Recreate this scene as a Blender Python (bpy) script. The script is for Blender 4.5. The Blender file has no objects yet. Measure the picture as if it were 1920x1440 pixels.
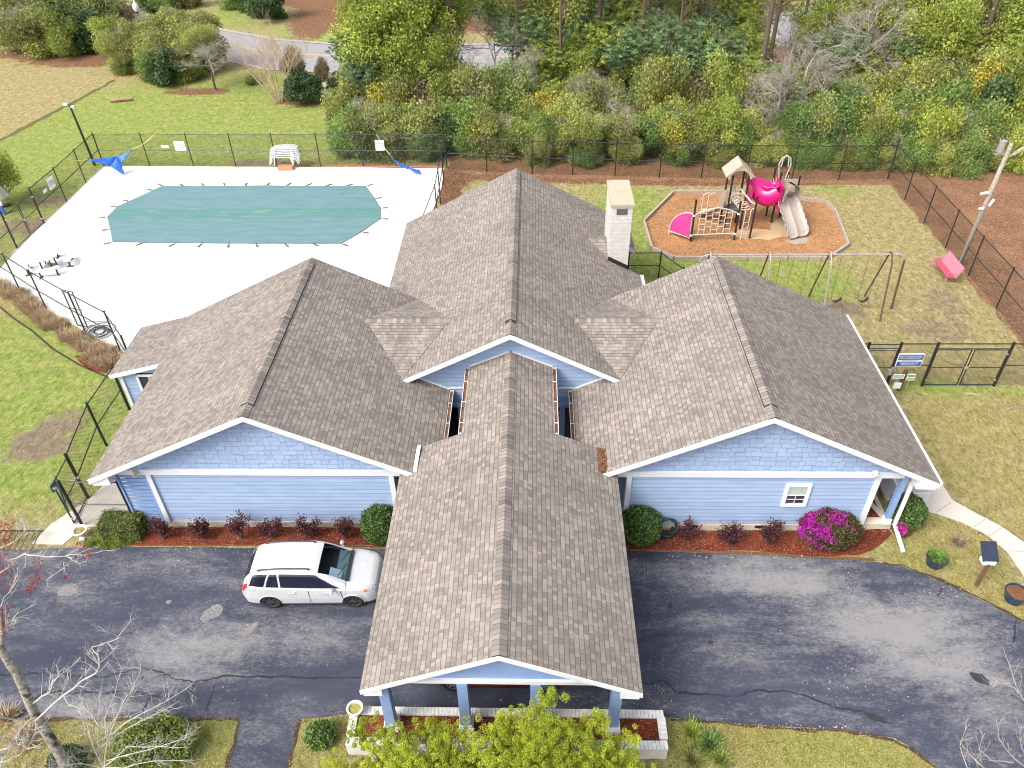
import bpy, bmesh, math, random
import numpy as np
from mathutils import Vector, Matrix
from mathutils.geometry import delaunay_2d_cdt
S = bpy.context.scene
COL = S.collection
random.seed(7); RNG = np.random.default_rng(7)
rad = math.radians

# ---------------------------------------------------------------- camera, light
CH = 21.2734; F = 1453.2375
CR = Vector((0.99965218, 0.02130281, -0.01554724))
CU = Vector((-0.00131206, 0.62895955, 0.77743692))
CF = Vector((-0.02634018, 0.77714611, -0.62876874))
cam = bpy.data.objects.new('camera', bpy.data.cameras.new('camera')); COL.objects.link(cam)
m = Matrix.Identity(4)
for i in range(3):
    m[i][0] = CR[i]; m[i][1] = CU[i]; m[i][2] = -CF[i]
m[0][3], m[1][3], m[2][3] = 0, 0, CH
cam.matrix_world = m
cam.data.sensor_width = 36; cam.data.lens = F/1920*36; cam.data.clip_end = 2000; cam.data.clip_start = .1
S.camera = cam
S.cycles.pixel_filter_type = 'BLACKMAN_HARRIS'; S.cycles.filter_width = 1.05
SUN_EL, SUN_AZ = rad(48), rad(-128)      # azimuth from +Y (north) towards +X
w = bpy.data.worlds.new("World"); S.world = w; w.use_nodes = True
nt = w.node_tree; bg = nt.nodes['Background']
sky = nt.nodes.new('ShaderNodeTexSky'); sky.sky_type = 'NISHITA'; sky.sun_disc = False
sky.sun_elevation = SUN_EL; sky.sun_rotation = SUN_AZ; sky.air_density = 1.0; sky.dust_density = 4.5; sky.ozone_density = 1.0
hs = nt.nodes.new('ShaderNodeHueSaturation'); hs.inputs['Saturation'].default_value = .45
nt.links.new(sky.outputs[0], hs.inputs['Color']); nt.links.new(hs.outputs[0], bg.inputs[0]); bg.inputs[1].default_value = 0.15
sun = bpy.data.objects.new('sun', bpy.data.lights.new('sun', 'SUN')); COL.objects.link(sun)
sun.data.energy = 1.25; sun.data.angle = rad(24); sun.data.color = (1, .955, .89)
sd = Vector((math.sin(SUN_AZ)*math.cos(SUN_EL), math.cos(SUN_AZ)*math.cos(SUN_EL), math.sin(SUN_EL)))
sun.rotation_euler = sd.to_track_quat('Z', 'Y').to_euler(); sun.location = (0, 0, 60)
S.view_settings.view_transform = 'Standard'; S.view_settings.look = 'None'
S.view_settings.exposure = 1.15; S.view_settings.gamma = 1

# ---------------------------------------------------------------- geometry of the view -> real places
def ray(px, py): return CF + CR*((px-960)/F) - CU*((py-720)/F)
def G(px, py, z=0.0):                      # the place at height z seen at (px, py) of the 1920x1440 photograph
    v = ray(px, py); t = (z-CH)/v.z
    return Vector((v.x*t, v.y*t, z))
def YP(px, py, Y):                         # the place at depth Y
    v = ray(px, py); t = Y/v.y
    return Vector((v.x*t, Y, CH+v.z*t))

# ---------------------------------------------------------------- naming
def tag(o, label=None, cat=None, group=None, kind=None):
    if label: o['label'] = label
    if cat: o['category'] = cat
    if group: o['group'] = group
    if kind: o['kind'] = kind
    return o
def thing(name, loc, label, cat, group=None):
    o = bpy.data.objects.new(name, None); COL.objects.link(o); o.location = loc; o.empty_display_size = .2
    return tag(o, label, cat, group)
def wloc(o):
    v = Vector((0, 0, 0))
    while o: v += o.location; o = o.parent
    return v
def copy_tree(o, parent=None):
    c = o.copy(); COL.objects.link(c); c.parent = parent
    if parent is None: pass
    for ch in list(o.children):
        cc = copy_tree(ch, c)
    return c

class MB:
    """collects shapes in world coordinates and links them as one mesh object"""
    def __init__(s): s.v = []; s.f = []; s.uv = []; s.mi = []
    def poly(s, pts, uv=None, mi=0):
        n = len(s.v); s.v += [tuple(p) for p in pts]; s.f.append(tuple(range(n, n+len(pts)))); s.uv.append(uv or [(0, 0)]*len(pts)); s.mi.append(mi)
    def faces(s, vs, fs, mi=0):
        n = len(s.v); s.v += [tuple(p) for p in vs]
        for f in fs: s.f.append(tuple(n+i for i in f)); s.uv.append([(0, 0)]*len(f)); s.mi.append(mi)
    def box(s, c, size, rz=0, mat=None, mi=0):
        hx, hy, hz = [a/2 for a in size]; M = mat or Matrix.Rotation(rz, 3, 'Z'); c = Vector(c)
        vs = [c+M@Vector((x*hx, y*hy, z*hz)) for x in (-1, 1) for y in (-1, 1) for z in (-1, 1)]
        s.faces(vs, [(0, 1, 3, 2), (4, 6, 7, 5), (0, 4, 5, 1), (2, 3, 7, 6), (0, 2, 6, 4), (1, 5, 7, 3)], mi)
    def bar(s, a, b, wd, h=None, up=(0, 0, 1), mi=0):
        a, b = Vector(a), Vector(b); d = b-a; L = d.length
        if L < 1e-5: return
        x = d/L; u = Vector(up)
        if abs(x.dot(u)) > .99: u = Vector((0, 1, 0))
        y = u.cross(x).normalized(); z = x.cross(y)
        M = Matrix((x, y, z)).transposed(); s.box((a+b)/2, (L, wd, h or wd), mat=M, mi=mi)
    def tube(s, pts, r, n=6, cap=True, mi=0):
        pts = [Vector(p) for p in pts]; rs = r if hasattr(r, '__len__') else [r]*len(pts)
        base = len(s.v); up = Vector((0, 0, 1)); prev = None
        for i, p in enumerate(pts):
            d = (pts[min(i+1, len(pts)-1)]-pts[max(i-1, 0)])
            if d.length < 1e-6: d = Vector((0, 0, 1))
            d.normalize()
            if prev is None:
                a = d.orthogonal().normalized()
            else:
                a = prev-d*prev.dot(d)
                a = a.normalized() if a.length > 1e-4 else d.orthogonal().normalized()
            prev = a; b = d.cross(a)
            for k in range(n):
                t = 2*math.pi*k/n; s.v.append(tuple(p+(a*math.cos(t)+b*math.sin(t))*rs[i]))
        for i in range(len(pts)-1):
            for k in range(n):
                s.f.append((base+i*n+k, base+i*n+(k+1) % n, base+(i+1)*n+(k+1) % n, base+(i+1)*n+k)); s.uv.append([(0, 0)]*4); s.mi.append(mi)
        if cap:
            for o in (0, (len(pts)-1)*n):
                s.f.append(tuple(base+o+k for k in (range(n) if o else reversed(range(n))))); s.uv.append([(0, 0)]*n); s.mi.append(mi)
    def lathe(s, c, prof, n=20, mi=0):     # prof: (r, z)
        base = len(s.v); c = Vector(c)
        for r, z in prof:
            for k in range(n):
                t = 2*math.pi*k/n; s.v.append((c.x+r*math.cos(t), c.y+r*math.sin(t), c.z+z))
        for i in range(len(prof)-1):
            for k in range(n):
                s.f.append((base+i*n+k, base+i*n+(k+1) % n, base+(i+1)*n+(k+1) % n, base+(i+1)*n+k)); s.uv.append([(0, 0)]*4); s.mi.append(mi)
    def prism(s, pts, d, mi=0):            # planar polygon extruded by vector d
        pts = [Vector(p) for p in pts]; d = Vector(d); n = len(pts)
        vs = pts+[p+d for p in pts]
        s.faces(vs, [tuple(range(n)), tuple(reversed(range(n, 2*n)))]+[(i, (i+1) % n, (i+1) % n+n, i+n) for i in range(n)], mi)
    def build(s, name, mats, parent=None, smooth=False, origin=None):
        me = bpy.data.meshes.new(name)
        org = wloc(parent) if parent else (Vector(origin) if origin is not None else Vector((0, 0, 0)))
        me.from_pydata([(v[0]-org.x, v[1]-org.y, v[2]-org.z) for v in s.v], [], s.f)
        uvl = me.uv_layers.new(name='UVMap'); flat = [c for f in s.uv for uv in f for c in uv]
        uvl.data.foreach_set('uv', flat)
        if not isinstance(mats, (list, tuple)): mats = [mats]
        for mm in mats: me.materials.append(mm)
        me.polygons.foreach_set('material_index', s.mi)
        if smooth: me.polygons.foreach_set('use_smooth', [True]*len(s.f))
        bm = bmesh.new(); bm.from_mesh(me); bmesh.ops.recalc_face_normals(bm, faces=bm.faces); bm.to_mesh(me); bm.free()
        o = bpy.data.objects.new(name, me); COL.objects.link(o)
        if parent: o.parent = parent
        else: o.location = org
        return o

# ---------------------------------------------------------------- materials
class N:
    def __init__(s, name):
        s.m = bpy.data.materials.new(name); s.m.use_nodes = True; s.t = s.m.node_tree
        s.b = s.t.nodes['Principled BSDF']; s.out = s.t.nodes['Material Output']
        s.tc = s.t.nodes.new('ShaderNodeTexCoord')
    def put(s, sock, v):
        if hasattr(v, 'is_linked') or isinstance(v, bpy.types.NodeSocket): s.t.links.new(v, sock)
        elif isinstance(v, (tuple, list)):
            sock.default_value = tuple(v)+((1,) if len(v) == 3 and len(sock.default_value) == 4 else ())
        else: sock.default_value = v
    def math(s, op, a, b=0.0, c=None, clamp=False):
        n = s.t.nodes.new('ShaderNodeMath'); n.operation = op; n.use_clamp = clamp
        s.put(n.inputs[0], a); s.put(n.inputs[1], b)
        if c is not None: s.put(n.inputs[2], c)
        return n.outputs[0]
    def noise(s, vec, scale, detail=4, rough=.55, dist=0):
        n = s.t.nodes.new('ShaderNodeTexNoise'); s.put(n.inputs['Vector'], vec)
        n.inputs['Scale'].default_value = scale; n.inputs['Detail'].default_value = detail; n.inputs['Roughness'].default_value = rough; n.inputs['Distortion'].default_value = dist
        return n.outputs[0]
    def vor(s, vec, scale, out=0, feature='F1'):
        n = s.t.nodes.new('ShaderNodeTexVoronoi'); n.feature = feature; s.put(n.inputs['Vector'], vec); n.inputs['Scale'].default_value = scale
        return n.outputs[out]
    def white(s, vec):
        n = s.t.nodes.new('ShaderNodeTexWhiteNoise'); n.noise_dimensions = '3D'; s.put(n.inputs['Vector'], vec); return n.outputs[0]
    def comb(s, x, y, z=0.0):
        n = s.t.nodes.new('ShaderNodeCombineXYZ'); s.put(n.inputs[0], x); s.put(n.inputs[1], y); s.put(n.inputs[2], z); return n.outputs[0]
    def sep(s, v):
        n = s.t.nodes.new('ShaderNodeSeparateXYZ'); s.put(n.inputs[0], v); return n.outputs
    def mapr(s, v, a, b, c=0.0, d=1.0):
        n = s.t.nodes.new('ShaderNodeMapRange'); s.put(n.inputs[0], v); n.inputs[1].default_value = a; n.inputs[2].default_value = b; n.inputs[3].default_value = c; n.inputs[4].default_value = d
        return n.outputs[0]
    def mix(s, f, a, b, mode='MIX'):
        n = s.t.nodes.new('ShaderNodeMix'); n.data_type = 'RGBA'; n.blend_type = mode; n.clamp_factor = True
        s.put(n.inputs[0], f); s.put(n.inputs[6], a); s.put(n.inputs[7], b); return n.outputs[2]
    def vmul(s, v, k):
        n = s.t.nodes.new('ShaderNodeVectorMath'); n.operation = 'MULTIPLY'; s.put(n.inputs[0], v); n.inputs[1].default_value = k; return n.outputs[0]
    def vadd(s, v, k):
        n = s.t.nodes.new('ShaderNodeVectorMath'); n.operation = 'ADD'; s.put(n.inputs[0], v); s.put(n.inputs[1], k); return n.outputs[0]
    def attr(s, name):
        n = s.t.nodes.new('ShaderNodeAttribute'); n.attribute_name = name; return n.outputs
    def bump(s, h, strength=.3, dist=.02):
        n = s.t.nodes.new('ShaderNodeBump'); s.put(n.inputs['Height'], h); n.inputs['Strength'].default_value = strength; n.inputs['Distance'].default_value = dist
        s.t.links.new(n.outputs[0], s.b.inputs['Normal'])
    def fin(s, col, rough=.7, metal=0, spec=.35):
        s.put(s.b.inputs['Base Color'], col); s.put(s.b.inputs['Roughness'], rough); s.b.inputs['Metallic'].default_value = metal
        s.b.inputs['Specular IOR Level'].default_value = spec
        return s.m
def plain(name, col, rough=.6, var=.12, scale=6, metal=0, spec=.4, fine=True, coat=0):
    n = N(name); v = n.tc.outputs['Object']
    a = n.noise(v, scale, 5); k = n.mapr(a, .3, .7, 1-var, 1+var)
    c = n.mix(1.0, col+(1,), n.comb(k, k, k), 'MULTIPLY')
    if fine: n.bump(n.noise(v, scale*12, 3), .08, .01)
    r = n.mapr(n.noise(v, scale*3, 3), .3, .7, max(0, rough-.07), min(1, rough+.07))
    n.fin(c, r, metal, spec)
    if coat: n.b.inputs['Coat Weight'].default_value = coat; n.b.inputs['Coat Roughness'].default_value = .05
    return n.m

def shingle_mat():
    n = N('asphalt_shingle'); uv = n.tc.outputs['UV']; u, v, _ = n.sep(uv)
    wob = n.math('MULTIPLY', n.math('SUBTRACT', n.noise(uv, 1.1, 2), .5), .05)
    vv = n.math('DIVIDE', n.math('ADD', v, wob), .147)
    row = n.math('FLOOR', vv); fv = n.math('FRACT', vv)
    off = n.white(n.comb(row, 3.3, 1.0))
    uu = n.math('ADD', n.math('DIVIDE', u, .140), n.math('MULTIPLY', off, 7.0))
    # uneven tab widths
    uu = n.math('ADD', uu, n.math('MULTIPLY', n.math('SINE', n.math('ADD', n.math('MULTIPLY', uu, 2.1), n.math('MULTIPLY', row, 1.7))), .17))
    tab = n.math('FLOOR', uu); fu = n.math('FRACT', uu)
    rnd = n.white(n.comb(tab, row, 0.5)); rnd2 = n.white(n.comb(tab, row, 7.5))
    c = n.mix(n.math('POWER', rnd, 1.2), (.180, .157, .140, 1), (.292, .258, .229, 1))
    c = n.mix(n.math('MULTIPLY', n.math('GREATER_THAN', rnd2, .95), .3), c, (.27, .205, .165, 1))
    # weather: streaks running down the slope, algae
    big = n.noise(n.vmul(uv, (1.0, .28, 1)), .9, 5, .6)
    c = n.mix(1.0, c, n.mix(n.mapr(big, .3, .72), (.84, .84, .86, 1), (1.14, 1.12, 1.08, 1)), 'MULTIPLY')
    alg = n.mapr(n.noise(n.vadd(uv, (31.0, 7.0, 0.0)), .33, 5, .65), .52, .75)
    c = n.mix(n.math('MULTIPLY', alg, .35), c, (.15, .145, .13, 1))
    gr = n.noise(uv, 190, 2); c = n.mix(1.0, c, n.mix(n.mapr(gr, .3, .7), (.86, .86, .86, 1), (1.13, 1.13, 1.13, 1)), 'MULTIPLY')
    seam = n.math('LESS_THAN', fv, .14)  # shadow at each course's lower edge, painted as a dark line
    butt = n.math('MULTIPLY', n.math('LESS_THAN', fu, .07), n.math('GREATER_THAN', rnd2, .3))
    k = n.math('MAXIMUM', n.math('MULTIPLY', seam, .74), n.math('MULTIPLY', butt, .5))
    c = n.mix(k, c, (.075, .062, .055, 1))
    h = n.math('SUBTRACT', n.math('ADD', n.math('MULTIPLY', fv, -1.0), n.math('MULTIPLY', rnd, .9)), n.math('MULTIPLY', butt, .8))
    n.bump(h, .55, .012)
    return n.fin(c, .93, 0, .15)
def siding_mat():
    n = N('lap_siding'); g = n.t.nodes.new('ShaderNodeNewGeometry'); x, y, z = n.sep(g.outputs['Position'])
    zz = n.math('DIVIDE', n.math('SUBTRACT', z, .3), .182); row = n.math('FLOOR', zz); fz = n.math('FRACT', zz)
    r = n.white(n.comb(row, n.math('FLOOR', n.math('DIVIDE', n.math('ADD', x, n.math('MULTIPLY', row, 1.37)), 3.6)), 2.0))
    c = n.mix(r, (.29, .385, .555, 1), (.32, .42, .59, 1))
    d = n.noise(n.comb(n.math('MULTIPLY', x, .6), y, n.math('MULTIPLY', z, 2.0)), 2.2, 5)
    c = n.mix(n.mapr(d, .35, .7), c, n.mix(1.0, c, (.86, .88, .9, 1), 'MULTIPLY'))
    c = n.mix(n.math('MULTIPLY', n.math('LESS_THAN', fz, .10), .62), c, (.10, .15, .30, 1))  # shade at the lap edges painted in as a thin dark line
    n.bump(n.math('SUBTRACT', 1.0, fz), .6, .02)
    return n.fin(c, .55, 0, .35)
def shake_mat():
    n = N('shake_siding'); g = n.t.nodes.new('ShaderNodeNewGeometry'); x, y, z = n.sep(g.outputs['Position'])
    zz = n.math('DIVIDE', z, .20); row = n.math('FLOOR', zz)
    xx = n.math('ADD', n.math('DIVIDE', x, .26), n.math('MULTIPLY', n.white(n.comb(row, 1.0, 4.0)), 5.0))
    xx = n.math('ADD', xx, n.math('MULTIPLY', n.math('SINE', n.math('MULTIPLY', xx, 2.6)), .2))
    col = n.math('FLOOR', xx); fx = n.math('FRACT', xx)
    r = n.white(n.comb(col, row, 2.0))
    z2 = n.math('ADD', zz, n.math('MULTIPLY', r, .3)); fz = n.math('FRACT', z2); row2 = n.math('FLOOR', z2)
    r2 = n.white(n.comb(col, row2, 9.0))
    c = n.mix(r2, (.275, .365, .53, 1), (.325, .425, .59, 1))
    ln = n.math('MAXIMUM', n.math('LESS_THAN', fz, .12), n.math('LESS_THAN', fx, .08))
    c = n.mix(n.math('MULTIPLY', ln, .55), c, (.12, .18, .36, 1))
    n.bump(n.math('SUBTRACT', n.math('SUBTRACT', 1.0, fz), ln), .5, .015)
    return n.fin(c, .6, 0, .3)
def brick_mat(name, base, mortar, axis='xz', bw=.2, bh=.067, dirt=.3):
    n = N(name); g = n.t.nodes.new('ShaderNodeNewGeometry'); x, y, z = n.sep(g.outputs['Position'])
    uu = n.math('ADD', x, y) if axis == 'xz' else x
    b = n.t.nodes.new('ShaderNodeTexBrick'); n.put(b.inputs['Vector'], n.comb(uu, z if axis == 'xz' else y, 0.0))
    b.inputs['Scale'].default_value = 1; b.inputs['Brick Width'].default_value = bw; b.inputs['Row Height'].default_value = bh
    b.inputs['Mortar Size'].default_value = .008; b.inputs['Color1'].default_value = base+(1,); b.inputs['Color2'].default_value = tuple(c*.86 for c in base)+(1,); b.inputs['Mortar'].default_value = mortar+(1,)
    d = n.noise(n.tc.outputs['Object'], 2.5, 6, .65)
    c = n.mix(n.math('MULTIPLY', n.mapr(d, .45, .75), dirt), b.outputs[0], (.28, .24, .18, 1))
    n.bump(b.outputs[1], -.4, .01)
    return n.fin(c, .8, 0, .2)
def leaf_mat(name, dark, light, accent=(.62, .48, .04), trans=.25):
    n = N(name); a = n.attr('tint'); r, g, b = n.sep(a[1])
    c = n.mix(r, dark+(1,), light+(1,)); c = n.mix(g, c, accent+(1,))
    oi = n.t.nodes.new('ShaderNodeObjectInfo'); k = n.mapr(oi.outputs['Random'], 0, 1, .84, 1.16)
    c = n.mix(1.0, c, n.comb(k, k, n.mapr(oi.outputs['Random'], 0, 1, .9, 1.05)), 'MULTIPLY')
    n.fin(c, .6, 0, .25)
    t = n.t.nodes.new('ShaderNodeBsdfTranslucent'); n.put(t.inputs[0], c)
    ms = n.t.nodes.new('ShaderNodeMixShader'); ms.inputs[0].default_value = trans
    n.t.links.new(n.b.outputs[0], ms.inputs[1]); n.t.links.new(t.outputs[0], ms.inputs[2]); n.t.links.new(ms.outputs[0], n.out.inputs[0])
    return n.m
def chain_mat():
    n = N('chain_link'); u, v, _ = n.sep(n.tc.outputs['UV'])
    p = .075
    a = n.math('FRACT', n.math('DIVIDE', n.math('ADD', u, v), p)); b = n.math('FRACT', n.math('DIVIDE', n.math('SUBTRACT', u, v), p))
    k = n.math('MAXIMUM', n.math('LESS_THAN', a, .1), n.math('LESS_THAN', b, .1))
    n.fin((.02, .022, .02, 1), .5)
    tr = n.t.nodes.new('ShaderNodeBsdfTransparent'); ms = n.t.nodes.new('ShaderNodeMixShader')
    n.t.links.new(k, ms.inputs[0]); n.t.links.new(tr.outputs[0], ms.inputs[1]); n.t.links.new(n.b.outputs[0], ms.inputs[2]); n.t.links.new(ms.outputs[0], n.out.inputs[0])
    return n.m
def lawn_mat():
    n = N('lawn_grass'); p = n.tc.outputs['Object']; a = n.sep(n.attr('zone')[1])
    warp = n.math('MULTIPLY', n.math('SUBTRACT', n.noise(p, .55, 7, .7), .5), 1.6)
    gr = n.mapr(n.math('ADD', a[0], warp), .25, .75)
    bare = n.mapr(n.math('ADD', a[1], n.math('MULTIPLY', n.math('SUBTRACT', n.noise(p, 1.3, 6, .7), .5), 1.2)), .45, .75)
    mul = n.mapr(n.math('ADD', a[2], n.math('MULTIPLY', n.math('SUBTRACT', n.noise(p, 1.0, 6, .7), .5), .9)), .45, .62)
    f1 = n.noise(n.vmul(p, (1, .55, 1)), 7, 8, .78); f2 = n.noise(n.vadd(p, (9.0, 4.0, 0.0)), 28, 4, .7)
    dry = n.mix(n.mapr(f1, .36, .64), (.215, .175, .08, 1), (.56, .465, .255, 1))
    dry = n.mix(n.math('MULTIPLY', n.mapr(n.noise(p, 1.6, 7, .75), .46, .66), .75), dry, (.27, .25, .07, 1))
    grn = n.mix(n.mapr(f1, .34, .64), (.13, .17, .03, 1), (.37, .45, .12, 1))
    grn = n.mix(n.math('MULTIPLY', n.mapr(n.noise(p, 1.1, 8, .75), .47, .66), .7), grn, (.40, .36, .17, 1))
    c = n.mix(gr, dry, grn)
    c = n.mix(bare, c, n.mix(n.mapr(f1, .35, .65), (.17, .125, .08, 1), (.36, .29, .215, 1)))
    c = n.mix(mul, c, n.mix(n.mapr(f1, .38, .62), (.12, .06, .035, 1), (.34, .19, .115, 1)))
    c = n.mix(1.0, c, n.mix(n.mapr(f2, .39, .61), (.55, .55, .55, 1), (1.42, 1.42, 1.35, 1)), 'MULTIPLY')
    f3 = n.noise(n.vmul(p, (1, .6, 1)), 3.1, 9, .8); c = n.mix(1.0, c, n.mix(n.mapr(f3, .38, .62), (.68, .7, .66, 1), (1.22, 1.2, 1.2, 1)), 'MULTIPLY')
    n.bump(n.math('ADD', n.math('ADD', f1, f2), f3), 1.0, .07)
    return n.fin(c, .95, 0, .1)
def litter_mat(name, dark, light, sc=9):
    n = N(name); p = n.tc.outputs['Object']
    v = n.vor(n.vmul(p, (1, 1.6, 1)), sc*2.2, 1); vv = n.sep(v)[0]
    a = n.noise(p, sc*.5, 8, .75); b = n.noise(p, .6, 5, .6)
    c = n.mix(n.mapr(n.math('ADD', n.math('MULTIPLY', vv, .5), n.math('MULTIPLY', a, .5)), .25, .75), dark+(1,), light+(1,))
    c = n.mix(n.math('MULTIPLY', n.mapr(b, .45, .7), .45), c, tuple(x*1.1 for x in light)+(1,))
    c = n.mix(n.math('MULTIPLY', n.math('GREATER_THAN', vv, .955), .4), c, (.55, .42, .3, 1))
    n.bump(n.math('ADD', vv, a), .8, .04)
    return n.fin(c, .95, 0, .1)
def asphalt_mat():
    n = N('asphalt'); p = n.tc.outputs['Object']; a = n.sep(n.attr('zone')[1])
    st = n.noise(n.vmul(p, (.45, 1.3, 1)), .55, 7, .68, .4); st2 = n.noise(n.vmul(p, (.8, 1.5, 1)), 2.1, 6, .75)
    st3 = n.noise(n.vmul(p, (.7, 1.3, 1)), 9, 6, .82); st4 = n.noise(p, 38, 3, .8)
    e = n.math('ADD', n.math('ADD', n.math('MULTIPLY', n.math('SUBTRACT', st, .5), 2.0), n.math('MULTIPLY', n.math('SUBTRACT', st2, .5), 1.5)), a[0])
    e = n.math('ADD', e, n.math('ADD', n.math('MULTIPLY', n.math('SUBTRACT', st3, .5), 2.1), n.math('MULTIPLY', n.math('SUBTRACT', st4, .5), 1.6)))
    k = n.mapr(e, .02, .95)
    c = n.mix(k, n.mix(n.mapr(st, .35, .65), (.034, .039, .060, 1), (.056, .061, .085, 1)), (.205, .20, .20, 1))
    fine = n.noise(p, 60, 3, .8); sp = n.vor(p, 17, 0)
    c = n.mix(1.0, c, n.mix(n.mapr(fine, .35, .65), (.72, .72, .72, 1), (1.3, 1.3, 1.3, 1)), 'MULTIPLY')
    c = n.mix(n.math('MULTIPLY', n.math('LESS_THAN', n.vor(n.vmul(p, (1, 1.7, 1)), 2.6, 0), .045), .75), c, (.55, .52, .45, 1))
    n.bump(n.math('ADD', fine, n.math('MULTIPLY', st2, .5)), .35, .01)
    return n.fin(c, n.mapr(k, 0, 1, .72, .9), 0, .25)
def concrete_mat(name, base, dirt=.25, joint=None):
    n = N(name); p = n.tc.outputs['Object']
    a = n.noise(p, .8, 7, .7); b = n.noise(p, 14, 4, .7)
    c = n.mix(n.math('MULTIPLY', n.mapr(a, .48, .75), dirt), base+(1,), tuple(x*.62 for x in base)+(1,))
    c = n.mix(1.0, c, n.mix(n.mapr(b, .3, .7), (.93, .93, .93, 1), (1.05, 1.05, 1.04, 1)), 'MULTIPLY')
    n.bump(b, .2, .01)
    return n.fin(c, .85, 0, .2)

M = {}
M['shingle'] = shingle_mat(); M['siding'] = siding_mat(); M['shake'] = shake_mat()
M['white'] = plain('white_trim_paint', (.62, .635, .65), .5, .05, 3)
M['blue'] = plain('blue_paint', (.20, .30, .52), .5, .06, 3)
M['blue_board'] = plain('blue_board_paint', (.20, .30, .52), .5, .06, 3)  # same colour as the blue paint
M['black'] = plain('black_metal', (.018, .018, .018), .4, .2, 10, spec=.5)
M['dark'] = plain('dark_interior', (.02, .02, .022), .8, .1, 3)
M['vent'] = plain('ridge_vent_plastic', (.03, .027, .025), .7, .1, 9)
M['wbrick'] = brick_mat('white_brick', (.60, .585, .55), (.42, .40, .36))
M['wcap'] = plain('white_brick_cap', (.60, .59, .555), .8, .16, 7)
M['tanbrick'] = brick_mat('tan_foundation', (.60, .52, .42), (.42, .36, .3), bh=.07, dirt=.15)
M['ccap'] = concrete_mat('chimney_cap_concrete', (.40, .35, .27), .6)
M['lawn'] = lawn_mat()
M['litter'] = litter_mat('pine_straw', (.095, .05, .028), (.33, .18, .10))
M['redmulch'] = litter_mat('red_mulch', (.055, .012, .008), (.235, .062, .032), 14)
M['chips'] = litter_mat('wood_chips', (.19, .09, .038), (.46, .25, .12), 8)
M['chain'] = chain_mat(); M['asphalt'] = asphalt_mat()
M['deck'] = concrete_mat('pool_deck_concrete', (.76, .75, .73), .35)
M['walk'] = concrete_mat('walkway_concrete', (.50, .46, .40), .3)
M['road'] = concrete_mat('road_asphalt', (.27, .265, .275), .45)
M['curb'] = concrete_mat('curb_concrete', (.36, .34, .31), .3)
M['paint_y'] = plain('yellow_road_paint', (.42, .33, .15), .8, .2, 3)
M['dirt'] = concrete_mat('sandy_dirt', (.34, .28, .23), .5)
M['leaves'] = litter_mat('dead_leaves', (.09, .038, .018), (.29, .14, .07), 22)
M['wood'] = plain('grey_timber', (.33, .28, .23), .85, .3, 12)
M['polewood'] = plain('weathered_pole_wood', (.29, .25, .205), .85, .3, 9)
M['metal'] = plain('galvanised_metal', (.55, .55, .56), .35, .15, 8, metal=.7)
M['glass'] = plain('window_glass', (.03, .035, .04), .08, .1, 2, spec=.7, fine=False)
M['tan'] = plain('tan_plastic', (.40, .33, .26), .5, .1, 5)
M['cream'] = plain('cream_powder_coat', (.52, .49, .42), .4, .08, 5)
M['plum'] = plain('dark_brown_powder_coat', (.03, .018, .02), .35, .2, 5)
M['magenta'] = plain('magenta_plastic', (.50, .006, .14), .28, .12, 4, spec=.5)
M['pinkp'] = plain('faded_magenta_plastic', (.48, .055, .26), .4, .1, 4)
M['greydeck'] = plain('grey_coated_deck', (.10, .085, .085), .6, .2, 6)
M['pinkm'] = plain('faded_red_mesh_coating', (.42, .07, .11), .5, .15, 6)
M['pinkm2'] = plain('faded_pink_mesh_coating', (.46, .17, .22), .5, .15, 6)
M['rust'] = plain('brown_steel_pipe', (.12, .055, .05), .5, .3, 8)
M['pipe'] = plain('pale_steel_pipe', (.38, .33, .30), .4, .2, 6, metal=.2)
M['tarp'] = plain('blue_tarp', (.03, .14, .62), .5, .2, 3)
M['rope'] = plain('yellow_rope', (.60, .56, .20), .8, .1, 9)
M['wplastic'] = plain('white_plastic', (.66, .67, .68), .35, .05, 4)
M['bluepot'] = plain('blue_black_glazed_pot', (.018, .035, .075), .25, .3, 4, spec=.6)
M['soil'] = plain('potting_soil', (.06, .035, .02), .95, .4, 14)
M['green_metal'] = plain('green_metal', (.01, .12, .09), .4, .2, 6)
M['navy'] = plain('navy_sign_paint', (.04, .10, .28), .4, .1, 4)
M['red'] = plain('red_letter_paint', (.45, .05, .06), .5, .1, 4)
M['grey_letter'] = plain('grey_letter_paint', (.2, .2, .25), .5, .1, 4)
M['hose'] = plain('dark_green_hose', (.012, .04, .035), .4, .2, 6)
M['hose2'] = plain('grey_rubber_hose', (.06, .06, .075), .5, .2, 6)

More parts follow.
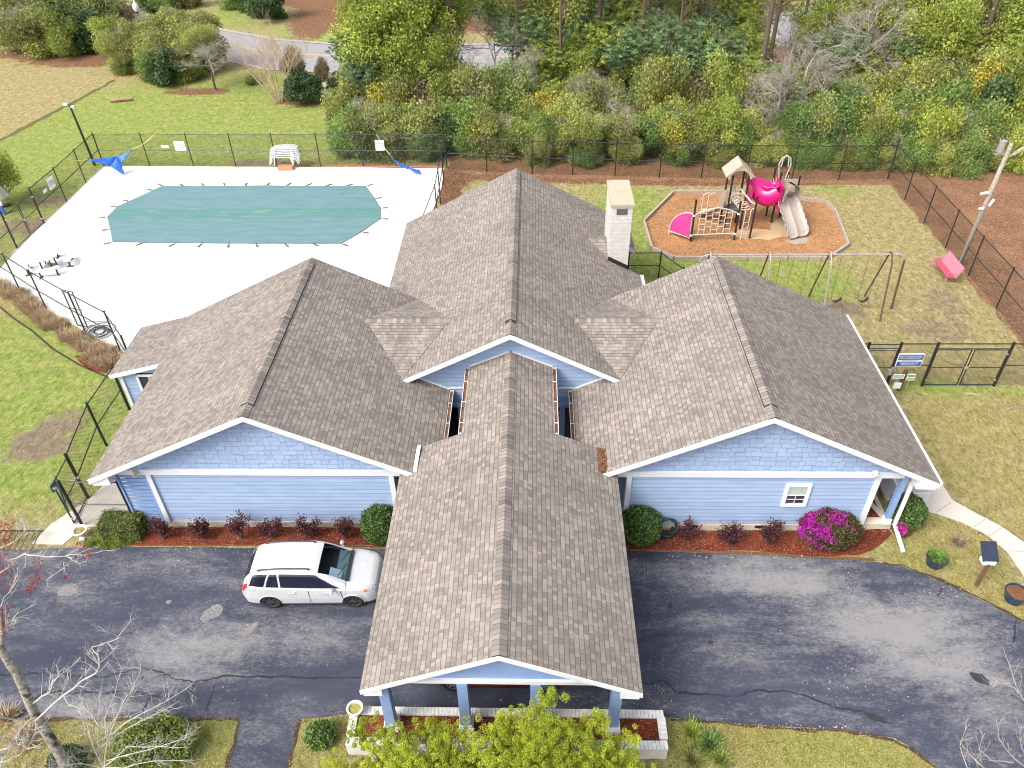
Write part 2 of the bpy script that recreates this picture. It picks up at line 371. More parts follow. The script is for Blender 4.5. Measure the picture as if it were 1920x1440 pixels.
# ---------------------------------------------------------------- ground sheets
def inside(p, poly):
    x, y = p; c = False; j = len(poly)-1
    for i in range(len(poly)):
        xi, yi = poly[i]; xj, yj = poly[j]
        if (yi > y) != (yj > y) and x < (xj-xi)*(y-yi)/(yj-yi)+xi: c = not c
        j = i
    return c
def densify(poly, step, jit):
    out = []; rr = random.Random(len(poly))
    for i in range(len(poly)):
        a = Vector(poly[i]); b = Vector(poly[(i+1) % len(poly)]); L = (b-a).length; n = max(1, int(L/step)) if L < 60 else 1
        nn = Vector((-(b-a).y, (b-a).x)).normalized() if L > 0 else Vector((0, 0))
        for k in range(n):
            p = a.lerp(b, k/n)
            if jit and k: p = p+nn*rr.uniform(-jit, jit)
            out.append((p.x, p.y))
    return out
def sheet(name, poly, z, mat, grid=0, step=.5, jit=0, attr=None, parent=None, thick=0, kind='structure'):
    poly = densify([(p[0], p[1]) for p in poly], step, jit)
    pts = [Vector(p) for p in poly]
    if grid:
        xs = [p[0] for p in poly]; ys = [p[1] for p in poly]
        x = min(xs)+grid/2
        while x < max(xs):
            y = min(ys)+grid/2
            while y < max(ys):
                if inside((x, y), poly): pts.append(Vector((x, y)))
                y += grid
            x += grid
    r = delaunay_2d_cdt(pts, [], [list(range(len(poly)))], 1, 1e-5)
    b = MB()
    b.v = [(v.x, v.y, z) for v in r[0]]; b.f = [tuple(f) for f in r[2]]; b.uv = [[(0, 0)]*len(f) for f in b.f]; b.mi = [0]*len(b.f)
    if thick:
        n0 = len(b.v); b.v += [(p[0], p[1], z) for p in poly]+[(p[0], p[1], z-thick) for p in poly]; k = len(poly)
        for i in range(k): b.f.append((n0+i, n0+(i+1) % k, n0+k+(i+1) % k, n0+k+i)); b.uv.append([(0, 0)]*4); b.mi.append(0)
    o = b.build(name, mat, parent)
    me = o.data
    for f in me.polygons:
        if f.normal.z < -.5: f.flip()
    if attr:
        at = me.color_attributes.new('zone', 'FLOAT_COLOR', 'POINT')
        co = np.zeros(len(me.vertices)*3); me.vertices.foreach_get('co', co); co = co.reshape(-1, 3)
        c = np.zeros((len(co), 4)); c[:, 3] = 1; attr(co, c); at.data.foreach_set('color', c.ravel())
    if kind and not parent: o['kind'] = kind
    return o
def P2(*pp): return [G(a, b).to_2d() for a, b in pp]
def blobs(lst):
    def fn(co, c):
        for px, py, rx, ry, ch, val in lst:
            g = G(px, py); d = ((co[:, 0]-g.x)/rx)**2+((co[:, 1]-g.y)/ry)**2
            c[:, ch] += val*np.exp(-d)
        np.clip(c[:, :3], -1.5, 1.5, out=c[:, :3])
    return fn

LAWN = [(330, 230, 17, 10, 0, 1.1), (520, 220, 9, 8, 0, .7), (120, 270, 9, 8, 0, .6), (60, 330, 8, 6, 0, .7), (20, 480, 5, 5, 0, .6), (60, 640, 5, 5, 0, .8), (30, 760, 4, 5, 0, .55), (150, 700, 4, 5, 0, .7),
        (200, 820, 3, 4, 0, .5), (40, 900, 3, 3, 0, .45), (1215, 450, 3.0, 5, 0, 1.0), (1180, 380, 3, 4, 0, .6), (1470, 530, 4.5, 2.6, 0, 1.0), (1560, 350, 2.2, 2.5, 0, .6), (1380, 510, 4, 2.2, 0, .8),
        (1000, 370, 3, 3, 0, .3), (600, 1385, 1.0, .8, 0, .7), (300, 1390, 2.2, 1.0, 0, .6), (350, 60, 8, 8, 0, .5), (590, 70, 6, 8, 0, .6), (560, 90, 4, 6, 0, .4), (420, 25, 6, 8, 0, .5), (900, 100, 10, 8, 0, .3),
        (1410, 10, 10, 10, 0, .5), (1730, 860, 2, 2, 0, .3), (1820, 1080, 2, 1, 0, .35), (1640, 1040, 2, 1, 0, .35), (1700, 720, 3, .5, 0, .8), (1850, 735, 4, .5, 0, .8), (1450, 1400, 3, 1, 0, .45), (400, 1380, 1.5, 1, 0, .5), (150, 1400, 2, 1, 0, .4), (1640, 1420, 2, 1, 0, .4), (1270, 1390, .8, 1, 0, .5), (40, 560, 4, 3, 0, -.25), (170, 620, 3, 2, 0, .3), (90, 720, 1.5, 1, 0, -.5), (10, 690, 2, 1.5, 0, .4), (150, 780, 1.2, .8, 1, .5),
        # bare ground
        (490, 304, 3.4, .7, 1, 1.0), (700, 306, 3.5, .5, 1, .8), (110, 375, 3.0, 1.4, 1, .75), (60, 425, 3.0, 1.6, 1, .9), (190, 320, 1.5, 1.5, 1, .6), (1770, 560, 1.6, 2.2, 1, .7), (1745, 620, 2.2, 1.3, 1, .75), (1600, 583, .9, 1.0, 1, .9), (1555, 572, .8, .7, 1, .8),
        (1720, 760, 1.6, .8, 1, .45), (1820, 890, 2.0, 1.6, 1, .3), (1880, 780, 2, 2, 1, .35), (90, 805, 1.3, 1.2, 1, .7), (30, 850, 1.5, 1.0, 1, .6), (110, 840, 1.4, .7, 1, .55), (20, 1000, 2, 2, 1, .45), (30, 1380, 2, 1, 1, .4), (930, 330, 4, .8, 1, .5),
        # straw under trees
        (150, 105, 8, 5, 2, .9), (60, 90, 8, 5, 2, .9), (370, 172, 3.4, 1.1, 2, .95), (570, 190, 3.6, 1.1, 2, .95), (300, 130, 7, 4, 2, .6), (600, 35, 3, 12, 2, .75), (520, 0, 8, 4, 2, .8), (915, 40, 8, 5, 2, .9), (720, 30, 10, 6, 2, .7), (1330, 20, 12, 8, 2, .9), (1250, 30, 10, 9, 2, .7),
        (180, 745, .6, .6, 2, .0), (222, 900, .5, .8, 2, 1.0), (1060, 330, 12, .7, 2, 1.0), (1420, 340, 14, .7, 2, 1.1), (845, 350, .8, 5, 2, 1.1), (1700, 395, 1.2, 3, 2, .0)]
big = [(-400, -40), (400, -40), (400, 600), (-400, 600)]
sheet('ground', [(-600, -60), (600, -60), (600, 900), (-600, 900)], -.03, M['lawn'], attr=lambda co, c: c.__setitem__((slice(None), 2), .8))
sheet('lawn', [(-75, 4), (75, 4), (75, 112), (-75, 112)], 0, M['lawn'], grid=.62, step=4, attr=blobs(LAWN))
# tan field across the ditch
sheet('field', P2((-700, 640), (0, 262), (110, 205), (216, 150), (205, 118), (120, 110), (-40, 62), (-700, 62)), .004, M['lawn'], grid=2, attr=blobs([(60, 200, 12, 9, 0, .2), (150, 170, 5, 3, 1, .35), (190, 135, 2, 1.5, 1, .6), (60, 100, 14, 2.0, 2, .9), (150, 118, 7, 1.6, 2, .9)]))
sheet('ditch', P2((-60, 296), (0, 260), (110, 203), (214, 149), (217, 152), (112, 208), (0, 266), (-60, 303)), .008, plain('dark_ditch_grass', (.10, .095, .03), .95, .4, 5), jit=.12, step=.6)
# floor of the woods
wl = P2((632, 172), (660, 215), (700, 252), (765, 282), (838, 296), (856, 322), (1000, 334), (1150, 337), (1300, 341), (1450, 343), (1600, 346), (1668, 346), (1700, 385), (1760, 452), (1830, 545), (1890, 612), (1990, 740))
sheet('woods_floor', [tuple(p) for p in wl]+[(90, 26), (90, 76), (20, 76), (-6, 70), (-16, 66)], .008, M['litter'], step=.7, jit=.22)
# roads beyond the trees
RT = P2((-200, -40), (60, -22), (210, 2), (310, 28), (420, 57), (520, 75), (640, 84), (841, 85), (973, 82), (1100, 76), (1325, 59), (1400, 45), (1480, 24), (1560, -5))
RB = P2((1800, 5), (1700, 28), (1600, 60), (1480, 85), (1325, 104), (1100, 122), (900, 133), (760, 138), (649, 137), (500, 131), (422, 113), (330, 82), (230, 62), (60, 28), (-200, 0))
sheet('road', RT+RB, .012, M['road'], step=1.5)
def strip(name, pts, wd, z, mat, kind='structure', jit=0):
    pts = [Vector((p[0], p[1])) for p in pts]; L = []; R = []
    for i, p in enumerate(pts):
        d = (pts[min(i+1, len(pts)-1)]-pts[max(i-1, 0)]).normalized(); n = Vector((-d.y, d.x)); ww = wd*random.uniform(1-jit, 1+jit)
        L.append(p+n*ww/2); R.append(p-n*ww/2)
    b = MB()
    for i in range(len(pts)-1):
        b.poly([(R[i].x, R[i].y, z), (R[i+1].x, R[i+1].y, z), (L[i+1].x, L[i+1].y, z), (L[i].x, L[i].y, z)])
    o = b.build(name, mat); o['kind'] = kind; return o
mid = [(a+b)/2 for a, b in zip(P2((60, 2), (230, 38), (303, 53), (420, 84), (520, 98), (612, 103), (760, 108), (900, 107), (1100, 98), (1325, 81), (1450, 60)), P2((60, 2), (230, 40), (303, 54), (420, 85), (520, 99), (612, 105), (760, 109), (900, 109), (1100, 99), (1325, 82), (1450, 61)))]
strip('road_centre_line', mid, .32, .017, M['paint_y'])
strip('road_edge_curb', RT[2:13], .5, .06, M['curb'])
strip('road_edge_curb', RB[:12], .4, .06, M['curb'])
sheet('side_path', P2((606, 150), (650, 150), (638, 182), (612, 186), (604, 170)), .017, M['walk'])

# pool deck and surroundings
DK = P2((-60, 585), (0, 522), (20, 478), (61, 442), (85, 420), (126, 381), (161, 346), (188, 322), (197, 314), (260, 313), (450, 314), (650, 315), (832, 317), (828, 352), (812, 395))
DKL = P2((227, 660), (164, 625), (145, 613), (116, 598), (88, 581), (62, 559), (40, 549), (0, 526), (-40, 510))
deck = sheet('pool_deck', [DK[0]] + [G(0, 505).to_2d()] + DK[3:] + [Vector((-6.2, 36.0)), Vector((-6.2, 27.0)), Vector((-15.5, 27.0)), Vector((-17.2, 27.3))] + DKL[:8], .05, M['deck'], step=1, thick=.05)
strip('deck_edge_dirt', DK[2:9], .35, .02, M['dirt'], jit=.4)
strip('brick_border', [p+Vector((0, .12)) for p in P2((602, 314), (640, 315), (700, 315), (760, 315), (830, 316))], .28, .06, plain('red_brick_edging', (.36, .16, .11), .9, .3, 9))
# joints in the deck
strip('deck_joint', P2((0, 517), (200, 519), (500, 524)), .03, .054, M['dirt'])
strip('deck_joint', P2((160, 604), (300, 606)), .04, .054, M['dirt'])
# driveway
AS_T = P2((-500, 1028), (60, 1031), (140, 1027), (300, 1026), (500, 1028), (722, 1030), (900, 1030), (1175, 1032), (1300, 1037), (1450, 1041), (1560, 1047), (1640, 1054), (1690, 1062), (1763, 1090), (1853, 1132), (1920, 1168), (2100, 1280), (2400, 1480), (2800, 1850))
AS_B = P2((2450, 2050), (2060, 1640), (1830, 1480), (1760, 1440), (1712, 1403), (1676, 1384), (1605, 1372), (1500, 1364), (1420, 1359), (1330, 1352), (1252, 1345), (1200, 1337), (700, 1337), (655, 1338), (600, 1346), (563, 1348), (553, 1385), (541, 1440), (500, 1800), (350, 1800), (395, 1560), (424, 1440), (437, 1395), (450, 1348), (300, 1347), (80, 1347), (0, 1346), (-500, 1346))
WEAR = [(330, 1225, 2.2, 1.0, 0, .75), (120, 1110, 1.2, .6, 0, .4), (500, 1190, 2.2, .7, 0, .5), (150, 1330, 2.6, .35, 0, .7), (250, 1050, 5, .25, 0, .4), (1500, 1090, 2.0, .6, 0, .8), (1390, 1085, 1.4, .5, 0, .7), (1280, 1060, 1.5, .4, 0, .3), (1620, 1150, 1.7, .8, 0, .8), (1380, 1220, 1.6, .35, 0, .5), (1330, 1165, 1.2, .2, 0, .5), (1700, 1220, 1.8, 1.2, 0, .75), (1800, 1180, 1.6, 1.0, 0, .6), (1500, 1180, 1.6, .6, 0, .4), (1850, 1290, 1.5, 1.0, 0, .55), (1430, 1048, 1, .2, 0, .6), (1650, 1110, .35, .5, 0, -.6), (1450, 1290, 2.5, .6, 0, -.15), (940, 1180, 3, 3, 0, -.35), (250, 1170, 3, .8, 0, -.1), (620, 1290, 2.2, .7, 0, -.25), (480, 1400, 1, 1, 0, .1), (1460, 1345, 1.5, .2, 0, .4), (540, 1060, .8, .3, 0, .5)]
sheet('driveway', AS_T+AS_B, .012, M['asphalt'], grid=.4, step=.5, jit=.02, attr=blobs(WEAR))
for pts in (((1208, 1281), (1245, 1278), (1270, 1300), (1330, 1300), (1380, 1307), (1415, 1294), (1480, 1298), (1530, 1312), (1570, 1326), (1620, 1335), (1640, 1350), (1676, 1359)),
            ((0, 1266), (60, 1264), (110, 1259), (140, 1268), (200, 1268), (240, 1258), (285, 1255), (310, 1266), (340, 1275), (365, 1280), (420, 1268), (530, 1269), (675, 1271)),
            ((366, 1281), (357, 1305), (345, 1318)), ((60, 1314), (85, 1298), (150, 1300), (250, 1297), (300, 1305)), ((403, 1282), (395, 1310), (386, 1335)), ((280, 1306), (268, 1335)),
            ((1765, 1103), (1758, 1118)), ((1905, 1163), (1900, 1205))):
    q = P2(*pts); qq = []
    for i in range(len(q)-1):
        for k in range(5): qq.append(q[i].lerp(q[i+1], k/5)+Vector((random.uniform(-.03, .03), random.uniform(-.04, .04))))
    qq.append(q[-1]); strip('asphalt_crack', qq, .05, .017, plain('crack_tar', (.02, .02, .026), .8, .3, 9), jit=.6)
def blobpoly(px, py, rx, ry, n=14, rot=0, sd=1):
    g = G(px, py); rr = random.Random(sd); out = []
    for k in range(n):
        t = 2*math.pi*k/n; a = rx*rr.uniform(.75, 1.15)*math.cos(t); b = ry*rr.uniform(.75, 1.15)*math.sin(t)
        out.append((g.x+a*math.cos(rot)-b*math.sin(rot), g.y+a*math.sin(rot)+b*math.cos(rot)))
    return out
pm_ = litter_mat('grey_asphalt_patch', (.13, .13, .14), (.27, .26, .26), 12); pd_ = plain('tar_patch', (.03, .03, .033), .85, .3, 9)
for a in ((398, 1149, .48, .30, .9, 3), (316, 1129, .11, .09, 0, 5), (128, 1107, .45, .28, .2, 8), (470, 1180, .4, .16, 1.0, 9)):
    sheet('concrete_patch', blobpoly(a[0], a[1], a[2]*.85, a[3]*.85, 18, a[4], a[5]), .0165, pm_, step=.06, jit=.03)
for a in ((1838, 1273, .28, .17, -.6, 3), (1640, 1345, .28, .1, -.3, 6), (1257, 1137, .08, .1, 0, 2), (1336, 1139, .09, .05, 0, 4), (1215, 1151, .07, .05, 0, 7), (1332, 1205, .1, .07, 0, 1), (1200, 1060, .0, .0, 0, 1)):
    if a[2]: sheet('tar_patch', blobpoly(a[0], a[1], a[2], a[3], 12, a[4], a[5]), .0165, pd_, step=.1)
# walks
sheet('front_walk', P2((1655, 900), (1735, 906), (1768, 912), (1785, 938), (1815, 955), (1850, 974), (1880, 990), (1920, 1018), (2010, 1110), (2110, 1260), (2040, 1290), (1950, 1130), (1918, 1078), (1888, 1035), (1850, 1003), (1805, 980), (1760, 965), (1725, 956), (1715, 930), (1655, 920)), .03, M['walk'], step=.5, thick=.03)
for a, b in (((1719, 922), (1726, 957)), ((1783, 943), (1755, 962)), ((1850, 973), (1824, 990)), ((1880, 990), (1853, 1006)), ((1888, 1034), (1940, 1036))):
    strip('walk_joint', P2(a, b), .03, .034, M['dirt'])
sheet('side_walk', P2((60, 1020), (95, 985), (140, 955), (165, 938), (190, 915), (205, 895), (222, 870), (262, 880), (275, 985), (215, 988), (157, 988), (135, 1008), (118, 1022)), .03, M['walk'], step=.5, thick=.03)
# beds
sheet('mulch_bed', P2((238, 1018), (262, 990), (738, 990), (740, 1024), (560, 1022), (250, 1023)), .03, M['redmulch'], step=.4, jit=.04)
sheet('mulch_bed', P2((1172, 1030), (1170, 995), (1600, 998), (1662, 990), (1672, 1002), (1640, 1030), (1610, 1042), (1560, 1044), (1440, 1036), (1300, 1032)), .03, M['redmulch'], step=.4, jit=.04)
strip('bed_edging', P2((172, 1024), (250, 1024), (400, 1024), (560, 1023), (715, 1026)), .05, .04, M['leaves'])
strip('bed_edging', P2((1172, 1031), (1300, 1034), (1440, 1039), (1560, 1046), (1640, 1050)), .12, .022, M['leaves'])
# grassy edge lines beside the driveway
for pts in (((0, 1348), (150, 1349), (300, 1349), (448, 1350)), ((449, 1350), (440, 1395), (424, 1440)), ((562, 1350), (552, 1390), (541, 1440)), ((1255, 1349), (1420, 1362), (1600, 1374), (1676, 1388), (1712, 1408), (1760, 1444)), ((1655, 1056), (1690, 1061), (1763, 1088), (1853, 1130), (1930, 1170))):
    q = P2(*pts); qq = []
    for i in range(len(q)-1):
        n = max(2, int((q[i+1]-q[i]).length/.25))
        for k in range(n): qq.append(q[i].lerp(q[i+1], k/n)+Vector((random.uniform(-.03, .03), random.uniform(-.03, .03))))
    qq.append(q[-1]); strip('lawn_edge', qq, .09, .019, M['soil'], jit=.6)
strip('lawn_edge', P2((0, 576), (30, 600), (60, 620), (100, 655), (150, 685), (204, 708)), .10, .012, M['soil'])
# playground pit
PIT = P2((1207, 418), (1262, 363), (1400, 362), (1548, 381), (1566, 400), (1590, 462), (1552, 487), (1400, 487), (1262, 487), (1222, 468))
sheet('wood_chip_bed', PIT, .02, M['chips'], step=.5)
b = MB()
for i in range(len(PIT)):
    a, c = PIT[i], PIT[(i+1) % len(PIT)]; n = max(1, round((c-a).length/2.4))
    for k in range(n):
        p, q = a.lerp(c, k/n), a.lerp(c, (k+.97)/n); b.bar((p.x, p.y, .11), (q.x, q.y, .11), .13, .2)
o = b.build('timber_border', M['wood'], origin=(PIT[0].x, PIT[0].y, 0)); tag(o, 'grey timber edging around the wood chip playground bed', 'border')
sheet('bare_sand', blobpoly(1480, 432, .9, 1.5, 16, .3, 2), .026, concrete_mat('worn_wood_chips', (.42, .30, .19), .4), step=.3, jit=.05)
sheet('bare_sand', blobpoly(1495, 452, .7, .45, 14, .2, 5), .030, M['dirt'], step=.3, jit=.05)
sheet('bare_sand', blobpoly(1420, 440, 1.5, .7, 16, 0, 7), .028, concrete_mat('worn_wood_chips_pale', (.46, .32, .18), .4), step=.3, jit=.08)

# ---------------------------------------------------------------- the house
house = thing('house', (0, 17, 0), 'blue siding clubhouse with white trim and four brown shingled gable roofs', 'building')
def slab(b, pts, zf, uvf, th=.13):
    pts = [Vector((p[0], p[1], zf(*p))) for p in pts]
    a = sum((pts[i].x*pts[(i+1) % len(pts)].y-pts[(i+1) % len(pts)].x*pts[i].y) for i in range(len(pts)))
    if a < 0: pts.reverse()
    b.poly(pts, [uvf(p) for p in pts], 0)
    lo = [p-Vector((0, 0, th)) for p in pts]; b.poly(list(reversed(lo)), None, 1)
    n = len(pts)
    for i in range(n):
        p, q = pts[i], pts[(i+1) % n]; e = Vector((0, 0, .02))
        b.poly([p-e, q-e, q, p], [uvf(p)]*4, 0); b.poly([lo[i], lo[(i+1) % n], q-e, p-e], None, 1)
def gable_roof(name, xr, zr, s, left, right, label=None):
    b = MB(); c = math.sqrt(1+s*s); u0 = abs(xr)*3.1+zr
    if left: slab(b, left, lambda x, y: zr-s*(xr-x), lambda p: (p.y+u0, (p.x-xr)*c+20*.147))
    if right: slab(b, right, lambda x, y: zr-s*(x-xr), lambda p: (-p.y+u0+40, (xr-p.x)*c+50*.147))
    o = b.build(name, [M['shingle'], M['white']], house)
    if label: o['label'] = label
    return o
def ridge(parent, x, z, s, y0, y1, v0=None, v1=None, wd=.17):
    b = MB(); rr = random.Random(int(x*10)+5); y = y0; k = 0; e = .146
    while y < y1:
        L = .03 if (v0 is not None and v0 < y < v1) else 0.0
        W = wd+ (0.02 if L else 0)
        ya, yb = y, y+.16
        h0, h1 = L+.022, L+.006
        uvv = (rr.uniform(0, 80), (int(rr.uniform(0, 500))+.55)*.147)
        for sg in (-1, 1):
            P = [(x, ya, z+h0+.012), (x, yb, z+h1+.012), (x+sg*W, yb, z+h1-s*W+.004), (x+sg*W, ya, z+h0-s*W+.004)]
            if sg < 0: P.reverse()
            b.poly(P, [uvv]*4)
            b.poly([(x+sg*W, ya, z+h0-s*W+.004), (x, ya, z+h0+.012), (x, ya, z-.05), (x+sg*W, ya, z-s*W-.05)], [(uvv[0], .147*.03)]*4)
        y += e
    r_ = b.build('ridge_cap', M['shingle'], parent)
    if v0 is not None:
        v = MB(); W = wd+.028
        for sg in (-1, 1):
            v.prism([(x+sg*.05, v0, z-.05*s-.02), (x+sg*.05, v0, z-.05*s+.034), (x+sg*W, v0, z+.03-s*W), (x+sg*W, v0, z-.03-s*W)], (0, v1-v0, 0))
        v.build('ridge_vent', M['vent'], parent)
def rake(parent, xr, zr, s, xl, xrr, y, th=.04, h=.21, ret=.7):
    b = MB()
    for sg, xe in ((-1, xl), (1, xrr)):
        if xe is None: continue
        ze = zr-s*abs(xe-xr)
        b.prism([(xe, y, ze-.022), (xr, y, zr-.022), (xr, y, zr-h), (xe, y, ze-h)], (0, -th, 0))
        if ret:
            r = ret; b.prism([(xe, y-.003, ze-.05), (xe-sg*r, y-.003, ze+r*s-.1), (xe-sg*r, y-.003, ze-.27), (xe-sg*.08, y-.003, ze-.30)], (0, .4, 0))
    return b.build('rake_board', M['white'], parent)
XL, XR_, ZR, SL, WW, YF, YB = -8.927, 7.327, 5.671, .4842, 5.833, 17.705, 27.43
ZE = ZR-SL*WW
XC, ZC, SC, WC, YCF, YCB = -.776, 5.702, .515, 5.686, 22.007, 35.977
XP, ZP, SP, WP, YPF, YPM, YPB, WN = -.79, 4.623, .457, 3.57, 10.29, 18.87, 22.44, 1.53
rL = gable_roof('roof', XL, ZR, SL, [(XL-WW, YF), (XL, YF), (XL, YB), (XL-WW, YB)], [(XL, YF), (XL+WW, YF), (XL+WW, YB), (XL, YB)])
ridge(rL, XL, ZR, SL, YF, YB-.1, 18.25, 27.0); rake(rL, XL, ZR, SL, XL-WW, XL+WW, YF)
rR = gable_roof('roof', XR_, ZR, SL, [(XR_-WW, YF), (XR_, YF), (XR_, YB), (XR_-WW, YB)], [(XR_, YF), (XR_+WW, YF), (XR_+WW, YB), (XR_, YB)])
ridge(rR, XR_, ZR, SL, YF, YB-.1, 18.25, 27.0); rake(rR, XR_, ZR, SL, XR_-WW, XR_+WW, YF)
rC = gable_roof('roof', XC, ZC, SC, [(XC-WC, YCF), (XC, YCF), (XC, YCB), (XC-WC, YCB)], [(XC, YCF), (4.92, YCF), (4.92, 30.82), (4.30, 30.82), (4.30, 33.15), (4.92, 33.15), (4.92, YCB), (XC, YCB)])
ridge(rC, XC, ZC, SC, YCF, YCB-.1, 22.75, 35.5); rake(rC, XC, ZC, SC, -5.6, 4.0, YCF, ret=0)
rP = gable_roof('roof', XP, ZP, SP, [(XP-WP, YPF), (XP, YPF), (XP, YPB), (XP-WN, YPB), (XP-WN, YPM), (XP-WP, YPM)], [(XP+WP, YPF), (XP, YPF), (XP, YPB), (XP+WN, YPB), (XP+WN, YPM), (XP+WP, YPM)], 'weathered carport roof reaching over the driveway')
ridge(rP, XP, ZP, SP, YPF, YPB-.1, wd=.19); rake(rP, XP, ZP, SP, XP-WP, XP+WP, YPF, ret=.55, h=.17)
b = MB(); b.prism([(4.92, 33.12, ZC-SC*5.69), (4.0, 33.12, ZC-SC*4.77), (4.0, 33.12, ZC-SC*4.77-.2), (4.92, 33.12, ZC-SC*5.69-.2)], (0, -.03, 0)); b.build('rake_board', M['white'], rC)
# small saddle roofs between the wings and the hall
def saddle(xa, xb, ys, zs, y0, y1, zv, xv, hall_right):
    b = MB(); up = Vector((0, 0, .02))
    A, B = Vector((xa, ys, zs))+up, Vector((xb, ys, zs))+up; C, D = Vector((xv, y0, zv))+up, Vector((xv, y1, zv))+up
    c = math.sqrt(1+((zs-zv)/(ys-y0))**2)
    uf = lambda p: (p.x+100, (p.y-ys)*c+30*.147); ub = lambda p: (p.x+130, (ys-p.y)*c+30*.147)
    b.poly([C, B, A] if xa < xb else [C, A, B], [uf(p) for p in ([C, B, A] if xa < xb else [C, A, B])])
    b.poly([A, B, D], [ub(p) for p in (A, B, D)])
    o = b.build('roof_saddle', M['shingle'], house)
    r = MB(); x = min(xa, xb); rr = random.Random(3); s = (zs-zv)/(ys-y0)
    while x < max(xa, xb):
        uvv = (rr.uniform(0, 80), (int(rr.uniform(0, 500))+.55)*.147)
        for sg in (-1, 1):
            P = [(x, ys, zs+.05), (x+.15, ys, zs+.04), (x+.15, ys+sg*.17, zs+.035-s*.17), (x, ys+sg*.17, zs+.045-s*.17)]
            r.poly(P if sg > 0 else P[::-1], [uvv]*4)
        r.poly([(x, ys-.17, zs+.045-s*.17), (x+.15, ys-.17, zs+.035-s*.17), (x+.15, ys-.17, zs-s*.17-.02), (x, ys-.17, zs-s*.17-.02)], [(0, .147*.03)]*4)
        x += .15
    r.build('ridge_cap', M['shingle'], o)
xvL = ((ZC-SC*XC)-(ZR+SL*XL))/(-SL-SC); zvL = ZR-SL*(xvL-XL)
xvR = ((ZC+SC*XC)-(ZR-SL*XR_))/(SL+SC); zvR = ZR-SL*(XR_-xvR)
saddle(-6.43, -3.18, 24.68, 4.465, 22.02, YB+.0, zvL, xvL, False)
saddle(1.63, 4.83, 24.68, 4.465, 22.02, YB+.0, zvR, xvR, True)
# lean-to roof on the left wing
b = MB(); zl = lambda x, y: 2.83+(x+14.76)*.262
slab(b, [(-14.70, 24.08), (-17.03, 24.08), (-17.03, 27.4), (-14.70, 27.4)], zl, lambda p: (p.y+77, p.x+60), .1)
rE = b.build('roof', [M['shingle'], M['white']], house)
b = MB(); b.prism([(-14.76, 24.08, 2.81), (-17.03, 24.08, 2.22), (-17.03, 24.08, 2.04), (-14.76, 24.08, 2.63)], (0, -.04, 0)); b.build('rake_board', M['white'], rE)
# walls
def gprism(b, x0, x1, xr, zr, s, y0, y1, z0, drop=.14):
    zt = lambda x: zr-s*abs(x-xr)-drop
    b.prism([(x0, y0, z0), (x1, y0, z0), (x1, y0, zt(x1)), (xr, y0, zt(xr)), (x0, y0, zt(x0))], (0, y1-y0, 0))
YW = 18.156
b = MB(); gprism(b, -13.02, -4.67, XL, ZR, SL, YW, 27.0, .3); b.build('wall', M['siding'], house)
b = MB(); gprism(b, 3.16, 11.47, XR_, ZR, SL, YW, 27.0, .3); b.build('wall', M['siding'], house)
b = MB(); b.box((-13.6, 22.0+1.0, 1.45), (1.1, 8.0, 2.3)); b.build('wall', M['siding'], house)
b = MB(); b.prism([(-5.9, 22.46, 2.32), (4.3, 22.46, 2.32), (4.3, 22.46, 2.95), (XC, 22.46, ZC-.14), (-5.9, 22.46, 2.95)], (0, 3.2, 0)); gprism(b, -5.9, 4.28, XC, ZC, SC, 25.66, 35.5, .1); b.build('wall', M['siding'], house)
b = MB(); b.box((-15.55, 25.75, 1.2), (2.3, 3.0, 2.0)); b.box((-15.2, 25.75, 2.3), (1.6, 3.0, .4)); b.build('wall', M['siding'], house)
b = MB(); b.box((-8.85, YW+.02, .16), (8.3, .1, .28)); b.build('foundation', M['tanbrick'], house); b = MB(); b.box((7.3, YW+.02, .16), (8.3, .1, .28)); b.build('foundation', M['tanbrick'], house)
# shake gables over the front walls
for xr, x0, x1 in ((XL, -14.1, -4.0), (XR_, 2.6, 12.5)):
    b = MB(); zt = lambda x: ZR-SL*abs(x-xr)-.13
    b.prism([(x0, YW-.02, 2.93), (x1, YW-.02, 2.93), (x1, YW-.02, zt(x1)), (xr, YW-.02, zt(xr)), (x0, YW-.02, zt(x0))] if zt(x0) > 2.95 else [(x0+.35, YW-.02, 2.93), (x1-.35, YW-.02, 2.93), (xr, YW-.02, zt(xr))], (0, .06, 0))
    b.build('shake_gable', M['shake'], house)
b = MB(); b.box((-9.1, YW-.04, 2.80), (10.1, .07, .235)); b.build('trim_band', M['white'], house)
b = MB(); b.box((7.6, YW-.04, 2.80), (10.0, .07, .235)); b.build('trim_band', M['white'], house)
for x, wd in ((-12.95, .16), (-4.72, .17), (3.22, .17), (11.40, .17)):
    b = MB(); b.box((x, YW-.03, 1.49), (wd, .07, 2.38)); b.box((x+(.06 if x in (-4.72, 11.40) else -.06), YW+.06, 1.49), (.05, .17, 2.37)); b.build('corner_board', M['white'], house)
# louvred screen by the left corner
b = MB(); b.box((-14.1, YW, 1.42), (.12, .1, 2.5)); b.box((-13.08, YW, 1.42), (.08, .08, 2.5))
for i in range(13): b.box((-13.6, YW+.01, .32+i*.185), (.96, .03, .125))
b.build('louvre_screen', M['blue'], house)
b = MB(); b.box((-13.6, YW+.35, 1.4), (.95, .04, 2.3)); b.build('screen_backing', plain('pale_backing_board', (.5, .55, .66), .7, .1), house)
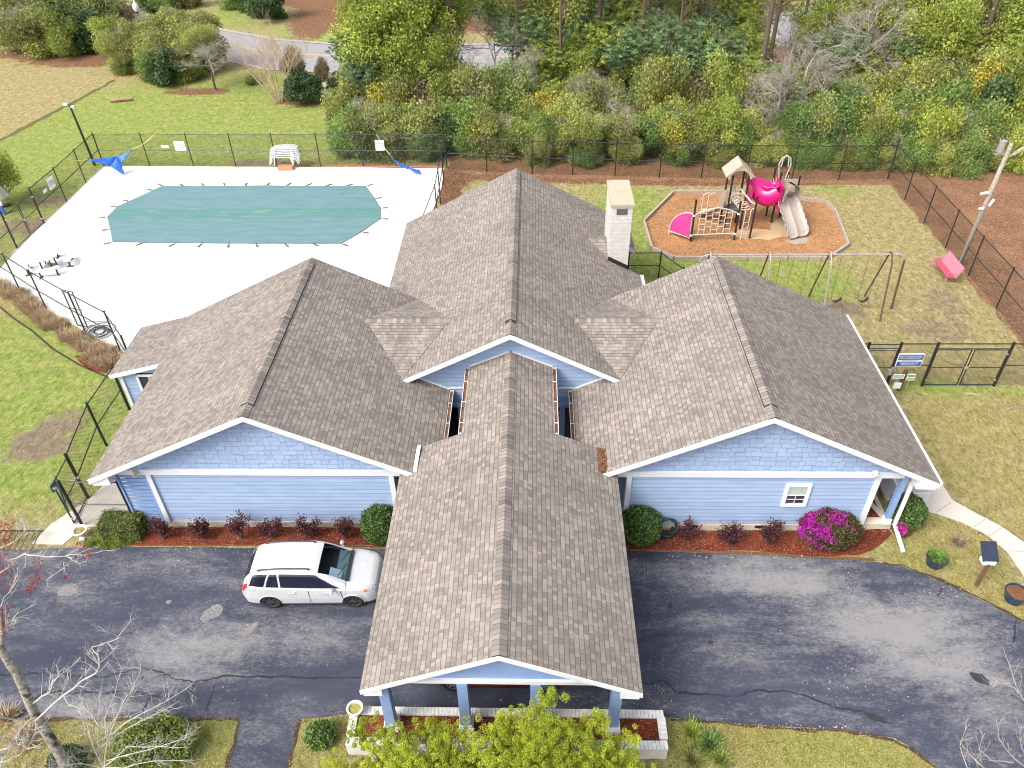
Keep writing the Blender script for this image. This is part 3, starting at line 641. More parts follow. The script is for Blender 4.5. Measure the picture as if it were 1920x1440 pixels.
# gable over the hall front, trim along it, posts in the gaps
b = MB()
for x0, x1 in ((-3.12, -2.32), (.76, 1.5)):
    b.box(((x0+x1)/2, 22.44, 2.40), (x1-x0, .1, .17)); b.box(((x0+x1)/2, 22.30, 2.24), (x1-x0, .2, .14))
b.build('porch_beam', M['blue'], house)
for x in (-2.72, 1.13):
    b = MB(); b.box((x, 22.2, 1.2), (.2, .2, 2.2)); b.box((x, 22.2, .16), (.28, .28, .24)); b.build('porch_post', M['blue'], house)
b = MB(); b.box((-2.7, 20.8, .62), (1.6, .06, .08)); b.box((1.2, 20.8, .62), (1.6, .06, .08)); b.build('porch_rail', M['white'], house)
b = MB(); b.box((-.8, 22.2, .06), (7.6, 7.8, .1)); b.build('porch_floor', plain('dark_porch_floor', (.05, .048, .046), .85, .2), house)
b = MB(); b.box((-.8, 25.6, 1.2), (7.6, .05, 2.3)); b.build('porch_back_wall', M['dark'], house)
for a, c in (((-5.75, 22.42, 2.98), (-3.12, 22.42, 2.98)),): pass
def flash(x0, z0, x1, z1):
    b = MB(); b.bar((x0, 22.43, z0), (x1, 22.43, z1), .05, .05); b.build('flashing_trim', M['white'], house)
zw = lambda x: ZR-SL*(x-XL); zw2 = lambda x: ZR-SL*(XR_-x)
flash(-4.6, zw(-4.6)+.03, -3.1, zw(-3.1)+.03); flash(1.5, zw2(1.5)+.03, 3.0, zw2(3.0)+.03)
flash(XP-WN, ZP-SP*WN+.03, XP-.05, ZP+.01); flash(XP+.05, ZP+.01, XP+WN, ZP-SP*WN+.03); flash(-3.1, 2.93, -2.32, 2.93); flash(.74, 2.93, 1.5, 2.93)
# gutters
def gutter(x, y0, y1, z, sg, leaves=True, parent=house, wd=.13):
    b = MB(); b.box((x, (y0+y1)/2, z-.10), (wd, y1-y0, .02)); b.box((x+sg*wd/2, (y0+y1)/2, z-.05), (.018, y1-y0, .12)); b.box((x-sg*(wd/2-.005), (y0+y1)/2, z-.05), (.012, y1-y0, .1))
    b.box((x, y0, z-.05), (wd, .015, .11)); b.box((x, y1, z-.05), (wd, .015, .11))
    y = y0+.5
    while y < y1: b.box((x, y, z+.005), (wd, .03, .012)); y += 1.1
    g = b.build('gutter', M['white'], parent)
    if leaves:
        l = MB(); yy = y0+.03; rr = random.Random(int(y0*7+x))
        while yy < y1-.1:
            hh = rr.uniform(-.03, .035); l.box((x+rr.uniform(-.01, .01), yy+.06, z-.06+hh), (.10, .13, .05)); yy += .12
        l.build('gutter_leaves', M['leaves'], g)
gutter(XL+WW+.075, 18.95, 22.4, ZE, 1); gutter(XR_-WW-.075, 18.95, 22.4, ZE, -1)
gutter(XP-WN-.06, YPM, 22.4, ZP-SP*WN, -1); gutter(XP+WN+.06, YPM, 22.4, ZP-SP*WN, 1)
gutter(XR_+WW+.05, YF, YB, ZE, 1, False, wd=.07); gutter(4.99, 22.3, 30.8, ZC-SC*5.69, 1, False)
# leaf drifts in the valley where carport meets the wings
xq = ((ZP+SP*XP)-(ZR-SL*XR_))/(SL+SP); zq = ZR-SL*(XR_-xq)
b = MB(); rr = random.Random(2)
for i in range(60):
    y = rr.uniform(17.75, 18.8); b.box((xq+rr.uniform(-.09, .12), y, zq+.05+rr.uniform(0, .05)), (.09, .12, .04), rr.uniform(0, 3))
b.build('leaf_drift', M['leaves'], house)
xq2 = ((ZP-SP*XP)-(ZR+SL*XL))/(-SL-SP); zq2 = ZR-SL*(xq2-XL)
b = MB(); b.prism([(xq2-.02, 17.72, zq2+.03), (xq2+.10, 17.72, zq2+.0), (xq2+.13, 18.85, zq2+.12), (xq2-.0, 18.85, zq2+.10)], (0, 0, .06)); b.build('flashing_trim', M['white'], house)
# window of the right wing
fr = MB()
x0, x1, z0, z1 = 8.45, 9.30, 1.28, 2.36; y = YW-.03
for c, sz in ((((x0+x1)/2, y, z1-.06), (x1-x0, .09, .12)), (((x0+x1)/2, y, z0+.06), (x1-x0, .09, .12)), ((x0+.06, y, (z0+z1)/2), (.12, .09, z1-z0-.24)), ((x1-.06, y, (z0+z1)/2), (.12, .09, z1-z0-.24))): fr.box(c, sz)
wf = fr.build('window', M['white'], house)
b = MB(); b.box(((x0+x1)/2, y+.02, (z0+z1)/2), (x1-x0-.24, .03, z1-z0-.24)); b.build('pane', M['glass'], wf)
b = MB(); b.box(((x0+x1)/2, y-.005, (z0+z1)/2), (x1-x0-.24, .03, .05)); b.box(((x0+x1)/2, y, z0+.33), (x1-x0-.24, .02, .02)); b.box(((x0+x1)/2, y, z0+.32), (.02, .02, .36)); b.build('sash', M['white'], wf)
b = MB()
for i in range(8): b.box(((x0+x1)/2, y+.0, z1-.15-i*.045), (x1-x0-.26, .012, .032))
b.build('blind', plain('pale_green_blind', (.35, .46, .40), .6, .1), wf)
for x in (5.6, 8.0, 10.3): b = MB(); b.box((x, YW-.035, .2), (.42, .03, .11)); b.build('foundation_vent', M['black'], house)
for x, z in ((11.17, 2.98), (-13.28, 2.86)):
    b = MB(); b.box((x, YW-.1, z), (.16, .1, .1)); b.tube([(x, YW-.13, z), (x, YW-.26, z-.05)], [.03, .075], 10); b.build('floodlight', M['white'] if x > 0 else plain('beige_lamp_housing', (.42, .38, .3), .5), house)
# glazed door of the lean-to
b = MB(); y = 24.23; b.box((-16.66, y, 1.15), (.14, .08, 1.95)); b.build('corner_board', M['white'], house)
b = MB(); b.box((-15.98, y, 1.15), (.1, .08, 1.9)); b.box((-15.3, y, 2.1), (1.3, .08, .1)); dr = b.build('door', M['white'], house)
b = MB(); b.box((-15.3, y, 1.15), (1.24, .05, 1.8)); b.build('pane', M['glass'], dr)
b = MB(); b.box((-15.3, y-.03, 1.4), (1.2, .03, .05)); b.box((-15.5, y-.03, 1.15), (.04, .03, 1.75)); b.build('glazing_bar', M['white'], dr)
# porch on the right side
b = MB(); b.box((12.0, 18.35, .15), (1.05, .3, .30)); b.box((12.0, 22.5, .12), (1.0, 8, .24)); b.build('porch_step', M['tanbrick'], house)
b = MB(); b.box((11.92, 19.4, .255), (.8, 1.9, .02)); b.build('porch_bed', M['redmulch'], house)
b = MB(); b.bar((11.75, 20.2, .28), (12.35, 18.5, .28), .16, .08); b.box((12.05, 20.9, .35), (1.0, .9, .3)); b.build('porch_ledge', M['walk'], house)
b = MB(); b.box((12.30, YW, 2.78), (.24, .18, .2)); b.box((12.33, 22.7, 2.72), (.16, 9.0, .2)); b.build('porch_beam', M['blue'], house)
for y in (18.28, 21.4, 24.6):
    b = MB(); b.box((12.33, y, 1.5), (.17, .17, 2.4)); c_ = b.build('porch_post', M['blue'], house)
    b = MB(); b.box((12.33, y, .42), (.25, .25, .26)); b.build('post_base', M['white'], c_)
b = MB(); z = ZE-.06
b.bar((13.2, 17.85, z-.05), (12.75, 18.0, z-.28), .10, .08); b.bar((12.75, 18.0, z-.28), (12.52, 18.1, z-.32), .1, .08); b.bar((12.52, 18.08, z-.28), (12.52, 18.05, .42), .10, .09, up=(0, 1, 0)); b.bar((12.52, 18.08, .46), (12.60, 17.15, .07), .11, .09)
b.build('downspout', M['white'], house)
b = MB(); b.box((13.0, 20.6, .55), (.08, 2.6, .7)); b.box((13.6, 19.35, .35), (1.2, .08, .55)); b.build('ramp_wall', M['white'], house)
b = MB(); b.prism([(12.85, 19.3, .03), (14.0, 19.3, .03), (14.0, 25, .03), (12.85, 25, .03)], (0, 0, .12)); b.build('ramp', M['walk'], house)
# chimney
b = MB(); b.box((3.86, 32.03, 3.9), (.90, 2.42, 4.5)); ch = b.build('chimney', M['wbrick'], house)
b = MB(); b.box((3.87, 32.03, 6.21), (1.02, 2.54, .13)); b.build('chimney_cap', M['ccap'], ch)
b = MB(); b.box((3.86, 30.81, 5.92), (.46, .03, .26)); b.build('flue_opening', plain('dark_recess', (.10, .09, .075), .9, .3), ch)  # flat dark brown panel on the chimney face
b = MB(); b.prism([(3.40, 30.80, ZC-SC*(3.40-XC)+.01), (4.32, 30.80, ZC-SC*(4.32-XC)+.01), (4.32, 30.80, ZC-SC*(4.32-XC)+.2), (3.40, 30.80, ZC-SC*(3.40-XC)+.2)], (0, -.03, 0)); b.build('flashing', M['black'], ch)
b = MB(); zz = lambda x: ZC-SC*(x-XC)
A = Vector((2.55, 31.95, zz(2.55)+.02)); B = Vector((3.42, 31.95, zz(2.55)+.02)); C = Vector((3.42, 30.8, zz(3.42)+.02)); D = Vector((3.42, 33.25, zz(3.42)+.02))
b.poly([C, B, A], [(p.x, p.y+40) for p in (C, B, A)]); b.poly([A, B, D], [(p.x, -p.y+90) for p in (A, B, D)]); b.build('roof_saddle', M['shingle'], house)
# carport front
b = MB(); zt = lambda x: ZP-SP*abs(x-XP)-.14; yg = 10.62
b.prism([(XP-2.95, yg, 3.0), (XP+2.95, yg, 3.0), (XP, yg, zt(XP))], (0, .1, 0)); b.build('carport_gable', M['blue'], house)
b = MB(); b.box((XP, yg+.02, 2.955), (6.7, .2, .13)); b.build('carport_beam', M['white'], house)
b = MB()
for x in (XP-3.0, XP+3.0): b.box((x, 14.6, 2.85), (.18, 8.2, .22))
b.build('carport_beam', M['blue'], house)
b = MB()
for k in range(7): gy = 11.6+k*1.15; b.box((XP, gy, 2.98), (6.4, .06, .16))
b.build('carport_joist', M['blue'], house)
for x in (-3.86, -1.80, .09, 2.20):
    b = MB(); b.box((x, 10.66, 1.72), (.27, .27, 2.3)); cc = b.build('carport_column', M['blue'], house)
    b = MB(); b.box((x, 10.66, .60), (.40, .40, .22)); b.box((x, 10.66, .74), (.34, .34, .10)); b.build('column_base', M['white'], cc)
for x in (-3.86, 2.20):
    b = MB(); b.box((x, 17.4, 1.4), (.26, .26, 2.9)); cc = b.build('carport_column', M['blue'], house)

# brick planter in front of the carport
pl = thing('brick_planter', (-.7, 10.6, 0), 'long white brick planter with red mulch under the carport columns', 'planter')
X0, X1, Y0, Y1, ZT = -5.06, 3.66, 10.06, 11.13, .60
b = MB()
for c, sz in ((((X0+X1)/2, Y0+.10, ZT/2-.03), (X1-X0-.02, .18, ZT-.06)), (((X0+X1)/2, Y1-.10, ZT/2-.03), (X1-X0-.02, .18, ZT-.06)), ((X0+.1, (Y0+Y1)/2, ZT/2-.03), (.18, Y1-Y0-.38, ZT-.06)), ((X1-.1, (Y0+Y1)/2, ZT/2-.03), (.18, Y1-Y0-.38, ZT-.06))): b.box(c, sz)
b.build('wall', M['wbrick'], pl)
b = MB(); bt = MB(); rr = random.Random(4)
for y, tgt in ((Y0+.10, b), (Y1-.10, bt)):
    x = X0+.02
    while x < X1-.05:
        (b).box((x+.048, y, ZT-.03+rr.uniform(-.003, .003)), (.098, .225, .062), rr.uniform(-.02, .02)); x += .106
for x in (X0+.10, X1-.10):
    y = Y0+.27
    while y < Y1-.24: b.box((x, y+.06, ZT-.03), (.225, .115, .062)); y += .124
b.build('cap_bricks', M['wcap'], pl)
b = MB(); b.box(((X0+X1)/2, (Y0+Y1)/2, ZT-.16), (X1-X0-.36, Y1-Y0-.36, .12)); b.build('mulch', M['redmulch'], pl)

# ---------------------------------------------------------------- chain link fences
def vpost(b, p, h, r=.035, z0=0):
    b.tube([(p.x, p.y, z0), (p.x, p.y, h)], r, 8)
def fence(pts, label, h=2.25, posts=None, group='black chain link fences', thick=0.035, midz=None, rail=.026, skip=()):
    """pts: post positions in order; posts, top rail, mid rail and wire panel as parts"""
    pts = [Vector((p[0], p[1], 0)) for p in pts]
    t = thing('chain_link_fence', tuple(pts[0]), label, 'fence', group)
    for i, p in enumerate(pts):
        if i in skip: continue
        b = MB(); vpost(b, p, h+(.05 if i in (0, len(pts)-1) else 0), thick*(1.25 if i in (0, len(pts)-1) else 1)); b.lathe((p.x, p.y, h+.03), [(.05, 0), (.045, .04), (.0, .06)], 8)
        b.build('post', M['black'], t)
    for z in (h-.02, (midz or h*.50)):
        b = MB(); b.tube([(p.x, p.y, z) for p in pts], rail, 6); b.build('rail', M['black'], t)
    b = MB(); u = 0
    for i in range(len(pts)-1):
        L = (pts[i+1]-pts[i]).length; a, c = pts[i], pts[i+1]
        b.poly([(a.x, a.y, .04), (c.x, c.y, .04), (c.x, c.y, h-.02), (a.x, a.y, h-.02)], [(u, 0), (u+L, 0), (u+L, h), (u, h)]); u += L
    b.build('wire_mesh', M['chain'], t)
    return t
def gate(a, c, label, h=1.95, z0=.08, leaf=1):
    a, c = Vector((a[0], a[1], 0)), Vector((c[0], c[1], 0)); t = thing('fence_gate', tuple(a), label, 'gate')
    d = (c-a)/leaf
    for k in range(leaf):
        p = a+d*k+d.normalized()*.06; q = a+d*(k+1)-d.normalized()*.06
        b = MB(); b.tube([(p.x, p.y, z0), (p.x, p.y, h), (q.x, q.y, h), (q.x, q.y, z0), (p.x, p.y, z0)], .028, 6); b.tube([(p.x, p.y, (h+z0)/2), (q.x, q.y, (h+z0)/2)], .02, 6)
        b.build('gate_frame', M['black'], t)
        L = (q-p).length; b = MB(); b.poly([(p.x, p.y, z0), (q.x, q.y, z0), (q.x, q.y, h), (p.x, p.y, h)], [(0, 0), (L, 0), (L, h), (0, h)]); b.build('wire_mesh', M['chain'], t)
        s_ = p if k == 0 else q
        for z in (.35, h-.2): b = MB(); b.box((s_.x, s_.y, z), (.09, .09, .07)); b.build('hinge', M['metal'], t)
    m_ = a+d if leaf > 1 else c
    b = MB(); b.box((m_.x, m_.y-.04, (h+z0)/2+.02), (.14, .08, .1)); b.build('latch', M['metal'], t)
    return t
bk = P2((195, 311), (281, 311), (363.3, 312), (442.5, 312.7), (520, 313), (601.4, 313.2), (681.8, 312.7), (759.7, 312.7), (838, 314))
fence(bk, 'long black chain link fence behind the covered pool, with swim signs on it')
lf = P2((195, 311), (161.8, 343.8), (125.7, 379.9), (83.3, 419))
fence(lf, 'black chain link fence running diagonally along the upper left edge of the pool deck', skip=(0,))
g1, g2 = P2((83.3, 419), (32.6, 466)); gate(g1, g2, 'double leaf gate in the fence at the far left of the pool deck', leaf=2)
ext = g2+(g2-g1).normalized()*3; cr = P2((38, 549))[0]; lowl = cr+(cr-P2((88, 581))[0]).normalized()*2.6
fence([g2, ext, lowl+Vector((-1, 1.5))], 'short stretch of black chain link fence at the left edge left of the double gate')
fence([lowl]+P2((40, 549), (88, 581), (161, 624), (227, 661))+[Vector((-17.6, 26.7))], 'black chain link fence along the dry grass bed, lower left pool edge')
q = P2((145, 612))[0]; gate(q, P2((161, 624))[0]+Vector((.0, .35)), 'narrow dark gate frame swung open beside the coiled hose', h=2.1)
sf = P2((838, 314), (832, 345), (826, 383)); sf.append(sf[-1]+(sf[-1]-sf[0]).normalized()*2.2); sf.append(Vector((-6.0, 36.2)))
fence(sf, 'black chain link fence running from pool corner to the central roof', skip=(0,))
bp = P2((840, 318), (913, 322), (997.7, 327), (1073.5, 328.5), (1152.6, 330.3), (1236, 333), (1314.4, 334.6), (1398, 336), (1484, 337), (1572, 338), (1664, 336.5))
fence(bp, 'long black chain link fence between playground lawn and woods', skip=(0,))
rp = P2((1664, 336.5), (1693, 374.7), (1732.7, 418), (1770.9, 465.5), (1817, 517), (1868.5, 579), (1925, 650)); rp.append(Vector((rp[-1].x, 26.17)))
rp = [Vector((22.58, p.y)) for p in rp]
fence(rp, 'black chain link fence along the right side of the playground beside the leaf covered ground', skip=(0,))
gf = P2((1600, 716), (1659, 719), (1728, 724), (1865, 726.7)); gf = [Vector((p.x, 26.2)) for p in gf]
fence([gf[1], gf[2]], 'fence panel carrying the blue and white rules sign, right of the house', thick=.05)
fence([gf[3], Vector((22.58, 26.2))], 'last fence panel at the right edge, right of the double gate', thick=.05)
fence([Vector((13.0, 26.25)), gf[0]], 'short fence panel where the right roof hides the side gate post', thick=.05, skip=(0,))
b = MB(); b.tube([(gf[0].x, 26.2, 2.2), (gf[1].x, 26.2, 2.2)], .026, 6); b.tube([(gf[0].x, 26.2, 2.0), (gf[1].x, 26.2, 2.0)], .022, 6); tag(b.build('gate_crossbar', M['black'], origin=(gf[0].x, 26.2, 2)), 'black bar above the single side gate next to the right roof', 'bar')
b = MB(); b.tube([(gf[2].x, 26.2, 2.23), (gf[3].x, 26.2, 2.23)], .026, 6); b.tube([(gf[2].x, 26.2, 1.98), (gf[3].x, 26.2, 1.98)], .022, 6); tag(b.build('gate_crossbar', M['black'], origin=(gf[2].x, 26.2, 2)), 'black bar above the wide double gate right of the rules sign', 'bar')
gate(gf[0], gf[1], 'single side gate partly hidden by the right roof edge', h=1.9)
gate(gf[2], gf[3], 'wide double leaf black gate at the right between two thick posts', h=1.92, leaf=2)
cfp = P2((1176, 521), (1234.4, 521)); cfp = [Vector((p.x, cfp[1].y)) for p in cfp]
fence([cfp[0], cfp[1], cfp[1]+Vector((.9, -1.6))], 'short chain link fence corner in the gap between chimney and right roof', h=1.5)
fl = P2((155, 986), (165, 933), (200, 836), (243, 768)); hw = Vector((-14.15, fl[0].y))
fence([fl[0], hw], 'front chain link panel from the corner post to the louvred screen', h=2.28, thick=.045)
fence(fl[1:], 'black chain link fence along the left side of the house above the walk', h=2.22, thick=.05)
gate(fl[0]+Vector((-.3, .0)), fl[1], 'open side gate with a green bar at the lower left of the house', h=2.1)
b = MB(); a_ = G(138, 945, .9); b.tube([(fl[1].x-.25, fl[1].y-.9, .2), (fl[1].x-.05, fl[1].y-.85, 2.0)], .04, 8); b.box((fl[1].x-.33, fl[1].y-.75, 1.45), (.03, .45, .35))
tag(b.build('gate_bar', M['green_metal'], origin=(fl[1].x-.2, fl[1].y-.9, 0)), 'green metal bar standing against the open side gate', 'bar')

# signs -------------------------------------------------------------
def text(parent, s, size, mat, origin, ax, up, name='lettering', spacing=1.0):
    cu = bpy.data.curves.new(name, 'FONT'); cu.body = s; cu.size = size; cu.align_x = 'CENTER'; cu.align_y = 'CENTER'; cu.extrude = .002; cu.space_line = spacing; cu.resolution_u = 2
    tmp = bpy.data.objects.new('tmp', cu); COL.objects.link(tmp)
    dg = bpy.context.evaluated_depsgraph_get(); me = bpy.data.meshes.new_from_object(tmp.evaluated_get(dg)); bpy.data.objects.remove(tmp)
    ax = Vector(ax).normalized(); up = Vector(up).normalized(); nn = ax.cross(up); Mx = Matrix((ax, up, nn)).transposed().to_4x4()
    Mx.translation = Vector(origin)-wloc(parent); me.transform(Mx); me.materials.clear(); me.materials.append(mat)
    o = bpy.data.objects.new(name, me); COL.objects.link(o); o.parent = parent; return o
def board_sign(c, ax, wd, ht, label, lines, size, name='pool_sign', tmat=None, up=(0, 0, 1)):
    ax = Vector(ax).normalized(); up = Vector(up); nn = ax.cross(up).normalized()
    t = thing(name, tuple(c), label, 'sign', 'signs on the pool fence' if name == 'pool_sign' else None); b = MB()
    Mx = Matrix((ax, nn, up)).transposed(); b.box(Vector(c), (wd, .02, ht), mat=Mx); b.build('board', M['wplastic'], t)
    if lines: text(t, lines, size, tmat or M['red'], Vector(c)+nn*.016, ax, up)
    return t
yb = bk[0].y-.06
c = YP(712, 272.5, bk[7].y-.06); board_sign(c, (1, 0, 0), .60, .70, 'square white sign reading no diving allowed on the fence near the blue cloth at right', 'WARNING\nNO DIVING\nALLOWED', .115)
c = YP(337, 273.5, bk[2].y-.06); board_sign(c, (1, 0, 0), .72, .66, 'square white warning sign on the back pool fence at the left beside the small plate', 'WARNING\nNO DIVING\nALLOWED', .13)
c = YP(309, 275, bk[2].y-.06); board_sign(c, (1, 0, 0), .50, .17, 'small blank white plate on the back pool fence left of the warning sign', None, .1)
dl = (Vector(lf[2])-Vector(lf[1])); ax = Vector((-dl.x, -dl.y, 0)).normalized(); LNN = Vector((-ax.y, ax.x, 0)); LBASE = G(125.7, 379.9)
def onleft(px, py):
    v = ray(px, py); o = Vector((0, 0, CH)); t = (LBASE-o).dot(LNN)/v.dot(LNN); return o+v*t
c = onleft(96, 343); board_sign(c, ax, .68, .66, 'white warning sign on the diagonal left pool fence', 'WARNING\nNO DIVING\nALLOWED', .12)
c = onleft(84.5, 358); board_sign(c, ax, .40, .18, 'small blank plate below the warning sign on the diagonal fence', None, .1)
c = YP(1706, 675, 26.1); t = thing('rules_sign', tuple(c), 'wide blue and white rules sign on the fence right of the house', 'sign'); b = MB(); b.box(c, (1.06, .03, .66)); b.build('board', M['wplastic'], t)
for dz, hh in ((.155, .27), (-.185, .22)):
    b = MB(); b.box((c.x, c.y-.02, c.z+dz), (1.0, .012, hh)); b.build('blue_band', M['navy'], t)
text(t, 'PLAYGROUND AND\nPOOL AREA RULES', .10, M['wplastic'], (c.x-.02, c.y-.03, c.z+.155), (1, 0, 0), (0, 0, 1)); text(t, 'CHILDREN MUST BE\nWITH AN ADULT', .085, M['wplastic'], (c.x, c.y-.03, c.z-.185), (1, 0, 0), (0, 0, 1)); text(t, 'RESIDENTS ONLY', .08, M['grey_letter'], (c.x, c.y-.03, c.z-.02), (1, 0, 0), (0, 0, 1))
pb = G(1678, 722); b = MB(); b.box((pb.x+.02, 25.9, .55), (.13, .13, 1.1)); tag(b.build('wood_post', plain('brown_post', (.13, .07, .04), .8, .3), origin=(pb.x, 25.9, 0)), 'short brown wooden post under the rules sign', 'post')
def small_sign(px, py, Y, wd, ht, label, cols, foot=True):
    c = YP(px, py, Y); t = thing('yard_sign', (c.x, c.y, 0), label, 'sign', 'little yard signs by the gate'); b = MB(); b.box(c, (wd, .02, ht)); b.build('board', cols[0], t)
    b = MB(); b.box((c.x, c.y-.013, c.z+ht*.2), (wd*.86, .008, ht*.25)); b.box((c.x, c.y-.013, c.z-ht*.25), (wd*.8, .008, ht*.16)); b.build('printed_band', cols[1], t)
    if foot: b = MB(); b.box((c.x, c.y+.02, c.z/2), (.03, .03, c.z)); b.build('stake', M['metal'], t)
gm_ = plain('dull_green_print', (.12, .25, .15), .5, .1); small_sign(1685, 706, 25.6, .46, .22, 'low white and green sign left of the other green sign, under the rules sign', (M['wplastic'], gm_)); small_sign(1708, 707, 25.6, .34, .34, 'small green topped yard sign right of the low white and green one', (plain('pale_green_card', (.55, .62, .42), .5, .1), gm_))
c = YP(1682, 723, 25.4); b = MB(); b.box((c.x, 25.4, max(.16, c.z)), (.30, .05, .28)); tag(b.build('white_box', M['wplastic'], origin=(c.x, 25.4, 0)), 'white square panel on the ground below the low green sign', 'panel')
c = YP(1668, 698, 26.1); b = MB(); b.box(c, (.16, .1, .26)); tag(b.build('lock_box', M['metal'], origin=c), 'grey lock box on the side gate post', 'lock box')

# ---------------------------------------------------------------- pool
PC = P2((306, 350.5), (287, 359), (244, 379), (221, 389), (202, 409), (207, 432), (212, 456), (330, 458), (480, 459), (640, 459), (678, 437), (714, 412), (714, 392), (703, 374), (686, 350.5), (500, 350))
pool = thing('covered_pool', (-19, 43, 0), 'long swimming pool under a teal safety cover with straps all round', 'pool')
n = N('pool_cover_mesh'); p = n.tc.outputs['Object']; x, y, z = n.sep(p)
a = n.noise(n.vmul(p, (.5, 2.5, 1)), 1.2, 5, .6)
c_ = n.mix(n.mapr(a, .3, .7), (.095, .185, .20, 1), (.135, .225, .235, 1))
sheen_band = n.math('MULTIPLY', n.math('GREATER_THAN', y, G(450, 412).y-43), n.math('LESS_THAN', y, G(450, 392.5).y-43))  # sheen of the sagging cover, painted in as a greener band
sp = n.math('MULTIPLY', sheen_band, n.mapr(n.noise(n.vmul(p, (.35, 2, 1)), 1.6, 5, .65), .53, .68))  # paler streaks of that sheen, also put into the colour
c_ = n.mix(n.math('MULTIPLY', sheen_band, .8), c_, (.08, .195, .18, 1)); c_ = n.mix(n.math('MULTIPLY', sp, .38), c_, (.26, .36, .22, 1))
s1 = n.math('LESS_THAN', n.math('FRACT', n.math('DIVIDE', n.math('ADD', x, n.math('MULTIPLY', y, -.35)), 1.55)), .025); s2 = n.math('LESS_THAN', n.math('FRACT', n.math('DIVIDE', y, 1.62)), .02)
c_ = n.mix(n.math('MULTIPLY', n.math('MAXIMUM', s1, s2), .35), c_, (.05, .12, .14, 1)); n.bump(n.noise(n.vmul(p, (.4, 1.5, 1)), .8, 3), .3, .12); n.fin(c_, .55, 0, .3); M['cover'] = n.m
cv = sheet('cover', PC, .10, M['cover'], grid=.6, step=.6, parent=pool)
for v in cv.data.vertices:
    d = min((Vector((v.co.x-19, v.co.y+43))-p).length for p in PC); v.co.z -= min(.035, .01*d)
cen = sum(PC, Vector((0, 0)))/len(PC)
perim = densify([(p.x, p.y) for p in PC], 1.25, 0)
tarm = plain('cover_strap', (.03, .09, .10), .6, .1); sprm = plain('brown_spring_cover', (.14, .09, .07), .6, .2)
for (x, y) in perim:
    q = Vector((x, y)); d = (q-cen).normalized(); bx = Vector((d.x, d.y, 0))
    b = MB(); b.bar((q.x-d.x*.1, q.y-d.y*.1, .105), (q.x+d.x*.14, q.y+d.y*.14, .06), .04, .012); b.bar((q.x+d.x*.13, q.y+d.y*.13, .07), (q.x+d.x*.46, q.y+d.y*.46, .07), .11, .04)
    b.build('strap', sprm, pool)

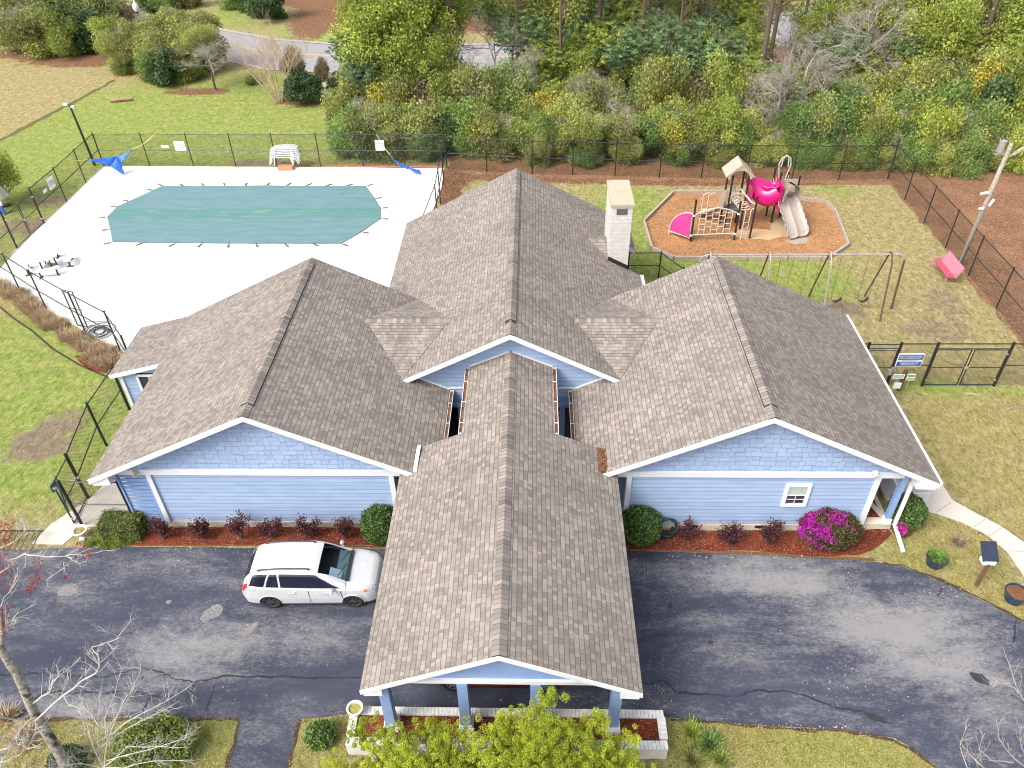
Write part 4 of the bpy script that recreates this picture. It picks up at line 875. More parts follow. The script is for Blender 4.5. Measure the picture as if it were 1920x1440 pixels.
# ---------------------------------------------------------------- cars
def interp(xs, ys, x):
    return float(np.interp(x, xs, ys))
def smooth(xs, ys, n=7):
    return lambda x: sum(interp(xs, ys, x+d) for d in np.linspace(-.09, .09, n))/n
def car(name, loc, rz, label, paint, kind='wagon', cat='car'):
    t = thing(name, (0, 0, 0), label, cat)
    L, wb, hw = (4.55, 2.70, .90) if kind == 'wagon' else (4.75, 2.80, .93)
    xf, xr = 1.37, -1.33
    x0, x1 = -L/2, L/2
    if kind == 'wagon':
        top = smooth([x0, x0+.05, x0+.12, x0+.38, x0+.62, -.9, 0, .25, .62, 1.18, 1.40, 2.0, x1-.08, x1], [.62, .98, 1.10, 1.46, 1.56, 1.63, 1.62, 1.58, 1.45, 1.11, 1.04, .93, .80, .55])
    else:
        top = smooth([x0, x0+.06, x0+.18, x0+.5, -.6, 0, .3, .8, 1.25, 2.05, x1-.07, x1], [.6, .95, 1.1, 1.38, 1.46, 1.45, 1.40, 1.15, .98, .86, .74, .5])
    belt = smooth([x0, x0+.1, -1.9, -1.2, 0, 1.1, 1.6, 2.1, x1], [.70, .95, 1.12, 1.06, 1.0, .97, .94, .84, .60])
    half = smooth([x0, x0+.07, x0+.25, -1.6, 0, 1.4, 1.9, x1-.1, x1], [.60, .76, .85, hw, hw, hw-.01, .84, .70, .50])
    rhw = smooth([x0, -1.9, -1.2, 0, .7, 1.2, 1.5, x1], [.50, .60, .66, .68, .66, .66, .72, .5])
    def section(x):
        T, B, H = top(x), belt(x), half(x); B = min(B, T-.03); Rw = min(rhw(x), H-.05); cab = max(0, T-B)
        lo = .20 if x0+.15 < x < x1-.15 else .26
        if cab > .15:
            pts = [(H-.07, lo), (H-.015, lo+.1), (H, .55), (H-.01, .75), (H-.03, B-.05), (H-.07, B), (Rw+.06, T-.14*min(1, cab*2)), (Rw, T-.055), (Rw-.10, T-.015), (Rw*.55, T), (0, T+.012)]
        else:
            pts = [(H-.07, lo), (H-.015, lo+.1), (H, .5), (H-.01, min(.70, B-.12)), (H-.04, B-.05), (H-.10, B), (H-.2, B+(T-B)*.45), (H*.68, B+(T-B)*.7), (H*.5, T-.012), (H*.28, T-.004), (0, T)]
        return pts
    nx, m_ = 300, 11; sub = 11
    xs = np.linspace(x0, x1, nx)
    rows = []
    for x in xs:
        p = section(x); q = []
        for i in range(len(p)-1):
            for k in range(sub):
                f = k/sub; q.append((p[i][0]*(1-f)+p[i+1][0]*f, p[i][1]*(1-f)+p[i+1][1]*f))
        q.append(p[-1]); 
        q = np.array(q); q2 = q.copy(); q2[1:-1] = (q[:-2]+q[1:-1]*2+q[2:])/4; rows.append(q2)
    K = len(rows[0])
    body, glass, wsh = MB(), MB(), MB(); LP_ = {(k_, s_): MB() for k_ in ('lamp', 'tail', 'amber') for s_ in (1, -1)}
    def classify(x, y, z, j):
        for wx in (xf, xr):
            if z < .80 and y > hw-.2 and (x-wx)**2+(z-.33)**2 < .365**2: return None
        T, B = top(x), belt(x); cab = T-B
        ssi = j/sub
        if x > 1.74+.35*max(0, (B-z)) and 3.5 < ssi < 5.9 and x < 2.16: return 'amber' if (x < 1.86 and ssi < 4.4) else 'lamp'
        if x < x0+.30 and 3.35 < ssi < 5.4 and x < x0+.10+.2*(ssi-3.3): return 'tail'
        if 5 <= ssi < 7.0:
            wx1 = 1.20 if kind == 'wagon' else 1.2; wx0 = x0+.34
            h = (z-B)/max(.05, cab)
            if cab > .12 and wx0+.22*h < x < wx1-.12-.90*h and z < T-.075:
                if abs(x-(.22-.10*h)) < .035: return 'pillar'
                if abs(x-(-.92+.0*h)) < .03: return 'chrome'
                if abs(x-(-1.42+.22*h)) < .03: return 'chrome'
                return 'glass'
        if ssi >= 7.6:
            if kind == 'wagon':
                if .34 < x < 1.20 and y < .64: return 'wind'
                if x0+.12 < x < x0+.40 and y < .56: return 'glass'
            else:
                if .38 < x < 1.02 and y < .6: return 'wind'
                if x0+.2 < x < x0+.5 and y < .56: return 'glass'
        return 'body'
    for sgn in (1, -1):
        for i in range(nx-1):
            for j in range(K-1):
                a, b_, c, d = rows[i][j], rows[i+1][j], rows[i+1][j+1], rows[i][j+1]
                xm = (xs[i]+xs[i+1])/2; ym = (a[0]+c[0])/2; zm = (a[1]+c[1])/2
                k = classify(xm, ym, zm, j)
                if k is None: continue
                P = [(xs[i], sgn*a[0], a[1]), (xs[i+1], sgn*b_[0], b_[1]), (xs[i+1], sgn*c[0], c[1]), (xs[i], sgn*d[0], d[1])]
                {'body': body, 'glass': glass, 'wind': wsh, 'pillar': glass, 'chrome': body, 'lamp': LP_['lamp', sgn], 'tail': LP_['tail', sgn], 'amber': LP_['amber', sgn]}[k].poly(P)
    for mb_, nm, mt in ((body, 'body', paint), (glass, 'side_glass', M['carglass']), (wsh, 'windshield', M['carwind']), *[(LP_['lamp', s_], 'headlight', M['lens']) for s_ in (1, -1)], *[(LP_['tail', s_], 'taillight', M['tail']) for s_ in (1, -1)], *[(LP_['amber', s_], 'indicator', M['amber']) for s_ in (1, -1)]):
        if not mb_.f: continue
        # weld shared corners so shading is smooth
        o = mb_.build(nm, mt, t, smooth=True); bm = bmesh.new(); bm.from_mesh(o.data); bmesh.ops.remove_doubles(bm, verts=bm.verts, dist=.0008)
        bmesh.ops.recalc_face_normals(bm, faces=bm.faces); bm.to_mesh(o.data); bm.free()
        for f in o.data.polygons: f.use_smooth = True
    b = MB(); b.box((0, 0, .45), (L-.5, 1.45, .5)); b.box((-.25, 0, .80), (2.6, 1.5, .3)); b.build('interior_floor', M['dark'], t)
    for sx in (-.95, .05):
        for sy in (-.38, .38):
            b = MB(); b.box((sx, sy, .80), (.5, .5, .2)); b.bar((sx-.22, sy, .85), (sx-.34, sy, 1.33), .48, .12, up=(1, 0, 0)); b.build('seat', plain('seat_cloth', (.22, .23, .22), .9, .1), t)
    b = MB(); b.box((1.0, 0, .92), (.5, 1.4, .1)); b.build('dashboard', plain('teal_grey_dash', (.14, .20, .22), .7, .1), t)
    if kind == 'wagon':
        b = MB(); b.box((.80, -.36, 1.10), (.42, .42, .012), mat=Matrix.Rotation(rad(28), 3, 'Y')); b.build('sun_shade', plain('pale_sun_shade', (.5, .55, .62), .6, .1), t)
    for sgn in (1, -1):
        for wx in (xf, xr):
            b = MB(); yo = sgn*(hw-.03); yi = sgn*(hw-.25)
            prof = [(.20, yi), (.31, yi), (.335, yi+sgn*.03), (.335, yo-sgn*.03), (.31, yo), (.215, yo), (.205, yo-sgn*.02)]
            n_ = 28; base = len(b.v)
            for r, y in prof:
                for k in range(n_): a = 2*math.pi*k/n_; b.v.append((wx+r*math.cos(a), y, .335+r*math.sin(a)))
            for i in range(len(prof)-1):
                for k in range(n_): b.f.append((base+i*n_+k, base+i*n_+(k+1) % n_, base+(i+1)*n_+(k+1) % n_, base+(i+1)*n_+k)); b.uv.append([(0, 0)]*4); b.mi.append(0)
            wh = b.build('wheel', M['tyre'], t, smooth=True)
            b = MB(); y = yo-sgn*.02
            b.tube([(wx, y-sgn*.05, .335), (wx, y-sgn*.045, .335)], .205, 24)
            b2 = MB()
            for k in range(7):
                a = 2*math.pi*k/7; b2.bar((wx+.03*math.cos(a), y, .335+.03*math.sin(a)), (wx+.20*math.cos(a), y-sgn*.01, .335+.20*math.sin(a)), .055, .02, up=(0, 1, 0))
            b2.tube([(wx, y-sgn*.02, .335), (wx, y+sgn*.01, .335)], .05, 12)
            n0 = MB(); 
            for k in range(24):
                a0, a1 = 2*math.pi*k/24, 2*math.pi*(k+1)/24; n0.poly([(wx+.185*math.cos(a0), y, .335+.185*math.sin(a0)), (wx+.185*math.cos(a1), y, .335+.185*math.sin(a1)), (wx+.212*math.cos(a1), y+sgn*.005, .335+.212*math.sin(a1)), (wx+.212*math.cos(a0), y+sgn*.005, .335+.212*math.sin(a0))])
            b2.v, off_ = b2.v+n0.v, len(b2.v); b2.f += [tuple(i+off_ for i in f) for f in n0.f]; b2.uv += n0.uv; b2.mi += n0.mi
            b2.build('rim', M['rim_dark'] if kind == 'wagon' else M['rim_light'], wh)
            b.build('hub_backing', M['dark'], wh)
    # arches
    for sgn in (1, -1):
        for wx in (xf, xr):
            b = MB(); pr = []
            for k in range(15):
                a = math.pi*k/14; pr.append((wx+.375*math.cos(a), sgn*(hw-.012), .33+.375*math.sin(a)))
            b.tube(pr, .018, 5); b.build('arch_lip', paint, t)
        b = MB(); b.bar((xr+.42, sgn*(hw-.02), .30), (xf-.42, sgn*(hw-.02), .30), .02, .035); b.build('sill_trim', M['black'] if kind != 'wagon' else M['seam'], t)
        for hx in (-.55, .55): b = MB(); b.bar((hx-.11, sgn*(hw+.012), .86), (hx+.11, sgn*(hw+.012), .86), .03, .035); b.build('door_handle', paint, t)
        for sx, lean in ((1.02, .12), (-.02, .02)):
            b = MB(); b.bar((sx+lean*.4, sgn*(hw-.0), .36), (sx, sgn*(hw-.012), .93), .016, .012, up=(1, 0, 0)); b.build('door_seam', M['seam'], t)
        b = MB(); b.lathe((0, 0, 0), [(0, -.075), (.05, -.06), (.085, 0), (.07, .05), (0, .08)], 12)
        for i, v in enumerate(b.v): b.v[i] = (.78+v[0]*.9, sgn*(hw+.11)+v[1]*1.25, 1.04+v[2]*.9)
        b.bar((.83, sgn*(hw-.06), .98), (.80, sgn*(hw+.06), 1.0), .07, .04); b.build('mirror', paint, t, smooth=True)
        if kind == 'wagon':
            b = MB(); b.tube([(x, sgn*.56, top(x)+.05) for x in np.linspace(-1.55, .05, 8)], .022, 6); b.box((-1.55, sgn*.56, top(-1.5)+.02), (.08, .03, .06)); b.box((.05, sgn*.56, top(.05)+.02), (.08, .03, .06)); b.build('roof_rail', M['black'], t)
    b = MB(); b.bar((.95, -.5, top(1.0)+.03), (1.10, .0, top(1.15)+.02), .025, .02); b.bar((.98, .1, top(1.0)+.03), (1.12, .55, top(1.15)+.02), .025, .02); b.build('wiper', M['black'], t)
    b = MB(); b.box((1.22, 0, top(1.22)+.003), (.12, 1.25, .014)); b.build('cowl', M['black'], t)
    b = MB(); b.box((x1-.015, 0, .62), (.05, .8, .16)); b.build('grille', M['black'], t); b = MB(); b.box((x1-.01, 0, .34), (.06, 1.0, .12)); b.build('lower_grille', M['black'], t)
    b = MB(); b.box((-1.9, .0, top(-1.9)+.04), (.05, .03, .05)); b.build('antenna_base', M['black'], t)
    t.location = loc; t.rotation_euler = (0, 0, rz); t.scale = (.98, .98, .98)
    return t
M['carglass'] = plain('tinted_car_glass', (.012, .014, .03), .05, .05, 2, spec=.8, fine=False)
n = N('car_windshield'); n.fin((.55, .72, .75, 1), .02, 0, .6); n.b.inputs['Transmission Weight'].default_value = 1; n.b.inputs['IOR'].default_value = 1.12; M['carwind'] = n.m
M['tyre'] = plain('tyre_rubber', (.022, .022, .024), .85, .1); M['rim_dark'] = plain('dark_wheel_cover', (.045, .045, .05), .4, .1, spec=.5); M['rim_light'] = plain('alloy_rim', (.5, .5, .52), .3, .1, metal=.8)
M['seam'] = plain('panel_gap', (.12, .125, .13), .7, .05); M['lens'] = plain('headlight_lens', (.55, .57, .58), .12, .2, 12, spec=.8, metal=.3); M['amber'] = plain('amber_lens', (.6, .16, .02), .2); M['tail'] = plain('red_lens', (.5, .015, .03), .15, spec=.6)
M['wpaint'] = plain('white_car_paint', (.50, .505, .515), .3, .03, 2, fine=False, coat=.7)
M['rpaint'] = plain('dark_red_car_paint', (.12, .004, .012), .25, .05, 2, fine=False, coat=.8)
W1, W2 = G(510.3, 1141.8), G(666, 1140.5)
cm = (W1+W2)/2; ang = math.atan2(W2.y-W1.y, W2.x-W1.x)
car('white_wagon', (cm.x-.02-math.sin(ang)*-.0, cm.y+.86, .012), ang, 'white station wagon parked on the driveway with its nose under the carport', M['wpaint'])
R1 = G(846, 1300)
car('red_sedan', (R1.x+1.42, R1.y+.93, .012), math.pi, 'dark red car parked in the shade under the carport roof', M['rpaint'], 'sedan')

# ---------------------------------------------------------------- playground
pg = thing('play_structure', (11.5, 41, 0), 'playground climber with magenta tube, tan roof and beige double slide on wood chips', 'play structure')
def part(b, name, mat, parent=None, **k): return b.build(name, mat, parent or pg, **k)
def ppost(px, py, h, r=.055):
    g = G(px, py); b = MB(); b.tube([(g.x, g.y, 0), (g.x, g.y, h)], r, 10); b.lathe((g.x, g.y, h), [(r+.01, -.02), (r+.01, .03), (0, .05)], 10); part(b, 'post', M['plum']); return g
A1 = ppost(1294.5, 453, 2.5)                  # left of the net
A2 = ppost(1376, 450, 2.3)                    # right of the net
A3 = ppost(1405, 448, 2.55)                   # right of the ladder
# roofed tower: four posts
B1, B2, B3, B4 = [Vector((q.x, q.y, 0)) for q in (G(1366, 322, 3.15), G(1396, 322, 3.15), G(1374.5, 332, 3.15), G(1405, 332, 3.15))]
for q, h in ((B1, 3.25), (B2, 3.25), (B3, 3.25), (B4, 3.25)):
    b = MB(); b.tube([(q.x, q.y, 0), (q.x, q.y, h)], .055, 10); part(b, 'post', M['plum'])
# far tower
C1 = ppost(1436, 405, 2.95); C2 = ppost(1445.5, 417.5, 3.05); C3 = ppost(1463, 402, 1.7); C4 = G(1500, 333, 2.7); C5 = G(1480, 322, 2.8); C4.z = 0; C5.z = 0
for q in (C4, C5):
    b = MB(); b.tube([(q.x, q.y, 0), (q.x, q.y, 2.8)], .055, 10); part(b, 'post', M['plum'])
# decks
cxB, cyB = (B1.x+B2.x)/2, (B1.y+B3.y)/2
b = MB(); b.box((cxB, cyB, 1.2), (.92, .95, .08)); part(b, 'deck', M['greydeck'])
dk2 = Vector(((C2.x+C4.x)/2, (C2.y+C4.y)/2+.25, 1.75)); b = MB(); b.box(dk2, (1.3, 1.0, .08)); part(b, 'deck', M['greydeck'])
# tan roof: steep gable with arched ends
b = MB(); x0_, x1_, y0_, y1_ = cxB-.78, cxB+.78, cyB-.62, cyB+.62; zr_, ze_ = 3.98, 3.28
for sg in (-1, 1):
    xe = cxB+sg*.78
    b.prism([(xe, y0_, ze_), (cxB, y0_, zr_), (cxB, y0_, zr_-.09), (xe-sg*.02, y0_, ze_-.09)], (0, y1_-y0_, 0))
pr = part(b, 'roof', M['tan'])
for y in (y0_+.02, y1_-.07):
    b = MB(); pts_o = [(cxB-.66, y, ze_-.15), (cxB-.66, y, ze_+.05), (cxB, y, zr_-.09), (cxB+.66, y, ze_+.05), (cxB+.66, y, ze_-.15)]
    arch = [(cxB+.54*math.cos(a), y, ze_-.15+.5*math.sin(a)) for a in np.linspace(0, math.pi, 9)]
    b.prism(pts_o+arch[::-1][0:0]+arch, (0, .05, 0)); part(b, 'arch', M['tan'], pr)
# magenta crawl tube with an upturned bubble: fat S-shaped pipe
tb0 = G(1407, 358, 1.95); tb1 = G(1457, 362, 2.05)
pth = [tb0.lerp(tb1, t)+Vector((0, .10*math.sin(t*6.28), .16*math.sin(t*6.28+.6))) for t in np.linspace(0, 1, 22)]
b = MB(); b.tube(pth, [.60+.012*math.sin(t*60) for t in np.linspace(0, 1, 22)], 22, cap=False); tube_ = part(b, 'crawl_tube', M['magenta'], smooth=True)
b = MB(); cc = tb0.lerp(tb1, .67)+Vector((.0, -.05, .25)); b.lathe((0, 0, 0), [(.30, .10), (.40, .24), (.47, .27), (.50, .22), (.52, 0), (.50, -.25)], 22)
b.v = [(cc.x+v[0], cc.y+v[1]*.8+v[2]*-.35, cc.z+v[2]+.12*v[1]) for v in b.v]; part(b, 'tube_bowl', M['magenta'], tube_, smooth=True)
b = MB()
for k in range(12): a = 2*math.pi*k/12
b.tube([cc+Vector((.5*math.cos(a), .4*math.sin(a)-.1, .27)) for a in np.linspace(0, 6.28, 18)], .035, 6); part(b, 'tube_rim', M['pinkp'], tube_)
b = MB(); b.tube([p+Vector((0, -.5, .12)) for p in pth], .03, 6); part(b, 'tube_seam', M['pinkp'], tube_)
for q, dx in ((tb0, -.05), (tb1, .05)):
    b = MB(); b.box((q.x+dx, q.y, q.z-.05), (.06, 1.35, 1.5)); part(b, 'tube_panel', M['magenta'])
for k, tt in enumerate((.12, .3)):
    q = pth[int(tt*21)]; b = MB(); b.box((q.x, q.y-.515, q.z-.05), (.05, .02, .22), mat=Matrix.Rotation(.15, 3, 'Y')); part(b, 'tube_slot', M['wplastic'], tube_)
# double slide
sl0 = G(1474, 371, 1.8); sl1 = G(1497, 443, .2); d_ = (sl1-sl0); d_.z = 0; dn = d_.normalized(); sd_ = Vector((-dn.y, dn.x, 0))
b = MB(); n_ = 26; prof = [(-.72, .16), (-.68, .18), (-.61, .03), (-.50, -.05), (-.20, -.06), (-.06, .0), (0, .07), (.06, .0), (.20, -.06), (.50, -.05), (.61, .03), (.68, .18), (.72, .16)]
base = 0
for i in range(n_+1):
    t = i/n_; z = 1.72*(1-t)**.9*(1-.08*math.sin(t*3.14))+.20 if t < .93 else .22
    z = max(z, .22); c0 = sl0+d_*t; wv = 1+.06*math.sin(t*36)
    for (s_, h_) in prof: p = c0+sd_*s_*(wv if abs(s_) > .62 else 1); b.v.append((p.x, p.y, z+h_))
m2 = len(prof)
for i in range(n_):
    for k in range(m2-1): b.f.append((i*m2+k, i*m2+k+1, (i+1)*m2+k+1, (i+1)*m2+k)); b.uv.append([(0, 0)]*4); b.mi.append(0)
sld = part(b, 'double_slide', M['tan2'] if 'tan2' in M else plain('pale_slide_plastic', (.37, .305, .26), .4, .08, 4, spec=.5), smooth=True)
sm = sld.modifiers.new('thickness', 'SOLIDIFY'); sm.thickness = .04; sm.offset = -1
b = MB(); hp = [sl0+sd_*(.56*math.cos(a))+Vector((0, 0, .1+.85*math.sin(a))) for a in np.linspace(0, math.pi, 14)]
for i in range(13):
    p, q = hp[i], hp[i+1]; b.prism([p, q, q-Vector((0, 0, .03))*1, p-Vector((0, 0, .03))], dn*.5)
    b.poly([p, q, q+dn*.5, p+dn*.5])
part(b, 'slide_hood', M['tan'], sld)
b = MB(); b.box(sl0-dn*.3+Vector((0, 0, .12)), (1.0, .5, .06)); part(b, 'slide_entry', plain('grey_brown_slide_bed', (.2, .15, .14), .6), sld)
b = MB()
for k in range(6): q = sl0-dn*.75+sd_*(-.5+k*.2); b.tube([(q.x, q.y, 1.8), (q.x, q.y, 2.75)], .018, 6)
part(b, 'guard_rail', M['cream'])
b = MB(); b.box(Vector((dk2.x+.1, C4.y+.05, 2.2)), (.9, .04, .8)); part(b, 'side_panel', M['tan'])
# looped climber behind the far tower
b = MB(); q = G(1465, 341, 1.9); q.z = 0
for sg in (-1, 1):
    b.tube([(q.x+sg*.22, q.y, 1.4), (q.x+sg*.20, q.y, 2.2), (q.x+sg*.34, q.y, 2.95), (q.x+sg*.24, q.y, 3.35), (q.x, q.y, 3.5), (q.x-sg*.15, q.y+.02*sg, 3.3), (q.x-sg*.2, q.y, 2.8)], .03, 6)
part(b, 'loop_climber', M['cream'])
# small slide to the left of the roofed tower
s0 = G(1364, 386, 1.3); s1 = G(1311, 398, .25); dd = s1-s0; dd.z = 0; sv = Vector((-dd.y, dd.x, 0)).normalized()
b = MB(); pf = [(-.34, .16), (-.30, .17), (-.26, 0), (0, -.05), (.26, 0), (.30, .17), (.34, .16)]
for i in range(17):
    t = i/16; z = .25+1.15*(1-t)**1.7
    for s_, h_ in pf: p = s0+dd*t+sv*s_; b.v.append((p.x, p.y, z+h_))
for i in range(16):
    for k in range(6): b.f.append((i*7+k, i*7+k+1, (i+1)*7+k+1, (i+1)*7+k)); b.uv.append([(0, 0)]*4); b.mi.append(0)
o = part(b, 'small_slide', M['tan'], smooth=True); sm = o.modifiers.new('thickness', 'SOLIDIFY'); sm.thickness = .03
b = MB(); b.prism([s0+sv*.42+Vector((0, 0, -.1)), s0+sv*.42+Vector((-.35, 0, .25)), s0+sv*.42+Vector((-.15, 0, 1.1)), s0+sv*.42+Vector((.1, 0, 1.1))], sv*.05); part(b, 'slide_side', M['tan']); b = MB(); b.prism([s0-sv*.42+Vector((0, 0, -.1)), s0-sv*.42+Vector((-.35, 0, .25)), s0-sv*.42+Vector((-.15, 0, 1.1)), s0-sv*.42+Vector((.1, 0, 1.1))], sv*.05); part(b, 'slide_side', M['tan'])
# net between A1 and A2
d = A2-A1; L = d.length; dn_ = d.normalized(); up = Vector((0, 0, 1))
arch = lambda t: 1.62+.38*math.sin(t*math.pi)
b = MB(); b.tube([A1+dn_*(t*L)+up*arch(t) for t in np.linspace(0, 1, 14)], .035, 6); b.tube([A1+up*.42, A2+up*.42], .035, 6)
net = part(b, 'net_frame', M['cream'])
b = MB(); ts = [.14, .28, .42, .57, .71, .86]
for t in ts: b.tube([A1+d*t+up*.42, A1+d*t+up*arch(t)], .022, 5)
for i in range(len(ts)-1):
    for k in range(4):
        z = .72+k*.33+(.16 if i % 2 else 0)
        if z < arch((ts[i]+ts[i+1])/2)-.1: b.tube([A1+d*ts[i]+up*z, A1+d*ts[i+1]+up*z], .02, 5)
part(b, 'rungs', M['cream'], net)
for q in (A1, A2):
    for z in (.42, 1.62): b = MB(); b.lathe((q.x, q.y, z-.06), [(.085, 0), (.085, .12)], 10); part(b, 'clamp', M['wplastic'])
# pink climbing wall, quarter round
b = MB(); pl0 = A1-dn_*.10; q = G(1257, 441); pd = (q-A1); pd.z = 0; R_ = pd.length
pts = [pl0+up*.30]+[pl0+pd*math.cos(a)*.98+up*(.30+1.38*math.sin(a)) for a in np.linspace(.05, math.pi/2-.02, 10)]
nv = Vector((-pd.y, pd.x, 0)).normalized(); b.prism(pts, nv*.05); cw = part(b, 'climbing_wall', M['pinkp'])
b = MB(); b.tube([pl0+pd]+[pl0+pd*math.cos(a)*1.02+up*(.28+1.44*math.sin(a)) for a in np.linspace(0, math.pi/2, 12)], .028, 6); b.tube([pl0+pd*1.02+up*.28, pl0+up*.25], .028, 6); b.tube([pl0+up*.2, pl0+up*1.75], .028, 6); part(b, 'wall_frame', M['cream'], cw)
for (a_, z_) in ((.25, .55), (.5, .75), (.75, .5), (.35, 1.05), (.2, 1.35), (.6, 1.1), (.5, .42)):
    b = MB(); c_ = pl0+pd*a_+up*z_-nv*.012; b.prism([c_+pd.normalized()*.16*math.cos(a)+up*.11*math.sin(a) for a in np.linspace(0, 6.0, 10)], nv*-.01); part(b, 'hand_hole', M['pinkhole'] if 'pinkhole' in M else M['chips'], cw)
# ladder
b = MB(); la = Vector((A2.x+.35, A2.y+.0, 0)); lb = Vector((A3.x-.22, A3.y, 0))
for q, sg in ((la, -1), (lb, 1)): b.tube([(q.x, q.y, 0), (q.x+.02, q.y+.02, 1.7), (q.x+sg*.05, q.y+.02, 1.82), (q.x+sg*.25, q.y+.02, 1.85)], .028, 6)
for z in (.35, .7, 1.05): b.tube([(la.x, la.y, z), (lb.x, lb.y, z)], .022, 6)
part(b, 'ladder', M['cream'])
# coil climber from the tower to A3
b = MB(); h0 = G(1387, 352, 2.2); h1 = G(1409, 379, 2.0); b.tube([h0, h1], .05, 8); arm = part(b, 'climber_beam', M['cream']); b = MB(); b.tube([B3+up*2.2, B4+up*2.2], .03, 6); part(b, 'cross_bar', M['cream']); b = MB(); b.tube([A3+up*2.1, h1], .035, 6); part(b, 'cross_bar', M['cream'])
b = MB(); k = 0; cp = []
for i in range(64): t = i/63; c0 = h0.lerp(h1, t); cp.append(c0+Vector((-.28+.34*math.cos(i*.62), 0, -.38+.16*math.sin(i*.62))))
b.tube(cp, .026, 5); part(b, 'coil', M['cream'], arm)
b = MB()
for dx in (.0, .32): b.tube([(B1.x-1.1+dx, B1.y+.4, .0), (B1.x-1.1+dx, B1.y+.4, 1.6), (B1.x-.75+dx, B1.y+.4, 1.75)], .028, 6)
part(b, 'hand_rail', M['cream'])
# swing set ------------------------------------------------------------
sw = thing('swing_set', (12.5, 32.2, 0), 'long pipe swing set with bent A-frame legs behind the right roof', 'swing set')
HB = 3.02; ym = 32.2; fx = [8.3, 11.05, 13.85, 16.62]
b = MB(); b.tube([(7.75, ym, 0), (7.85, ym, HB-.35), (7.98, ym, HB-.1), (8.25, ym, HB), (17.05, ym, HB), (17.28, ym, HB-.06), (17.38, ym, HB-.35), (17.55, ym, 0)], .042, 8); bb = b.build('top_bar', M['pipe'], sw)
b = MB(); b.tube([(17.38, ym, HB-.30), (17.55, ym, 0)], .056, 8); b.build('end_leg', M['rust'], sw); b = MB(); b.tube([(7.85, ym, HB-.35), (7.75, ym, 0)], .056, 8); b.build('end_leg', M['rust'], sw)
for x in fx:
    b = MB(); b.tube([(x, ym+1.12, 0), (x, ym+.02, HB+.12)], .04, 8); b.build('leg', M['rust'], sw)
    b = MB(); b.tube([(x, ym+.02, HB+.12), (x, ym-.12, HB+.16), (x, ym-.45, HB-.2), (x, ym-.52, HB-.45), (x, ym-1.1, 0)], .04, 8); b.build('leg', M['pipe'] if x < 16 else M['rust'], sw)
for bay in (1, 2):
    for k in range(2):
        xa = fx[bay]+.58+k*1.28
        t = thing('swing', (xa+.3, ym, .45), {(1, 0): 'swing at the left end of the middle bay, seat hidden by the roof', (1, 1): 'swing at the right end of the middle bay, only chains showing', (2, 0): 'swing with its seat just above the roof edge, beside the bare patch', (2, 1): 'rightmost swing, its black seat hanging over a bare worn patch'}[(bay, k)], 'swing', 'swings')
        for s_ in (0, 1):
            b = MB(); b.tube([(xa+s_*.62, ym, HB-.04), (xa+s_*(.5)+.06, ym, .62)], .011, 4); b.build('chain', M['rust'], t)
        b = MB(); q = []
        for i in range(9): t_ = i/8; q.append((xa+.06+.5*t_, ym, .62-.20*math.sin(t_*math.pi)))
        for i in range(8): b.prism([Vector(q[i])+Vector((0, -.08, 0)), Vector(q[i+1])+Vector((0, -.08, 0)), Vector(q[i+1])+Vector((0, -.08, -.03)), Vector(q[i])+Vector((0, -.08, -.03))], (0, .16, 0))
        b.build('seat', M['black'], t)
# bench -----------------------------------------------------------------
bn = thing('mesh_bench', (21.3, 35.3, 0), 'faded red and pink mesh bench standing by the right fence and pole', 'bench')
y0_, y1_ = 34.35, 36.15; rz = Matrix.Rotation(0, 3, 'Z')
b = MB(); b.prism([(20.98, y0_, .47), (21.42, y0_, .42), (21.42, y0_, .385), (20.98, y0_, .435)], (0, y1_-y0_, 0)); b.build('seat', M['pinkm'], bn)
b = MB(); b.prism([(21.42, y0_, .42), (21.66, y0_, .98), (21.70, y0_, .97), (21.46, y0_, .40)], (0, y1_-y0_, 0)); b.build('backrest', M['pinkm2'], bn)
for y in (y0_+.1, y1_-.1):
    b = MB(); b.tube([(21.02, y, .02), (21.05, y, .44), (21.00, y, .66), (21.45, y, .68)], .025, 6); b.build('leg', M['pinkm2'], bn)
    b = MB(); b.tube([(21.02, y, .03), (21.75, y, .03), (21.50, y, .45)], .025, 6); b.build('leg', M['pinkm2'], bn)
# poles -------------------------------------------------------------------
up_ = thing('utility_pole', (22.47, 36.19, 0), 'leaning weathered wooden utility pole by the right fence with small transformer', 'pole')
top_ = YP(1897, 268, 36.4); b = MB(); b.tube([(22.47, 36.19, 0), tuple(top_)], [.13, .10], 12); b.build('pole', M['polewood'], up_, smooth=True)
ln = lambda t: Vector((22.47, 36.19, 0)).lerp(top_, t)
b = MB(); b.tube([ln(.03)+Vector((-.12, -.1, 0)), ln(.52)+Vector((-.12, -.1, 0))], .03, 6); b.build('conduit', M['metal'], up_)
q = ln(.97)+Vector((-.42, -.02, .05)); b = MB(); b.lathe((q.x, q.y, q.z-.28), [(0, 0), (.16, 0), (.16, .5), (.18, .51), (.18, .55), (.05, .6), (0, .6)], 14); tr = b.build('transformer', M['metal'], up_); b = MB(); b.tube([(q.x-.1, q.y, q.z+.3), (q.x-.1, q.y, q.z+.48)], .04, 8); b.build('insulator', plain('brown_insulator', (.2, .1, .06), .4), tr)
b = MB(); b.bar(ln(.92)+Vector((-.6, -.02, 0)), ln(.92)+Vector((.35, 0, -.05)), .07, .07); b.build('cross_arm', M['metal'], up_)
b = MB(); b.tube([ln(.91)+Vector((.28, 0, 0)), ln(.91)+Vector((.9, 0, .55))], .09, 8); b.build('brace', M['polewood'], up_)
